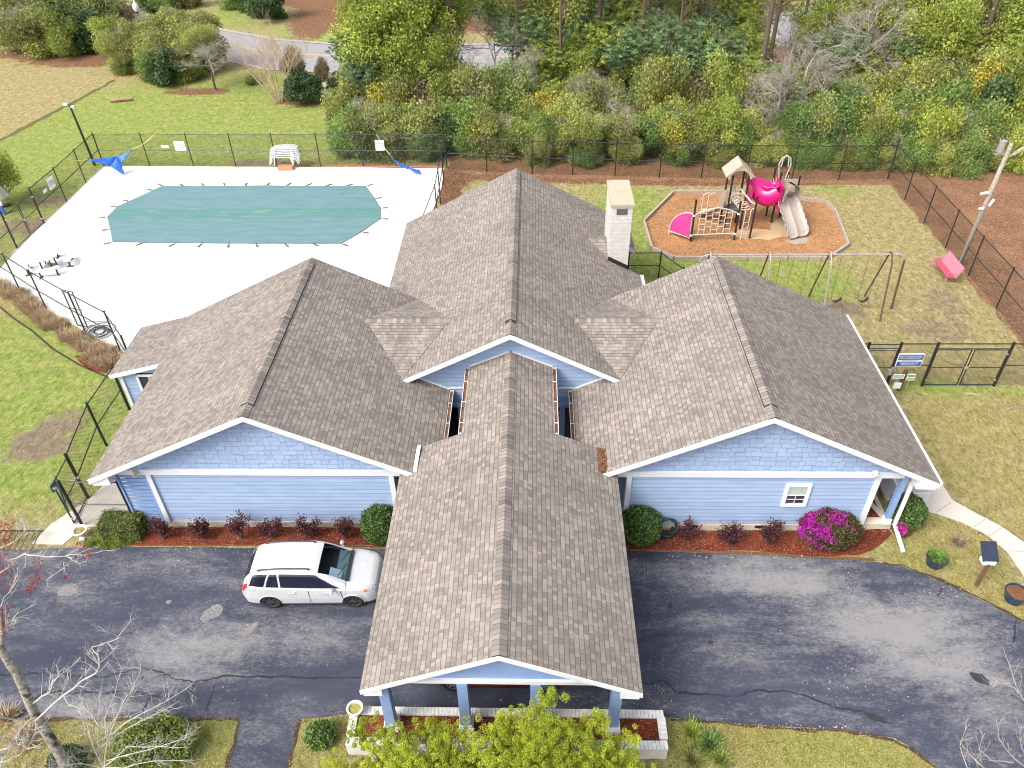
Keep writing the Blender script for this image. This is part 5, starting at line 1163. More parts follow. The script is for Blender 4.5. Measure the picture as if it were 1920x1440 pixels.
for (t_, dx, dz, a_, b_) in ((.62, -.35, .02, (-.17, 0, -.02), (.17, 0, .05)), (.55, .20, .0, (-.05, 0, -.18), (.06, 0, .18)), (.50, -.18, .02, (-.1, 0, 0), (.1, 0, .0))):
    q = ln(t_)+Vector((dx, -.1, dz)); b = MB(); b.tube([q+Vector(a_), q+Vector(b_)], [.06, .075], 8); b.build('floodlight', M['wplastic'], up_)
tp = thing('light_pole', (-29.95, 50.03, 0), 'tall thin black light pole at the top left corner of the pool fence', 'lamp post'); b = MB(); pt = YP(130, 196, 50.0); b.tube([(-29.95, 50.03, 0), tuple(pt)], [.09, .06], 8); b.build('pole', M['black'], tp)
b = MB(); b.box((pt.x-.25, pt.y, pt.z+.02), (.3, .2, .12)); b.build('floodlight', M['wplastic'], tp); b = MB(); b.box((pt.x+.22, pt.y-.1, pt.z-.1), (.2, .2, .12)); b.build('floodlight', M['wplastic'], tp)
b = MB(); b.box((pt.x, pt.y, pt.z-.02), (.6, .05, .05)); b.build('arm', M['black'], tp)
g = G(282, 106); lp = thing('street_lamp', tuple(g), 'black street lamp with a white globe beside the road behind the shrubs', 'street lamp'); b = MB(); b.tube([tuple(g), (g.x, g.y, 3.9)], [.09, .06], 8); b.lathe((g.x, g.y, 3.75), [(.06, 0), (.16, .12), (.16, .18)], 10); b.build('pole', M['black'], lp); b = MB(); b.lathe((g.x, g.y, 3.92), [(.15, 0), (.26, .2), (.28, .42), (.2, .66), (.07, .78), (.07, .9), (0, .92)], 12); b.build('globe', M['wplastic'], lp, smooth=True)

# pool side things -----------------------------------------------------------
tbp = G(98, 503, 0); tb = thing('picnic_table', (tbp.x, tbp.y, 0), 'white picnic table with curved white benches on dark legs on the pool deck', 'picnic table')
c0 = Vector((tbp.x-.1, tbp.y+.0, .05))
b = MB(); b.lathe((c0.x, c0.y, .74), [(0, 0), (.62, 0), (.64, .02), (.64, .045), (0, .05)], 8); b.build('tabletop', M['wplastic'], tb)
for k in range(4):
    a0 = k*math.pi/2+.45; b = MB(); n_ = 7
    ring = [(c0.x+r*math.cos(a0+dt), c0.y+r*math.sin(a0+dt)) for r, dts in ((.95, np.linspace(-.55, .55, n_)), (1.25, np.linspace(.55, -.55, n_))) for dt in dts]
    b.prism([(x, y, .45) for x, y in ring], (0, 0, .05)); b.build('bench', M['wplastic'], tb)
    for dt in (-.38, .38):
        b = MB(); x, y = c0.x+1.1*math.cos(a0+dt), c0.y+1.1*math.sin(a0+dt); dx, dy = math.cos(a0+dt), math.sin(a0+dt)
        b.bar((x, y, .06), (x, y, .45), .06, .06); b.bar((x-dx*.17, y-dy*.17, .08), (x+dx*.17, y+dy*.17, .08), .06, .05); b.build('leg', M['black'], tb)
for a in (0.9, 2.5, 4.0, 5.6):
    b = MB(); b.bar((c0.x+.38*math.cos(a), c0.y+.38*math.sin(a), .06), (c0.x+.36*math.cos(a), c0.y+.36*math.sin(a), .74), .055, .055); b.build('leg', M['black'], tb)
b = MB(); b.lathe((c0.x, c0.y, .06), [(0, 0), (.3, 0), (.33, .1), (.05, .18), (.05, .3)], 12); tag(b.build('umbrella_base', plain('pinkish_stone', (.40, .28, .24), .8), origin=c0), 'brown round umbrella weight standing under the white picnic table', 'weight')
# stacked loungers
def lounger(z, k, lab):
    t = thing('lounge_chair', (0, 0, 0), lab, 'lounge chair', 'stacked white lounge chairs'); b = MB()
    prf = [(-.95, .62), (-.80, .42), (-.62, .36), (-.1, .40), (.25, .42), (.62, .62), (.95, .86)]
    prf = [(-.95, .30), (-.85, .72), (-.55, .80), (0, .82), (.55, .80), (.85, .74), (1.0, .35)]
    xs_ = np.linspace(-.95, 1.0, 22); zz_ = np.interp(xs_, [p[0] for p in prf], [p[1] for p in prf])
    for x, zc in zip(xs_, zz_): b.box((x, 0, zc+z), (.045, .56, .02))
    b.build('slats', M['wplastic'], t)
    for sy in (-.3, .3):
        r = MB(); r.tube([(x, sy, zc+z) for x, zc in zip(xs_, zz_)], .028, 6); r.build('side_rail', M['wplastic'], t)
    for x in (-.55, .5):
        for sy in (-.3, .3): r = MB(); r.bar((x, sy, z+.80), (x+(.12 if x > 0 else -.12), sy, z+.25), .05, .04); r.build('leg', M['wplastic'], t)
    return t
g = G(536, 318)
for k in range(6):
    t = lounger(0, k, ['bottom lounger of the white stack by the back pool fence', 'second lounger from the bottom of the white stack', 'third lounger up in the white stack by the fence', 'third lounger from the top of the white stack', 'second lounger from the top of the white stack', 'topmost white slatted lounger of the stack by the back fence'][k])
    t.location = (g.x+.03*k-.04, g.y+.25, .05+.125*k); t.rotation_euler = (0, 0, .05*(k % 2))
b = MB(); b.box((g.x+.05, g.y-.05, .18), (1.0, .5, .22)); tag(b.build('wooden_crate', plain('orange_brown_wood', (.42, .2, .1), .8), origin=(g.x, g.y, .05)), 'orange brown wooden box on the deck under the white stacked loungers', 'crate')
# blue cloths tied to the fence
def cloth(pts, tris, label, name='blue_tarp'):
    b = MB()
    for tr_ in tris:
        # subdivide each triangle and let it sag and crease
        A, B, C = [Vector(pts[i]) for i in tr_]; n_ = 5; idx = {}
        for i in range(n_+1):
            for j in range(n_+1-i):
                k = n_-i-j; p = (A*i+B*j+C*k)/n_; idx[(i, j)] = len(b.v); e_ = (i*j+j*k+i*k)/n_**2
                b.v.append((p.x+.05*math.sin(p.z*17+p.x*5)*e_*3, p.y+.06*math.sin(p.x*14)*e_*3, p.z-.12*e_))
        for i in range(n_):
            for j in range(n_-i):
                b.f.append((idx[(i, j)], idx[(i+1, j)], idx[(i, j+1)])); b.uv.append([(0, 0)]*3); b.mi.append(0)
                if j < n_-i-1: b.f.append((idx[(i+1, j)], idx[(i+1, j+1)], idx[(i, j+1)])); b.uv.append([(0, 0)]*3); b.mi.append(0)
    o = b.build(name, M['tarp'], origin=pts[0]); sm = o.modifiers.new('thickness', 'SOLIDIFY'); sm.thickness = .012
    for f in o.data.polygons: f.use_smooth = True
    return tag(o, label, 'tarp', 'furled blue shade cloths')
a1, a2, a3, a4, a5, a6 = G(163, 299, 1.35), G(248, 280, 1.5), G(233, 328, .07), G(220, 293, 1.15), G(206, 311, .75), G(227, 306, .8)
cloth([a1, a2, a3, a4, a5, a6], [(0, 3, 4), (4, 3, 5), (3, 1, 5), (4, 5, 2)], 'blue shade cloth hanging between ropes at the far left corner of the pool deck')
c1, c2, c3, c4, c5 = G(732, 291, 1.3), G(751, 308, .75), G(757, 312, .55), G(788, 319, .25), G(790, 328, .06)
cloth([c1, c2, c3, c4, c5, G(748, 311, .7), G(766, 317, .4), G(768, 312, .5)], [(0, 1, 5), (1, 7, 6), (1, 6, 5), (7, 3, 4), (7, 4, 6)], 'twisted blue shade cloth trailing from the no diving sign onto the deck')
def rope(p, q, label, col='rope', r=.018):
    b = MB(); p, q = Vector(p), Vector(q); b.tube([p.lerp(q, t)-Vector((0, 0, .12*math.sin(t*math.pi))) for t in np.linspace(0, 1, 7)], r, 5); tag(b.build('rope', M[col], origin=p), label, 'rope')
rope(YP(291, 250, bk[1].y), a2, 'pale yellow rope from the back fence to the left blue cloth'); rope(onleft(113, 296), a1, 'pale yellow rope from the diagonal fence to the left blue cloth'); rope(YP(706, 252, bk[7].y-.08), c1, 'pale yellow rope crossing the warning sign to the right blue cloth')
# coiled hose on the deck
g = G(187, 623, .07); b = MB(); q = []
for i in range(150):
    t = i*.28; r = .32+.14*math.sin(i*.11)+(.25 if i > 120 else 0); q.append((g.x+r*1.15*math.cos(t), g.y+r*math.sin(t)*1.1, .075+.0006*i+.02*math.sin(i*.9)**2))
b.tube(q, .02, 5); tag(b.build('garden_hose', M['hose2'], origin=(g.x, g.y, .05)), 'dark grey garden hose coiled on the pool deck inside the fence', 'hose')
# hose pot and coil at the wall
g = G(1248, 998); gx, gy = g.x, YW-.28; hs_ = thing('hose_reel', (gx, gy, 0), 'dark green coiled garden hose leaning on the wall by the right round bush', 'hose'); b = MB(); q = []
for i in range(170): t = i*.24; r = .30+.035*math.sin(i*.37); q.append((gx+r*math.cos(t), gy+.02*math.sin(i*.6)+(r*math.sin(t))*.3, .46+r*1.05*math.sin(t)*.95))
b.tube(q, .022, 5); b.build('hose_coil', M['hose'], hs_); b = MB(); b.lathe((gx, gy+.05, .0), [(.2, 0), (.26, .04), (.30, .22), (.28, .24)], 16); b.build('holder', M['hose'], hs_)
# pots
def tuft(b, c, n_, r, h, w_=.012, seed=1, lean=.8):
    rr = random.Random(seed)
    for i in range(n_):
        a = rr.uniform(0, 6.28); l = rr.uniform(.6, 1)*h; o_ = rr.uniform(0, r*.4); dx, dy = math.cos(a), math.sin(a); k = rr.uniform(.2, lean)
        p0 = Vector((c[0]+dx*o_, c[1]+dy*o_, c[2])); p1 = p0+Vector((dx*k*l*.45, dy*k*l*.45, l*.6)); p2 = p0+Vector((dx*k*l, dy*k*l, l*(1-.55*k))); sd_ = Vector((-dy, dx, 0))*w_
        b.poly([p0-sd_, p0+sd_, p1+sd_, p1-sd_]); b.poly([p1-sd_, p1+sd_, p2])
def pot(px, py, r, h, mat, label, name='plant_pot', soil=M['soil'], plant=None, top=None, rimm=None, prof=None):
    g = G(px, py); t = thing(name, (g.x, g.y, 0), label, 'pot'); b = MB()
    b.lathe((g.x, g.y, 0), prof or [(0, 0), (r*.72, 0), (r*.95, h*.8), (r*1.0, h), (r*.9, h), (r*.86, h*.8), (r*.8, h*.75)], 24); b.build('bowl', mat, t, smooth=False)
    b = MB(); b.lathe((g.x, g.y, h*.86), [(0, .02), (r*.5, .01), (r*.88, 0)], 20); b.build('soil', soil, t)
    if plant: b = MB(); tuft(b, (g.x, g.y, h*.86), 240, r*1.6, .28, .014, 5, 1.0); b.build('plant', plant, t)
    return t, g
pg_ = plain('pot_plant_green', (.09, .20, .03), .7, .4, 20)
pot(1751, 1058, .34, .36, M['bluepot'], 'blue black glazed pot with a leafy green plant on the right lawn', plant=pg_)
pot(1899, 1124, .36, .40, M['bluepot'], 'blue black glazed pot with bare brown soil at the right edge', soil=M['leaves'])
urn = [(0, 0), (.16, 0), (.14, .05), (.08, .1), (.09, .16), (.17, .24), (.235, .34), (.26, .38), (.26, .42), (.20, .42), (.18, .36)]
t, g = pot(157, 1008, .21, .42, plain('pale_stone_urn', (.62, .56, .52), .7, .15, 8), 'pale round stone urn beside the side walk near the clipped hedge', 'stone_urn', soil=plain('mossy_soil', (.22, .20, .06), .9, .3, 12), prof=urn)
g = G(667, 1341); t = thing('stone_urn', (g.x, 11.3, .0), 'white round stone urn with mossy soil at the left end of the brick planter', 'pot'); p0 = G(665, 1327, .9); b = MB(); b.lathe((p0.x, p0.y, .25), [(0, 0), (.15, 0), (.13, .06), (.08, .12), (.09, .3), (.16, .48), (.215, .6), (.235, .65), (.18, .65), (.16, .58)], 24); b.build('bowl', M['wcap'], t); b = MB(); b.lathe((p0.x, p0.y, .84), [(0, .02), (.18, 0)], 18); b.build('soil', plain('mossy_soil2', (.27, .24, .06), .9, .3, 14), t); b = MB(); b.box((p0.x, p0.y, .13), (.34, .34, .26)); b.build('plinth', M['wcap'], t)
# leaflet box
g = G(1830, 1098); t = thing('leaflet_box', (g.x, g.y, 0), 'white leaflet box with a dark sloping lid on a brown post on the right lawn', 'box'); b = MB(); b.box((g.x, g.y, .55), (.09, .09, 1.1)); b.build('post', plain('brown_box_post', (.13, .07, .045), .8), t)
b = MB(); b.box((g.x+.02, g.y+.12, 1.13), (.40, .26, .14)); b.build('box', M['wplastic'], t); b = MB(); b.box((g.x+.06, g.y+.28, 1.38), (.50, .66, .03), mat=Matrix.Rotation(rad(38), 3, 'X')); b.build('lid', plain('black_acrylic_lid', (.02, .024, .045), .12, .3, 6, spec=.7), t)
# lattice bit at the far left by the drive, fallen log, sticks
g = G(33, 1020); t = thing('garden_trellis', (g.x, g.y, 0), 'low dark slatted frame lying beside the drive at the left edge', 'trellis')
for k in range(9): b = MB(); b.bar((g.x-.9+k*.2, g.y-.35, .1), (g.x-.9+k*.2+.12, g.y+.3, .35), .03, .02); b.build('slat', M['black'], t)
b = MB(); b.bar((g.x-1.0, g.y+.3, .35), (g.x+.9, g.y+.3, .35), .04, .04); b.build('rail', M['black'], t)
g = G(228, 191); b = MB(); b.tube([(g.x-.8, g.y-.1, .12), (g.x-.2, g.y, .18), (g.x+.9, g.y+.2, .2)], [.13, .17, .12], 8); tag(b.build('fallen_log', plain('rotten_wood', (.30, .18, .12), .9, .4, 8), origin=g), 'short rotten log lying on the green lawn beyond the pool', 'log')
for a, c, lab in (((1811, 737), (1836, 745), 'thin pale stick on the grass below the double gate'), ((1885, 770), (1908, 762), 'forked dry stick on the dry grass at the right edge')):
    p, q = G(*a, .04), G(*c, .05); b = MB(); b.tube([p, (p+q)/2+Vector((.03, .05, .03)), q], [.03, .025, .012], 5); tag(b.build('fallen_stick', M['wood'], origin=p), lab, 'stick')
# things beyond the left fence
p0 = G(2, 385, .6); t = thing('notice_board', (p0.x, p0.y, 0), 'tall white board at the left edge beyond the pool fence', 'board'); b = MB(); b.box((p0.x-.15, p0.y, 1.3), (.5, .08, 1.4)); b.build('panel', M['wplastic'], t); b = MB(); b.box((p0.x-.15, p0.y, .3), (.45, .07, .6)); b.build('stand', M['navy'], t)
p0 = G(12, 386); t = thing('patio_umbrella', (p0.x, p0.y, 0), 'closed cream patio umbrella beyond the fence at the left edge', 'umbrella'); b = MB(); b.tube([(p0.x, p0.y, 0), (p0.x, p0.y, 1.7)], .03, 6); b.build('pole', M['metal'], t); b = MB(); b.lathe((p0.x, p0.y, .65), [(.5, 0), (.30, .45), (.05, .95), (0, .97)], 7); b.build('canopy', M['cream'], t); b = MB(); b.lathe((p0.x, p0.y, 0), [(.25, 0), (.25, .1), (0, .12)], 8); b.build('base', M['black'], t)

# ---------------------------------------------------------------- vegetation
def cloud(name, P, size, tint, up=.45, aspect=.62, rng=RNG, mat=None):
    """many small leaf-shaped faces at the points P"""
    n_ = len(P); nv = rng.normal(size=(n_, 3)); nv[:, 2] = nv[:, 2]*(1-up)+up*1.2; nv /= np.linalg.norm(nv, axis=1)[:, None]
    a = rng.normal(size=(n_, 3)); u = np.cross(nv, a); u /= np.linalg.norm(u, axis=1)[:, None]; v = np.cross(nv, u)
    s = (np.asarray(size)*rng.uniform(.6, 1.3, n_))[:, None]
    V = np.stack([P-u*s, P-v*s*aspect+nv*s*.15, P+u*s, P+v*s*aspect+nv*s*.15], 1).reshape(-1, 3)
    return quads(name, V, tint, mat)
def quads(name, V, tint, mat=None):
    n_ = len(V)//4; me = bpy.data.meshes.new(name); me.vertices.add(len(V)); me.vertices.foreach_set('co', V.astype(np.float32).ravel())
    me.loops.add(4*n_); me.loops.foreach_set('vertex_index', np.arange(4*n_, dtype=np.int32)); me.polygons.add(n_)
    me.polygons.foreach_set('loop_start', np.arange(0, 4*n_, 4, dtype=np.int32)); me.polygons.foreach_set('loop_total', np.full(n_, 4, dtype=np.int32))
    me.update(calc_edges=True); at = me.color_attributes.new('tint', 'FLOAT_COLOR', 'POINT')
    c = np.zeros((n_, 4, 4)); c[:, :, 0] = tint[0][:, None]; c[:, :, 1] = tint[1][:, None]; c[..., 3] = 1; at.data.foreach_set('color', c.ravel())
    if mat: me.materials.append(mat)
    return me
def crown_pts(rng, n_, R, lobes=14, fill=.45, lr=(.20, .42)):
    rx, ry, rz = R; C = rng.normal(size=(lobes, 3)); C /= np.linalg.norm(C, axis=1)[:, None]; C *= rng.uniform(.30, .95, lobes)[:, None]
    r = rng.uniform(*lr, lobes); bright = rng.uniform(0, 1, lobes); w_ = r**2/np.sum(r**2); k = rng.choice(lobes, n_, p=w_)
    d = rng.normal(size=(n_, 3)); d /= np.linalg.norm(d, axis=1)[:, None]; rr = np.where(rng.random(n_) < fill, rng.random(n_)**.5, rng.normal(.95, .09, n_))
    P = C[k]+d*(r[k]*rr)[:, None]; P += rng.normal(scale=.055, size=P.shape)
    return P*np.array([rx, ry, rz]), np.clip(bright[k]*.6+rng.uniform(0, .5, n_), 0, 1), k
def crown(name, seed, n_, R, leaf, mat, lobes=14, accent=None, **kw):
    rng = np.random.default_rng(seed); P, t, k = crown_pts(rng, n_, R, lobes, **kw); g = np.zeros(n_)
    if accent:
        frac, ac = accent; al = rng.random(lobes) < frac; g = np.where(al[k] & (rng.random(n_) < ac), 1, 0).astype(float)
    return cloud(name, P, leaf, (t, g), rng=rng, mat=mat)
def pine_crown(name, seed, nb, R, mat, needles=13, ln=.28, wd=.022):
    rng = np.random.default_rng(seed); rx, ry, rz = R; tips = []; tt = []
    for i in range(nb):
        d = rng.normal(size=3); d /= np.linalg.norm(d); d[2] = d[2]*.8+.1; L = rng.uniform(.55, 1); br = rng.uniform(0, .7)
        for k in range(rng.integers(7, 12)):
            q = d*L*rng.uniform(.55, 1.02); q = q*np.array([rx, ry, rz])+rng.normal(scale=.10, size=3); tips.append(q); tt.append(br+rng.uniform(0, .3))
    tips = np.array(tips); tt = np.array(tt); n_ = len(tips)*needles
    C = np.repeat(tips, needles, 0); T = np.clip(np.repeat(tt, needles)+rng.uniform(-.15, .15, n_), 0, 1)
    d = rng.normal(size=(n_, 3)); d[:, 2] = np.abs(d[:, 2])*.8; d /= np.linalg.norm(d, axis=1)[:, None]; s = np.cross(d, rng.normal(size=(n_, 3))); s /= np.linalg.norm(s, axis=1)[:, None]
    L = (ln*rng.uniform(.7, 1.2, n_))[:, None]; w_ = wd
    V = np.stack([C-s*w_, C+s*w_, C+d*L+s*w_*.6, C+d*L-s*w_*.6], 1).reshape(-1, 3)
    return quads(name, V, (T, np.zeros(n_)), mat)
LM = dict(
    olive=leaf_mat('olive_leaves', (.085, .10, .03), (.40, .44, .13)),
    green=leaf_mat('green_leaves', (.045, .095, .025), (.28, .40, .11)),
    pine=leaf_mat('pine_needles', (.09, .155, .07), (.30, .42, .20)),
    bright=leaf_mat('yellow_green_leaves', (.12, .16, .03), (.46, .53, .11)),
    dark=leaf_mat('dark_green_leaves', (.025, .055, .022), (.115, .175, .07)),
    brown=leaf_mat('brown_vines', (.13, .095, .055), (.36, .28, .17)),
    box=leaf_mat('glossy_bush_leaves', (.02, .06, .012), (.19, .31, .08), trans=.15),
    hedge=leaf_mat('hedge_leaves', (.10, .14, .03), (.36, .42, .10)),
    burg=leaf_mat('burgundy_leaves', (.035, .012, .016), (.17, .065, .07)),
    azalea=leaf_mat('azalea_leaves', (.05, .05, .02), (.20, .14, .06), accent=(.42, .02, .32)),
    lime=leaf_mat('lime_conifer_leaves', (.18, .24, .015), (.60, .67, .08), trans=.3),
    lawnb=leaf_mat('grass_blades', (.20, .19, .04), (.54, .49, .18)),
    red=leaf_mat('red_buds', (.22, .015, .02), (.44, .045, .05)),
    dry=leaf_mat('dry_grass_blades', (.24, .16, .09), (.62, .48, .32)))
BARK = plain('brown_bark', (.11, .080, .058), .9, .35, 4); BARKP = plain('pale_grey_bark', (.33, .295, .26), .85, .3, 6); BARKT = plain('tan_bark', (.44, .33, .24), .8, .25, 6); BARKW = plain('silvery_bark', (.43, .41, .37), .85, .25, 9)
def bare(seed, H, spread, levels=5, r0=.1, mb=None, base=(0, 0, 0), dir0=(0, 0, 1), kids=(3, 5), sides=4, droop=0.0, first=.35):
    rr = random.Random(seed); b = mb or MB()
    def br(p, d, L, r, lv):
        pts = [p]; n_ = 3 if lv < levels-1 else 2; dd = d.copy()
        for i in range(n_):
            dd = (dd+Vector((rr.gauss(0, .16), rr.gauss(0, .16), rr.gauss(0, .10)-droop*.1+.04))).normalized(); pts.append(pts[-1]+dd*(L/n_))
        b.tube(pts, [r*(1-.45*i/n_) for i in range(n_+1)], sides if lv < 2 else 3, cap=False)
        if lv >= levels: return
        for k in range(rr.randint(*kids)):
            t = rr.uniform(first if lv else .25, 1); i = min(int(t*n_), n_-1); q = pts[i].lerp(pts[i+1], t*n_-i)
            side = Vector((rr.gauss(0, 1), rr.gauss(0, 1), rr.gauss(0, .5))); nd = (dd*rr.uniform(.5, 1.0)+side.normalized()*spread*rr.uniform(.5, 1.1)).normalized()
            br(q, nd, L*rr.uniform(.45, .72), r*.5, lv+1)
    br(Vector(base), Vector(dir0).normalized(), H, r0, 0)
    return b
PROTO = {}
def proto(key, me): PROTO[key] = me
for i in range(4):
    proto(('olive', i), crown('crown', 10+i, 20000, (1, 1, .95), .033, LM['olive'], 34, (.4, .03)))
    proto(('green', i), crown('crown', 20+i, 20000, (1, 1, .95), .033, LM['green'], 34, (.3, .02)))
    proto(('bright', i), crown('crown', 30+i, 20000, (1, 1, .95), .032, LM['bright'], 34, (.5, .03)))
    proto(('vine', i), crown('crown', 40+i, 19000, (1, 1, .95), .033, LM['olive'], 36, (.25, .5)))
    proto(('brown', i), crown('crown', 50+i, 6500, (1, 1, 1), .040, LM['brown'], 26))
    proto(('dark', i), crown('crown', 60+i, 9000, (1, 1, .9), .06, LM['dark'], 18))
    proto(('pine', i), pine_crown('crown', 70+i, 95, (1, 1, .8), LM['pine'], 17, .085, .0085))
    proto(('pineb', i), pine_crown('crown', 80+i, 95, (1, 1, .8), LM['bright'], 17, .085, .0085))
trunk_b = MB(); trunk_b.tube([(0, 0, 0), (.02, .01, .35), (-.015, .02, .7), (0, 0, 1)], [1, .85, .7, .45], 9, cap=False); tk = trunk_b.build('trunk', BARK); TRUNK = tk.data; bpy.data.objects.remove(tk)
tw_ = []
for i in range(3):
    o = bare(100+i, .8, .95, 5, .018, kids=(4, 6)).build('branches', BARKP); tw_.append(o.data); bpy.data.objects.remove(o)
twb = []
for i in range(2):
    o = bare(110+i, 1.0, .9, 3, .03, kids=(4, 6)).build('branches', BARK); twb.append(o.data); bpy.data.objects.remove(o)
def child(name, me, parent, loc=(0, 0, 0), sc=(1, 1, 1), rz=0):
    o = bpy.data.objects.new(name, me); COL.objects.link(o); o.parent = parent; o.location = loc; o.scale = sc; o.rotation_euler = (0, 0, rz); return o
rt = random.Random(11)
KIND = {'olive': ('leafy_shrub', 'olive leaved'), 'green': ('leafy_tree', 'mid green'), 'bright': ('leafy_tree', 'yellow green'), 'vine': ('flowering_vine_shrub', 'yellow flowering vine covered'), 'brown': ('vine_thicket', 'brown vine draped'), 'dark': ('evergreen_shrub', 'dark evergreen'), 'pine': ('pine_tree', 'blue green pine'), 'pineb': ('pine_tree', 'yellow green pine')}
def tree(kind, c, r, label, group, hz=.9, tr=.05, name=None, twigs=True, cat='tree'):
    """crown centre c (world), radius r; the base is on the ground below"""
    t = thing(name or KIND[kind][0], (c.x, c.y, 0), label, cat, group)
    child('trunk', TRUNK, t, (0, 0, 0), (tr, tr, c.z+r*.2), rt.uniform(0, 6))
    if twigs: child('branches', rt.choice(twb), t, (0, 0, max(0, c.z-r*.8)), (r*.85, r*.85, r*1.1), rt.uniform(0, 6))
    if kind in ('olive', 'brown'): child('twigs', rt.choice(tw_), t, (0, 0, max(0, c.z-r*.7)), (r*1.15, r*1.15, r*1.25), rt.uniform(0, 6))
    child('crown', PROTO[(kind, rt.randrange(4))], t, (0, 0, c.z), (r, r*rt.uniform(.85, 1.05), r*hz), rt.uniform(0, 6))
    return t
def wcopy(k): return k
zone = lambda px: 'behind the pool corner' if px < 860 else 'above the hall roof' if px < 1130 else 'right of the chimney' if px < 1330 else 'behind the playground' if px < 1670 else 'at the top right'
WOODS = {}
SHORT = {'olive': 'olive', 'green': 'mid green', 'bright': 'yellow green', 'vine': 'yellow flowered vine', 'brown': 'brown vine draped', 'dark': 'dark evergreen', 'pine': 'blue green pine', 'pineb': 'yellow green pine'}
def wood(px, py, Y, r, kind, row, **kw):
    c = YP(px, py, Y); c.z = max(c.z, r*.55); r *= 1.12; noun = 'shrub' if row in ('front', 'lowest') else 'tree'
    t = tree(kind, c, r, 'x', None, tr=.05+.012*c.z, hz=rt.uniform(.85, 1.35), **kw)
    WOODS.setdefault((SHORT[kind]+' '+noun, 'among the tall trees' if row == 'tall' else 'in the %s row' % row, zone(px)), []).append((px, t)); return t
def name_woods():
    W = 'first second third fourth fifth sixth seventh eighth ninth tenth eleventh twelfth thirteenth fourteenth fifteenth'.split()
    for (a, b_, z_), L in WOODS.items():
        L.sort(key=lambda e: e[0])
        for i, (px, t) in enumerate(L):
            t['group'] = 'trees and shrubs of the woods'
            t['label'] = '%s %s %s' % (a, b_, z_) if len(L) == 1 else '%s %s from the left %s %s' % (W[i], a, b_, z_)
# front row along the fence
x = 668
kinds1 = ['green', 'olive', 'olive', 'green', 'olive', 'dark', 'green', 'vine', 'olive', 'bright']
i = 0
while x < 1700:
    k = kinds1[i % 10]; i += 1
    if 760 < x < 830 and i % 2: k = 'olive'
    Y = 52.0+rt.uniform(-.5, .7) - (.8 if x > 1000 else 0); wood(x, rt.uniform(238, 262), Y, rt.uniform(1.35, 1.9), k, 'front'); x += rt.uniform(30, 44)
for px, py, Y, r, k in ((1700, 265, 50.5, 1.8, 'green'), (1740, 270, 50, 1.9, 'bright'), (1785, 265, 50, 2.0, 'olive'), (1830, 255, 50.5, 1.9, 'green'), (1760, 220, 53, 2.2, 'green'), (1690, 215, 53.5, 2.1, 'green'), (1880, 300, 49, 1.5, 'bright'), (1925, 280, 49, 1.9, 'bright'), (1870, 210, 53, 2.1, 'dark'), (1915, 190, 52, 2.4, 'bright'), (1540, 245, 51.2, 2.1, 'green'), (1575, 215, 52.5, 2.0, 'green'), (1620, 250, 51, 1.9, 'bright')):
    wood(px, py, Y, r, k, 'front')
for px, py, Y, r, k in ((1590, 292, 49.3, 1.2, 'olive'), (1625, 288, 49.5, 1.3, 'green'), (1668, 292, 49.2, 1.3, 'olive'), (1715, 292, 48.8, 1.4, 'green'), (1760, 296, 48.3, 1.3, 'olive'), (1805, 292, 48.4, 1.4, 'green'), (1848, 288, 49, 1.3, 'olive'), (1500, 290, 49.6, 1.1, 'green'), (1440, 288, 49.8, 1.1, 'olive'), (1545, 290, 49.5, 1.1, 'green'), (800, 272, 50.8, 1.2, 'green'), (1010, 288, 49.8, 1.0, 'olive'), (1100, 290, 49.8, 1.1, 'green'), (1180, 290, 49.8, 1.0, 'olive'), (1270, 288, 49.8, 1.1, 'green'), (1350, 290, 49.8, 1.0, 'olive')):
    wood(px, py, Y, r, k, 'lowest')
x = 650; i = 0
kinds2 = ['olive', 'pine', 'vine', 'olive', 'brown', 'bright', 'olive', 'green', 'vine', 'pineb', 'olive']
while x < 1930:
    k = kinds2[i % 11]; i += 1
    wood(x, rt.uniform(175, 215), 55.5+rt.uniform(-.8, .9), rt.uniform(1.6, 2.3), k, 'second'); x += rt.uniform(36, 52)
x = 690; i = 0
kinds3 = ['olive', 'bright', 'pine', 'olive', 'brown', 'pineb', 'olive', 'vine', 'bright', 'pine', 'olive']
while x < 1940:
    k = kinds3[i % 11]; i += 1; Y = 59+rt.uniform(-1, 1.2)
    py = rt.uniform(120, 165); r = rt.uniform(1.7, 2.5)
    if 850 < x < 965: py = 165; r = 1.6
    wood(x, py, Y, r, k, 'third'); x += rt.uniform(40, 58)
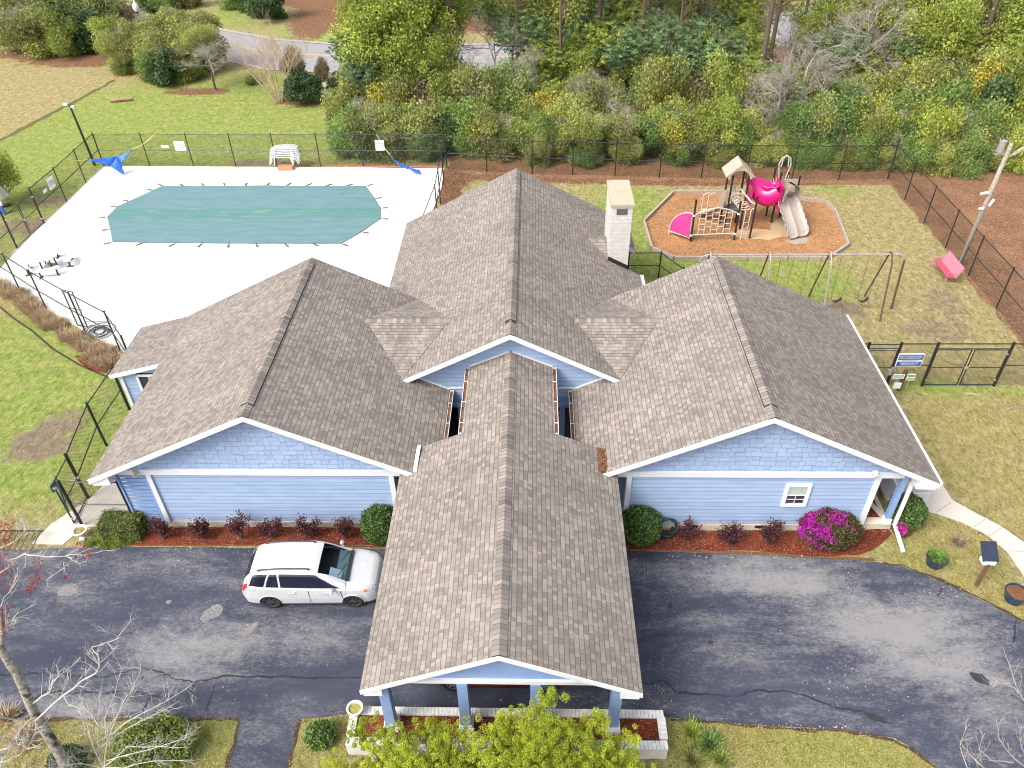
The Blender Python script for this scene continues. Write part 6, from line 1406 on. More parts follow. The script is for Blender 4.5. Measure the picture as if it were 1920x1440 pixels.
# explicit big trees
for px, py, Y, r, k in ((700, 60, 57, 2.4, 'bright'), (725, 95, 56.4, 2.0, 'pineb'), (690, 25, 57.5, 2.4, 'pineb'), (780, 110, 56.6, 1.8, 'bright'), (790, 5, 59, 2.4, 'pineb'), (1170, 50, 62, 2.4, 'pineb'), (1210, 5, 64, 2.6, 'pine'), (1330, 60, 60, 2.1, 'pine'), (1395, 55, 61, 1.9, 'pineb'), (1300, 35, 63, 2.0, 'olive'), (1370, 5, 64, 2.2, 'pineb'), (1540, 70, 60, 2.2, 'bright'), (1570, 100, 58, 2.2, 'pine'), (1610, 30, 62, 2.6, 'pineb'), (1660, 5, 63, 2.6, 'olive'), (1090, 60, 61, 2.2, 'pine'), (1020, 20, 62, 2.4, 'bright'), (1760, 30, 60, 2.4, 'pine'), (1700, 90, 58, 2.0, 'pine'), (1850, 0, 62, 2.6, 'pineb'), (775, 40, 58, 2.6, 'bright'), (690, 130, 56, 2.1, 'pine'), (660, 95, 57, 1.7, 'pine'), (740, 120, 56.5, 2.2, 'bright'), (800, 90, 58, 2.2, 'olive'), (730, 5, 58, 2.8, 'bright'), (830, 5, 61, 2.2, 'bright'),
        (990, 60, 61, 2.4, 'pine'), (1035, 110, 59, 2.3, 'pineb'), (1060, 40, 62, 2.7, 'olive'), (1100, 25, 64, 2.6, 'pine'), (1150, 20, 64, 2.8, 'pine'), (1120, 90, 60, 2.4, 'pineb'), (1170, 95, 59, 2.3, 'pine'), (1215, 70, 60, 2.3, 'pine'), (1270, 95, 58, 2.6, 'pine'), (1310, 110, 57.5, 2.4, 'pine'), (1360, 105, 57, 2.2, 'pine'), (1230, 20, 66, 2.5, 'vine'), (1250, 45, 63, 1.8, 'vine'), (1390, 140, 56, 1.7, 'pineb'), (1375, 165, 55, 1.4, 'pineb'), (1400, 95, 58, 1.9, 'pineb'), (1430, 20, 62, 2.0, 'pineb'), (960, 15, 66, 2.6, 'green'), (1000, 5, 64, 2.6, 'olive'), (1290, 5, 70, 2.4, 'brown'),
        (1600, 120, 58, 2.4, 'pineb'), (1640, 60, 60, 2.6, 'olive'), (1690, 30, 62, 2.6, 'dark'), (1740, 60, 58, 2.3, 'bright'), (1780, 90, 58, 2.3, 'pineb'), (1830, 60, 60, 2.9, 'olive'), (1880, 30, 60, 3.0, 'pineb'), (1900, 110, 57, 2.6, 'pineb'), (1790, 10, 64, 2.8, 'bright'), (1560, 20, 66, 2.2, 'pineb'), (1850, 140, 55, 2.0, 'vine'), (1930, 60, 58, 2.8, 'bright'), (1820, 0, 66, 3, 'olive'), (1720, 0, 68, 2.8, 'green')):
    wood(px, py, Y, r, k, 'tall')
name_woods()
# bare trunks between the crowns
TR = []
for px, py, Y, h, r in ((846, 205, 58, 14, .28), (760, 200, 58, 13, .2), (1120, 190, 60, 14, .22), (1310, 130, 62, 13, .14), (1366, 120, 62, 14, .13), (1432, 190, 56, 13, .22), (1445, 185, 57, 13, .18), (1050, 200, 58, 12, .15), (1590, 160, 60, 14, .2), (1835, 170, 58, 14, .2), (1495, 130, 66, 13, .15), (1690, 150, 60, 14, .2), (1200, 180, 59, 12, .12), (970, 190, 60, 12, .14), (1270, 185, 58, 11, .12)):
    g = G(px, py+95); g = Vector((g.x, Y, 0)); q = YP(px, 100, Y)
    t = thing('pine_tree', (q.x, Y, 0), 'x', 'tree', 'tall pine trunks in the woods'); TR.append((px, t)); child('trunk', TRUNK, t, (0, 0, 0), (r, r, h))
    child('crown', PROTO[('pine', rt.randrange(4))], t, (0, 0, h), (2.6, 2.6, 2.0)); child('branches', twb[0], t, (0, 0, h*.55), (2.2, 2.2, 3))
TR.sort(key=lambda e: e[0])
for i, (px, t) in enumerate(TR): t['label'] = '%s tall brown pine trunk from the left, rising out of frame %s' % ('first second third fourth fifth sixth seventh eighth ninth tenth eleventh twelfth thirteenth fourteenth fifteenth'.split()[i], zone(px))
# bare branched pale trees at the right
for px, py, Y, s, k, lab in ((1452, 210, 53.0, 5.4, 0, 'bare pale branched tree behind the playground slide, lowest branches drooping'), (1500, 150, 55, 5.8, 1, 'tall bare pale tree right of the playground tower'), (1590, 100, 57, 5.5, 2, 'bare twiggy tree at the top right beside the bright green crowns'), (1480, 90, 58, 5.8, 0, 'bare grey tree in front of the far road'), (1650, 110, 58, 5.0, 1, 'purple grey bare thicket tree at the top right'), (920, 90, 61, 4.0, 2, 'small bare white tree in front of the far orange bank'), (1240, 80, 61, 4.5, 1, 'bare vine hung tree above the chimney'), (990, 130, 57, 4.0, 0, 'bare twigs tangled above the central roof ridge'), (1545, 200, 54, 3.6, 2, 'low bare pale tree left of the fence corner')):
    c = YP(px, py, Y); t = thing('bare_tree', (c.x, Y, 0), lab, 'tree'); child('trunk', tw_[k], t, (0, 0, max(0, c.z-s*.7)), (s, s, s), rt.uniform(0, 6)); child('trunk', TRUNK, t, (0, 0, 0), (.14, .14, max(.5, c.z-s*.4)))
# top left shrubs and trees
for px, py, Y, r, k, lab in ((20, 60, 82, 3.6, 'olive', 'olive shrub at the top left corner of the field'), (70, 95, 77, 3.2, 'olive', 'big olive shrub at the edge of the tan field'), (110, 55, 82, 3.6, 'green', 'green tree behind the big shrub at top left'), (120, 95, 76, 2.6, 'bright', 'yellow green shrub at the tip of the top left thicket'), (40, 20, 88, 4.0, 'brown', 'brown vine covered tree at the top left corner'), (170, 30, 84, 3.2, 'olive', 'olive tree at top left next to the road'), (165, 75, 78, 2.8, 'dark', 'dark shrub at the right end of the top left thicket'), (200, 15, 86, 3.0, 'brown', 'brown twiggy tree beside the road at top left'), (140, 5, 90, 3.6, 'green', 'green tree touching the top edge at far left'), (0, 10, 92, 4, 'olive', 'olive tree in the very top left corner'),
        (215, 85, 76, 2.2, 'bright', 'yellow green shrub left of the street lamp'), (245, 105, 72, 2.5, 'olive', 'wispy olive shrub below the street lamp'), (300, 110, 70, 2.4, 'olive', 'wispy olive shrub in the middle of the lawn clump'), (325, 60, 74, 2.6, 'olive', 'tall olive shrub behind the lawn clump near the road'), (290, 140, 68, 1.7, 'green', 'low green shrub at the front of the lawn clump'), (320, 145, 67.2, 1.8, 'dark', 'dark evergreen bush on the straw bed of the lawn clump'), (350, 130, 68.5, 2.0, 'olive', 'olive bush beside the pale trunked tree'), (370, 70, 71, 2.5, 'olive', 'grey green fine twigged tree crown right of the street lamp'), (235, 140, 70, 1.2, 'olive', 'small olive sapling at the left end of the lawn clump'),
        (500, 5, 88, 2.6, 'dark', 'dark evergreen tree across the road at the top'), (455, 0, 92, 2.4, 'green', 'green bush across the road left of the dark evergreen'), (300, 5, 92, 2.6, 'green', 'green bush across the road above the lamp globe'), (352, 3, 94, 2.0, 'olive', 'olive bush at the top edge above the road'), (740, 0, 92, 3, 'brown', 'brown thicket across the road at the top'), (880, 10, 92, 3, 'olive', 'olive bush across the road above the central roof'), (940, 5, 90, 3, 'dark', 'dark bush across the road at the top middle'), (1320, 8, 92, 2.6, 'brown', 'brown bush across the road at the top right'), (1480, 2, 95, 2.6, 'brown', 'brown bush beyond the far road bend')):
    c = YP(px, py, Y); c.z = max(c.z, r*.6); tree(k, c, r, lab, None, tr=.08)
c = G(404, 168); t = thing('bare_tree', (c.x, c.y, 0), 'pale trunked fine twigged tree on the straw bed of the lawn', 'tree'); child('trunk', tw_[0], t, (0, 0, .6), (5.2, 4.8, 3.4)); child('trunk', TRUNK, t, (0, 0, 0), (.12, .12, 1.4)).data = TRUNK
child('crown', PROTO[('olive', 1)], t, (-.4, .6, 4.0), (1.7, 1.7, 1.3))
# crape myrtle
g = G(524, 190); t = thing('crape_myrtle', tuple(g), 'bare tan many stemmed tree fanning up beside the dark round bush', 'tree')
for k in range(9):
    a = k*.7+.2; b = bare(200+k, 3.3, .55, 5, .06, base=(g.x+.25*math.cos(a), g.y+.2*math.sin(a), 0), dir0=(math.cos(a)*.42, math.sin(a)*.30, 1), kids=(3, 4)); b.build('stem', BARKT, t)
for px, py, z, R, k, nm, lab in ((568, 163, 1.2, (1.6, 1.5, 1.35), 'dark', 'camellia_bush', 'large glossy dark green round bush beside the tan bare stems'), (549, 122, 1.3, (1.35, 1.3, 1.4), 'brown', 'round_bush', 'brownish green ball shaped bush behind the dark round bush'), (604, 130, 1.0, (.8, .8, .9), 'brown', 'small_tree', 'small brown leaved bush by the side path'), (640, 158, .8, (1.3, 1.1, .9), 'dark', 'evergreen_shrub', 'low dark evergreen bush right of the side path'), (470, 150, .4, (.5, .5, .4), 'olive', 'small_shrub', 'tiny shrub left of the tan bare stems')):
    g = G(px, py, z); t = thing(nm, (g.x, g.y, 0), lab, 'bush'); child('crown', PROTO[(k, 2)], t, (0, 0, z), R); child('crown', PROTO[(k, 1)], t, (0, 0, z), tuple(q*.9 for q in R)); child('trunk', TRUNK, t, (0, 0, 0), (.07, .07, z))
g = YP(4, 345, 42); t = thing('leafy_tree', (g.x-2.3, 44, 0), 'green tree cut by the left edge beyond the pool fence', 'tree'); child('crown', PROTO[('bright', 1)], t, (0, 0, 2.4), (1.7, 1.7, 2.2)); child('trunk', TRUNK, t, (0, 0, 0), (.12, .12, 2.4))

# near bushes -----------------------------------------------------------
def bush(name, px, py, z, R, n_, leaf, mat, label, seed, accent=None, box=False, cat='bush', group=None, flat=.5):
    g = G(px, py, z); rng = np.random.default_rng(seed); t = thing(name, (g.x, g.y, 0), label, cat, group)
    d = rng.normal(size=(n_, 3)); d /= np.linalg.norm(d, axis=1)[:, None]
    if box: d = d/np.max(np.abs(d), axis=1)[:, None]; d = np.sign(d)*np.minimum(np.abs(d), 1)
    lump = 1+.05*np.sin(d[:, 0]*7+seed)*np.sin(d[:, 1]*8)+.04*np.sin(d[:, 2]*11+d[:, 0]*5)
    rr_ = rng.normal(.97, .045, n_)*np.where(rng.random(n_) < .12, rng.uniform(.7, 1, n_), 1)*lump
    P = d*rr_[:, None]*np.array(R); P[:, 2] = np.maximum(P[:, 2], -z+.03)
    tn = np.clip(rng.uniform(0, 1, n_)**1.3+.15*np.sin(d[:, 0]*9)*np.sin(d[:, 2]*8+2), 0, 1); ac = np.zeros(n_)
    if accent: ac = accent(d, rng, n_)
    me = cloud('foliage', P, leaf*(1+.6*ac), (tn, ac), up=.3, rng=rng, mat=mat); child('foliage', me, t, (0, 0, z))
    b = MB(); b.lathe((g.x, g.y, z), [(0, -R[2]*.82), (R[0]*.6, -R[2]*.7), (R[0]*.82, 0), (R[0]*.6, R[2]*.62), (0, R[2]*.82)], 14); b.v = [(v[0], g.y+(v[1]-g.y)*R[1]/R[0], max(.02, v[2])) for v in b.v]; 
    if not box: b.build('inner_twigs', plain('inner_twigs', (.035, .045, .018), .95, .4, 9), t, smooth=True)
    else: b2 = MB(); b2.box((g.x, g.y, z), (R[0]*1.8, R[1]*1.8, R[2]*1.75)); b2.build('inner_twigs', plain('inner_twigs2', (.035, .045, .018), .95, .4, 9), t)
    return t
bush('round_bush', 716, 982, .68, (.72, .70, .70), 9000, .036, LM['box'], 'clipped round green bush left of the carport roof', 1)
bush('round_bush', 1200, 983, .68, (.72, .70, .70), 9000, .036, LM['box'], 'clipped round green bush right of the carport roof beside the hose', 2)
bush('round_bush', 1700, 958, .62, (.62, .60, .64), 6500, .038, LM['box'], 'loose green bush at the right porch corner behind the downspout', 3)
bush('clipped_hedge', 229, 986, .42, (.70, .42, .42), 7500, .03, LM['hedge'], 'square clipped hedge below the louvred screen', 4, box=True)
def az(d, rng, n_):
    s = np.sin(d[:, 0]*6+1)*np.sin(d[:, 1]*5+2)+np.sin(d[:, 2]*7+d[:, 0]*4)*.6
    return ((rng.random(n_) < np.clip(-.18+.50*d[:, 2]-.62*d[:, 0]+.42*s, 0, .8))).astype(float)
bush('azalea_bush', 1556, 992, .62, (1.0, .68, .68), 11000, .036, LM['azalea'], 'round azalea bush covered in magenta flowers by the right wing', 5, accent=az)
bush('azalea_bush', 1692, 992, .30, (.30, .26, .28), 1200, .035, LM['azalea'], 'small azalea with one magenta patch beside the porch corner', 6, accent=lambda d, r, n_: ((d[:, 0] < .1) & (d[:, 2] > .1) & (r.random(n_) < .7)).astype(float))
bush('low_shrub', 601, 1378, .30, (.42, .38, .36), 3500, .035, LM['green'], 'small bright green shrub left of the brick planter', 7)
bush('wide_shrub', 285, 1395, .38, (1.15, .8, .45), 9000, .04, LM['hedge'], 'wide low green shrub under the bare branches at bottom left', 8)
bush('low_shrub', 125, 1425, .25, (.5, .4, .3), 2500, .035, LM['dark'], 'small dark shrub at the foot of the mottled trunk', 9)
def sparse(px, py, h, label, seed, mat='burg', group='burgundy shrubs along the house wall', r=.46, n_=1250):
    h *= 1.12
    g = G(px, py); t = thing('burgundy_shrub', (g.x, g.y, 0), label, 'shrub', group); rng = np.random.default_rng(seed); b = MB(); tips = []
    for k in range(13):
        a = rng.uniform(0, 6.28); l = h*rng.uniform(.6, 1.1); q = Vector((g.x+math.cos(a)*r*rng.uniform(.3, 1), g.y+math.sin(a)*r*.7*rng.uniform(.3, 1), l)); b.tube([(g.x, g.y, 0), tuple(Vector((g.x, g.y, 0)).lerp(q, .5)+Vector((rng.normal(0, .04), 0, .05))), tuple(q)], [.014, .01, .006], 4, cap=False); tips.append(q)
        tips.append(Vector((g.x, g.y, 0)).lerp(q, .6)); tips.append(Vector((g.x, g.y, 0)).lerp(q, .8))
    b.build('stems', BARK, t); P = np.array([tuple(tips[i]) for i in rng.integers(0, len(tips), n_)])+rng.normal(scale=(.075, .06, .075), size=(n_, 3)); P -= np.array([g.x, g.y, 0])
    child('foliage', cloud('foliage', P, .038, (rng.random(n_), np.zeros(n_)), up=.2, rng=rng, mat=LM[mat]), t)
for i, (px, py, h, lab) in enumerate(((308, 1012, .85, 'burgundy shrub nearest the clipped hedge'), (384, 1012, .75, 'second burgundy shrub from the clipped hedge'), (455, 1012, .95, 'tallest burgundy shrub, above the rear of the white wagon'), (515, 1010, .8, 'fourth burgundy shrub from the hedge, above the wagon roof'), (583, 1010, .85, 'fifth burgundy shrub from the hedge, above the wagon windscreen'), (650, 1010, .8, 'burgundy shrub nearest the left round bush'), (1282, 1014, .65, 'burgundy shrub right of the coiled green hose'), (1367, 1017, .6, 'middle burgundy shrub below the right wing wall'), (1437, 1018, .75, 'burgundy shrub left of the magenta azalea'))):
    sparse(px, py, h, lab, 300+i, group='burgundy shrubs along the house wall')
def gtuft(pts, n_, r, h, mat, name, label, cat, seed, w_=.012, kind=None, lean=1.0, base=None):
    """one mesh of grass-like blades round the given spots"""
    rng = np.random.default_rng(seed); P0 = np.array([tuple(p) for p in pts]); k = rng.integers(0, len(P0), n_); a = rng.uniform(0, 6.28, n_); o_ = r*np.sqrt(rng.random(n_))
    d = np.stack([np.cos(a), np.sin(a), np.zeros(n_)], 1); A = P0[k]+d*o_[:, None]; a2 = a+rng.normal(0, .8, n_); d2 = np.stack([np.cos(a2), np.sin(a2), np.zeros(n_)], 1)
    L = h*rng.uniform(.5, 1.1, n_); ln_ = rng.uniform(.15, lean, n_); B = A+d2*(L*ln_)[:, None]+np.array([0, 0, 1])*(L*(1-.6*ln_))[:, None]; s = np.stack([-d2[:, 1], d2[:, 0], np.zeros(n_)], 1)*w_
    V = np.stack([A-s, A+s, B+s*.35, B-s*.35], 1).reshape(-1, 3); org = P0.mean(0); org[2] = 0; V -= org
    me = quads(name, V, (rng.random(n_), np.zeros(n_)), mat); o = bpy.data.objects.new(name, me); COL.objects.link(o); o.location = org
    if kind: o['kind'] = kind; o['label'] = label; o['category'] = cat
    else: tag(o, label, cat)
    return o
# dry ornamental grass bed
rg = random.Random(5); sp = []
lo_, hi_ = [(0, 548), (30, 565), (60, 595), (100, 625), (150, 668), (200, 695), (222, 690)], [(0, 532), (40, 552), (62, 570), (100, 598), (145, 630), (190, 650), (228, 664)]
for i in range(len(lo_)-1):
    for k in range(26):
        f = rg.random(); v = rg.random(); px = (lo_[i][0]*(1-f)+lo_[i+1][0]*f)*(1-v)+(hi_[i][0]*(1-f)+hi_[i+1][0]*f)*v; py = (lo_[i][1]*(1-f)+lo_[i+1][1]*f)*(1-v)+(hi_[i][1]*(1-f)+hi_[i+1][1]*f)*v
        if rg.random() < .68: sp.append(G(px, py))
gtuft(sp, 15000, .22, .42, LM['dry'], 'dry_grass_bed', 'dry tan ornamental grass filling the bed below the pool deck', 'grass', 1, .013, 'stuff')
sp2 = [G(rg.uniform(165, 245), rg.uniform(1012, 1023)) for _ in range(40)]; gtuft(sp2, 3500, .14, .2, LM['bright'], 'ground_cover', 'yellow green ground cover between hedge and driveway', 'ground cover', 2, .018, 'stuff')
sheet('red_leaf_patch', P2((140, 668), (190, 655), (212, 676), (200, 700), (165, 692)), .012, M['redmulch'], jit=.05)
for i, (px, py, h, n_, mat, lab) in enumerate(((1332, 1398, .42, 420, 'green', 'largest green yucca in the lawn right of the planter'), (1300, 1425, .35, 300, 'olive', 'yucca with dry leaves nearest the bottom edge'), (1352, 1424, .35, 300, 'olive', 'yucca right of the other two by the bottom edge'), (1297, 1372, .35, 260, 'bright', 'yellow tufted plant near the planter corner'), (1797, 1018, .32, 300, 'dry', 'orange brown dry tufted plant on the right lawn'), (52, 1385, .5, 600, 'dry', 'dry reddish grass clump at the left edge under the branches'), (15, 1345, .4, 300, 'dry', 'dry grass clump at the far left by the drive'))):
    gtuft([G(px, py)], n_, .12, h, LM[mat], 'tufted_plant', lab, 'plant', 20+i, .016, lean=1.1)

# lime green conifer in the foreground ---------------------------------------
base_ = Vector((-.6, 6.6, 0)); rng = np.random.default_rng(5)
lt = thing('lime_conifer', tuple(base_), 'bright lime green conifer in front of the brick planter', 'tree')
tips = [(625, 1420, 2.2), (657, 1362, 2.4), (690, 1352, 2.7), (735, 1368, 2.8), (780, 1358, 2.6), (813, 1356, 2.8), (850, 1360, 2.8), (700, 1400, 2.6), (760, 1400, 3.0), (820, 1405, 2.9), (905, 1350, 2.9), (943, 1343, 3.1), (965, 1345, 3.2), (980, 1325, 3.5), (1007, 1325, 3.7), (1028, 1298, 4.1), (1040, 1340, 3.7), (1070, 1352, 3.5), (1110, 1338, 3.2), (1130, 1340, 3.0), (1090, 1380, 3.2), (1125, 1402, 2.8), (1160, 1382, 2.5), (1190, 1375, 2.4), (1185, 1410, 2.3), (1200, 1435, 2.2), (900, 1395, 3.1), (950, 1385, 3.3), (1000, 1370, 3.6), (1050, 1395, 3.3), (860, 1420, 2.9), (920, 1425, 3.0), (980, 1420, 3.2), (1040, 1430, 3.1), (1100, 1435, 2.8), (1150, 1440, 2.5), (800, 1435, 2.7), (740, 1430, 2.6), (680, 1432, 2.4), (640, 1440, 2.3), (1020, 1345, 3.8), (1005, 1395, 3.5), (770, 1460, 2.6), (880, 1465, 2.8), (1000, 1465, 3.0), (1090, 1470, 2.7), (690, 1465, 2.3), (930, 1365, 3.1), (1160, 1415, 2.5), (715, 1378, 2.6), (835, 1385, 2.8)]
bb_ = MB(); C = []; br_ = []
for (px, py, z) in tips:
    T = G(px, py, z); S0 = Vector((base_.x+(T.x-base_.x)*.35, base_.y+(T.y-base_.y)*.35, T.z*.45)); mid_ = S0.lerp(T, .55)+Vector((0, -.05, .05)); bb_.tube([S0, mid_, T], [.03, .02, .008], 5, cap=False)
    pb_ = rng.uniform(0, .5)
    for k in range(76):
        t = rng.uniform(.0, 1)**.8; q = S0.lerp(mid_, t*2) if t < .5 else mid_.lerp(T, t*2-1); w_ = .44*(1-t)**.7+.09
        C.append(np.array(q)+rng.normal(scale=(w_, w_*.8, w_*.5))); br_.append(pb_)
C = np.array(C); br_ = np.array(br_); nl = 190; n_ = len(C)*nl
d = rng.normal(size=(n_, 3)); d /= np.linalg.norm(d, axis=1)[:, None]; rad_ = np.repeat(rng.uniform(.06, .13, len(C)), nl)
P = np.repeat(C, nl, 0)+d*(rad_*rng.uniform(.5, 1.05, n_))[:, None]-np.array(base_); tn = np.clip(np.repeat(br_, nl)+rng.uniform(0, .5, n_), 0, 1)
child('foliage', cloud('foliage', P, .0145, (tn, np.zeros(n_)), up=.5, aspect=.7, rng=rng, mat=LM['lime']), lt); bb_.build('branches', BARK, lt)
bt_ = MB(); bt_.tube([tuple(base_), (base_.x, base_.y+.3, 1.2), (base_.x+.2, base_.y+.8, 2.2)], [.16, .12, .05], 9); bt_.build('trunk', BARK, lt)

# bare tree with mottled trunk at bottom left -----------------------------
def gl(*pp): return [G(a, b, z) for a, b, z in pp]
mt = n = N('mottled_bark'); p = n.tc.outputs['Object']; k = n.mapr(n.noise(p, 9, 5, .7), .4, .62); c_ = n.mix(k, (.15, .135, .105, 1), (.38, .365, .31, 1)); c_ = n.mix(n.mapr(n.noise(p, 3.2, 3), .62, .68), c_, (.06, .055, .04, 1)); n.bump(k, .4, .02); M['mottle'] = n.fin(c_, .9, 0, .2)
t1p = gl((170, 1560, 0), (132, 1470, 1.2), (118, 1425, 1.9), (95, 1385, 2.6), (68, 1345, 3.2), (50, 1305, 3.8), (33, 1265, 4.4), (12, 1235, 4.9), (0, 1212, 5.3), (6, 1180, 5.8), (0, 1150, 6.2), (-15, 1100, 6.8))
bt = thing('bare_tree', tuple(t1p[0]), 'bare mottled grey trunk with white branches crossing the drive at left', 'tree')
b = MB(); b.tube(t1p, [.16, .14, .125, .12, .115, .105, .10, .09, .075, .06, .05, .04], 12); b.build('trunk', M['mottle'], bt, smooth=True)
def limb(parent, pts, r0, r1, seed, tw=9, tl=.5, mat=BARKW, name='branch', lev=2, buds=None):
    r0 *= .6; r1 *= .6; tw = int(tw*1.5); lev += 1
    b = MB(); n_ = len(pts); rr = random.Random(seed); q = [pts[0]]
    for i in range(n_-1):
        for k in (1, 2): q.append(pts[i].lerp(pts[i+1], k/2)+Vector((rr.gauss(0, .012), rr.gauss(0, .012), rr.gauss(0, .015))))
    m_ = len(q); b.tube(q, [r0+(r1-r0)*i/(m_-1) for i in range(m_)], 6, cap=False)
    for k in range(tw):
        t = rr.uniform(.15, 1); i = min(int(t*(m_-1)), m_-2); p = q[i].lerp(q[i+1], t*(m_-1)-i); d = (q[i+1]-q[i]).normalized(); side = Vector((rr.gauss(0, 1), rr.gauss(0, 1), rr.gauss(.3, .5))).normalized()
        bare(seed*31+k, tl*rr.uniform(.5, 1.2), .75, lev, r1*1.1, b, p, d*.7+side*.8, kids=(2, 3), first=.3)
    b.build(name, mat, parent)
    return q
z = 3.6
limb(bt, gl((66, 1352, 3.3), (94, 1326, 3.5), (119, 1303, 3.8), (154, 1278, 4.1), (179, 1263, 4.3), (187, 1249, 4.5), (183, 1228, 4.7), (171, 1215, 4.8), (198, 1206, 4.9), (225, 1194, 5.0)), .05, .012, 1, 12, .45)
limb(bt, gl((60, 1320, 3.6), (78, 1305, 3.8), (94, 1297, 3.9), (100, 1278, 4.1), (112, 1266, 4.3), (128, 1256, 4.4)), .04, .010, 2, 10, .4)
limb(bt, gl((62, 1345, 3.2), (40, 1365, 3.3), (20, 1395, 3.4), (0, 1420, 3.4), (-20, 1445, 3.4)), .06, .03, 3, 12, .5)
limb(bt, gl((60, 1340, 3.3), (30, 1350, 3.6), (5, 1345, 3.9), (-20, 1350, 4.1)), .03, .012, 4, 8, .5)
limb(bt, gl((120, 1305, 3.8), (130, 1320, 3.9), (148, 1330, 4.0), (155, 1352, 4.0), (160, 1378, 3.9)), .02, .007, 5, 8, .3)
limb(bt, gl((68, 1356, 3.2), (66, 1372, 3.4), (60, 1390, 3.5), (38, 1410, 3.6)), .035, .01, 6, 8, .4)
limb(bt, gl((2, 1190, 5.6), (12, 1170, 5.8), (30, 1155, 6.0), (36, 1140, 6.2)), .03, .01, 8, 9, .4)
bd = []
bd += limb(bt, gl((-10, 1085, 7.0), (14, 1065, 7.1), (18, 1051, 7.2), (47, 1039, 7.3), (65, 1041, 7.4), (86, 1044, 7.4), (107, 1045, 7.5), (134, 1040, 7.5), (161, 1039, 7.6), (180, 1037, 7.6)), .035, .008, 9, 14, .32)
bd += limb(bt, gl((-12, 1032, 7.3), (20, 1018, 7.5), (42, 1005, 7.6), (50, 992, 7.7), (47, 984, 7.8), (40, 980, 7.9)), .022, .007, 10, 9, .3)
bd += limb(bt, gl((47, 1003, 7.6), (60, 998, 7.7), (71, 995, 7.7), (78, 982, 7.8), (74, 971, 7.9)), .012, .006, 11, 5, .22)
limb(bt, gl((120, 1052, 7.5), (121, 1065, 7.4), (100, 1078, 7.3), (85, 1090, 7.2)), .012, .006, 12, 4, .2); limb(bt, gl((125, 1043, 7.5), (138, 1052, 7.5), (150, 1056, 7.5), (163, 1053, 7.5)), .016, .006, 13, 4, .2)
bd += limb(bt, gl((-10, 1150, 6.6), (10, 1120, 6.9), (25, 1100, 7.0), (30, 1075, 7.1)), .02, .006, 14, 8, .4)
P = []
for (px, py, z_, s_, n_) in ((15, 985, 7.6, .16, 160), (20, 1020, 7.5, .16, 140), (5, 1045, 7.3, .14, 150), (8, 1070, 7.2, .12, 130), (70, 1050, 7.3, .05, 40), (70, 1062, 7.2, .04, 30), (72, 1085, 7.2, .06, 50), (62, 1092, 7.1, .06, 50), (58, 1105, 7.1, .05, 36), (150, 1022, 7.5, .08, 70), (166, 1041, 7.6, .05, 50), (52, 1108, 7.0, .04, 26), (8, 1100, 7.0, .1, 60), (12, 1140, 6.6, .07, 40), (6, 1185, 5.9, .05, 26), (0, 1175, 6.0, .05, 26), (25, 1083, 7.0, .04, 20), (123, 1082, 7.2, .03, 16), (10, 1010, 7.5, .12, 80), (70, 1072, 7.2, .03, 20), (4, 1150, 6.5, .08, 50)):
    g = G(px, py, z_); P.append(np.array(g)+RNG.normal(scale=(s_, s_, s_*.8), size=(n_, 3)))
P = np.concatenate(P)-np.array(t1p[0]); child('red_buds', cloud('red_buds', P, .021, (RNG.random(len(P)), np.zeros(len(P))), mat=LM['red']), bt)
# second bare shrub tree fanning out at the bottom left
t2 = G(190, 1500, .0); b2 = thing('bare_tree', tuple(t2), 'white twiggy bare tree fanning across the lower left lawn', 'tree')
b = MB(); b.tube(gl((215, 1520, 0), (200, 1470, 1.0), (196, 1440, 1.5)), [.10, .08, .06], 9); b.build('trunk', M['mottle'], b2, smooth=True)
ends = [((196, 1440, 1.5), (183, 1400, 2.2), (184, 1345, 2.8), (187, 1297, 3.2)), ((196, 1440, 1.5), (200, 1390, 2.3), (197, 1345, 2.8), (215, 1300, 3.2), (230, 1252, 3.5)), ((200, 1395, 2.2), (215, 1350, 2.7), (235, 1310, 3.1), (252, 1285, 3.3), (267, 1253, 3.5)), ((183, 1392, 2.2), (215, 1370, 2.5), (262, 1340, 2.8), (310, 1315, 3.0), (352, 1289, 3.3)), ((190, 1400, 2.0), (240, 1365, 2.4), (290, 1340, 2.7), (337, 1316, 2.9)), ((192, 1430, 1.6), (240, 1415, 2.0), (285, 1405, 2.2), (330, 1390, 2.4), (358, 1382, 2.5)), ((192, 1440, 1.5), (240, 1400, 2.2), (300, 1400, 2.4), (352, 1403, 2.5)), ((190, 1440, 1.5), (150, 1430, 1.9), (110, 1440, 2.1)), ((195, 1440, 1.5), (175, 1400, 2.3), (160, 1345, 2.7), (148, 1325, 2.9)), ((195, 1440, 1.6), (230, 1440, 1.9), (290, 1425, 2.1), (360, 1425, 2.2)), ((200, 1400, 2.1), (205, 1360, 2.6), (232, 1325, 2.9), (245, 1300, 3.1), (262, 1280, 3.2)), ((184, 1360, 2.7), (170, 1340, 2.8), (150, 1320, 3.0)), ((183, 1450, 1.5), (130, 1455, 1.9), (80, 1450, 2.2), (30, 1465, 2.4))]
for i, e_ in enumerate(ends): limb(b2, gl(*e_), .026, .007, 40+i, 11, .42, lev=2)
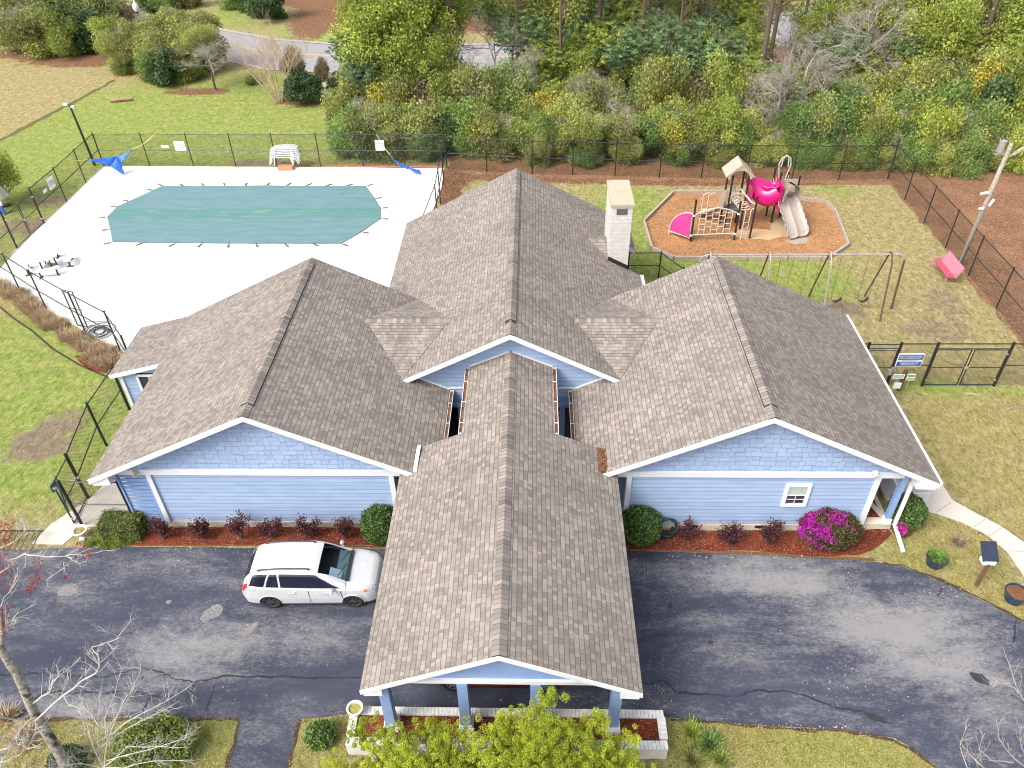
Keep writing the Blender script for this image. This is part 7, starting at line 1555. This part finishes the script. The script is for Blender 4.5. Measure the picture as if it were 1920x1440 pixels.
# twigs at the bottom right corner
t3 = G(1960, 1560, 0); b3 = thing('bare_tree', tuple(t3), 'thin bare pale tree reaching in at the bottom right corner', 'tree')
b = MB(); b.tube(gl((1960, 1560, 0), (1950, 1500, 1.5), (1940, 1450, 2.6)), [.09, .07, .05], 8); b.build('trunk', BARKP, b3)
for i, e_ in enumerate([((1940, 1450, 2.6), (1930, 1330, 3.8), (1905, 1285, 4.4), (1893, 1252, 4.7), (1880, 1215, 5.0)), ((1910, 1300, 4.3), (1895, 1285, 4.4), (1875, 1282, 4.5), (1862, 1290, 4.5)), ((1945, 1460, 2.5), (1900, 1420, 3.0), (1875, 1385, 3.4), (1870, 1350, 3.7)), ((1900, 1430, 2.9), (1860, 1425, 3.1), (1835, 1405, 3.3), (1848, 1375, 3.5)), ((1850, 1445, 2.8), (1812, 1440, 2.9), (1800, 1400, 3.2), (1812, 1365, 3.4)), ((1940, 1450, 2.6), (1915, 1400, 3.2), (1912, 1370, 3.6)), ((1860, 1450, 2.7), (1835, 1432, 2.9), (1820, 1415, 3.0), (1805, 1395, 3.2))]):
    limb(b3, gl(*e_), .022, .006, 70+i, 7, .3, BARKP, lev=1)
# short grass blades where the lawn is close to the camera
def lawn_tufts(polys, n_, seed, name, label):
    rr = random.Random(seed); pts = []
    for poly, k in polys:
        q = P2(*poly); qq = [(p.x, p.y) for p in q]; xs = [p[0] for p in qq]; ys = [p[1] for p in qq]; c = 0
        while c < k:
            x, y = rr.uniform(min(xs), max(xs)), rr.uniform(min(ys), max(ys))
            if inside((x, y), qq): pts.append((x, y, 0)); c += 1
    gtuft(pts, n_, .06, .075, LM['lawnb'], name, label, 'grass', seed, .008, 'stuff', 1.0)
lawn_tufts([(((1255, 1352), (1420, 1362), (1600, 1374), (1676, 1388), (1760, 1444), (1255, 1444)), 5000), (((0, 1350), (448, 1350), (424, 1444), (0, 1444)), 4500), (((562, 1350), (650, 1345), (650, 1440), (541, 1440)), 900), (((1655, 1050), (1670, 1005), (1720, 965), (1800, 985), (1850, 1010), (1885, 1050), (1915, 1110), (1930, 1170), (1850, 1128), (1763, 1087), (1690, 1059)), 5000), (((1690, 740), (1920, 745), (1920, 1010), (1850, 970), (1790, 935)), 6000)], 46000, 3, 'short_grass', 'short dry grass blades on the near lawns')

# fallen leaves and bits blown over the drive, the deck edge and the valleys
rl = random.Random(8); pts = []; zs_ = []
for (px, py, sx, sy, k) in ((1200, 1065, 25, 14, 30), (1230, 1300, 60, 30, 34), (1480, 1100, 160, 60, 40), (1600, 1280, 180, 70, 44), (300, 1060, 200, 20, 36), (500, 1200, 150, 70, 36), (480, 1030, 240, 5, 60), (1400, 1044, 200, 5, 90), (1500, 1362, 160, 6, 50), (250, 1345, 200, 5, 50), (1780, 1105, 70, 22, 40), (980, 1310, 180, 16, 40)):
    for i in range(k): g = G(px+rl.gauss(0, .5)*sx, py+rl.gauss(0, .5)*sy, .03); pts.append((g.x, g.y, .03))
P = np.array(pts); rng = np.random.default_rng(4); org = P.mean(0); org[2] = 0
me = cloud('fallen_leaves', P-org, .028, (rng.random(len(P)), np.zeros(len(P))), up=.95, rng=rng, mat=LM['dry']); o = bpy.data.objects.new('fallen_leaves', me); COL.objects.link(o); o.location = org
tag(o, 'small tan leaves scattered over the driveway and along its edges', 'leaves', None, 'stuff')
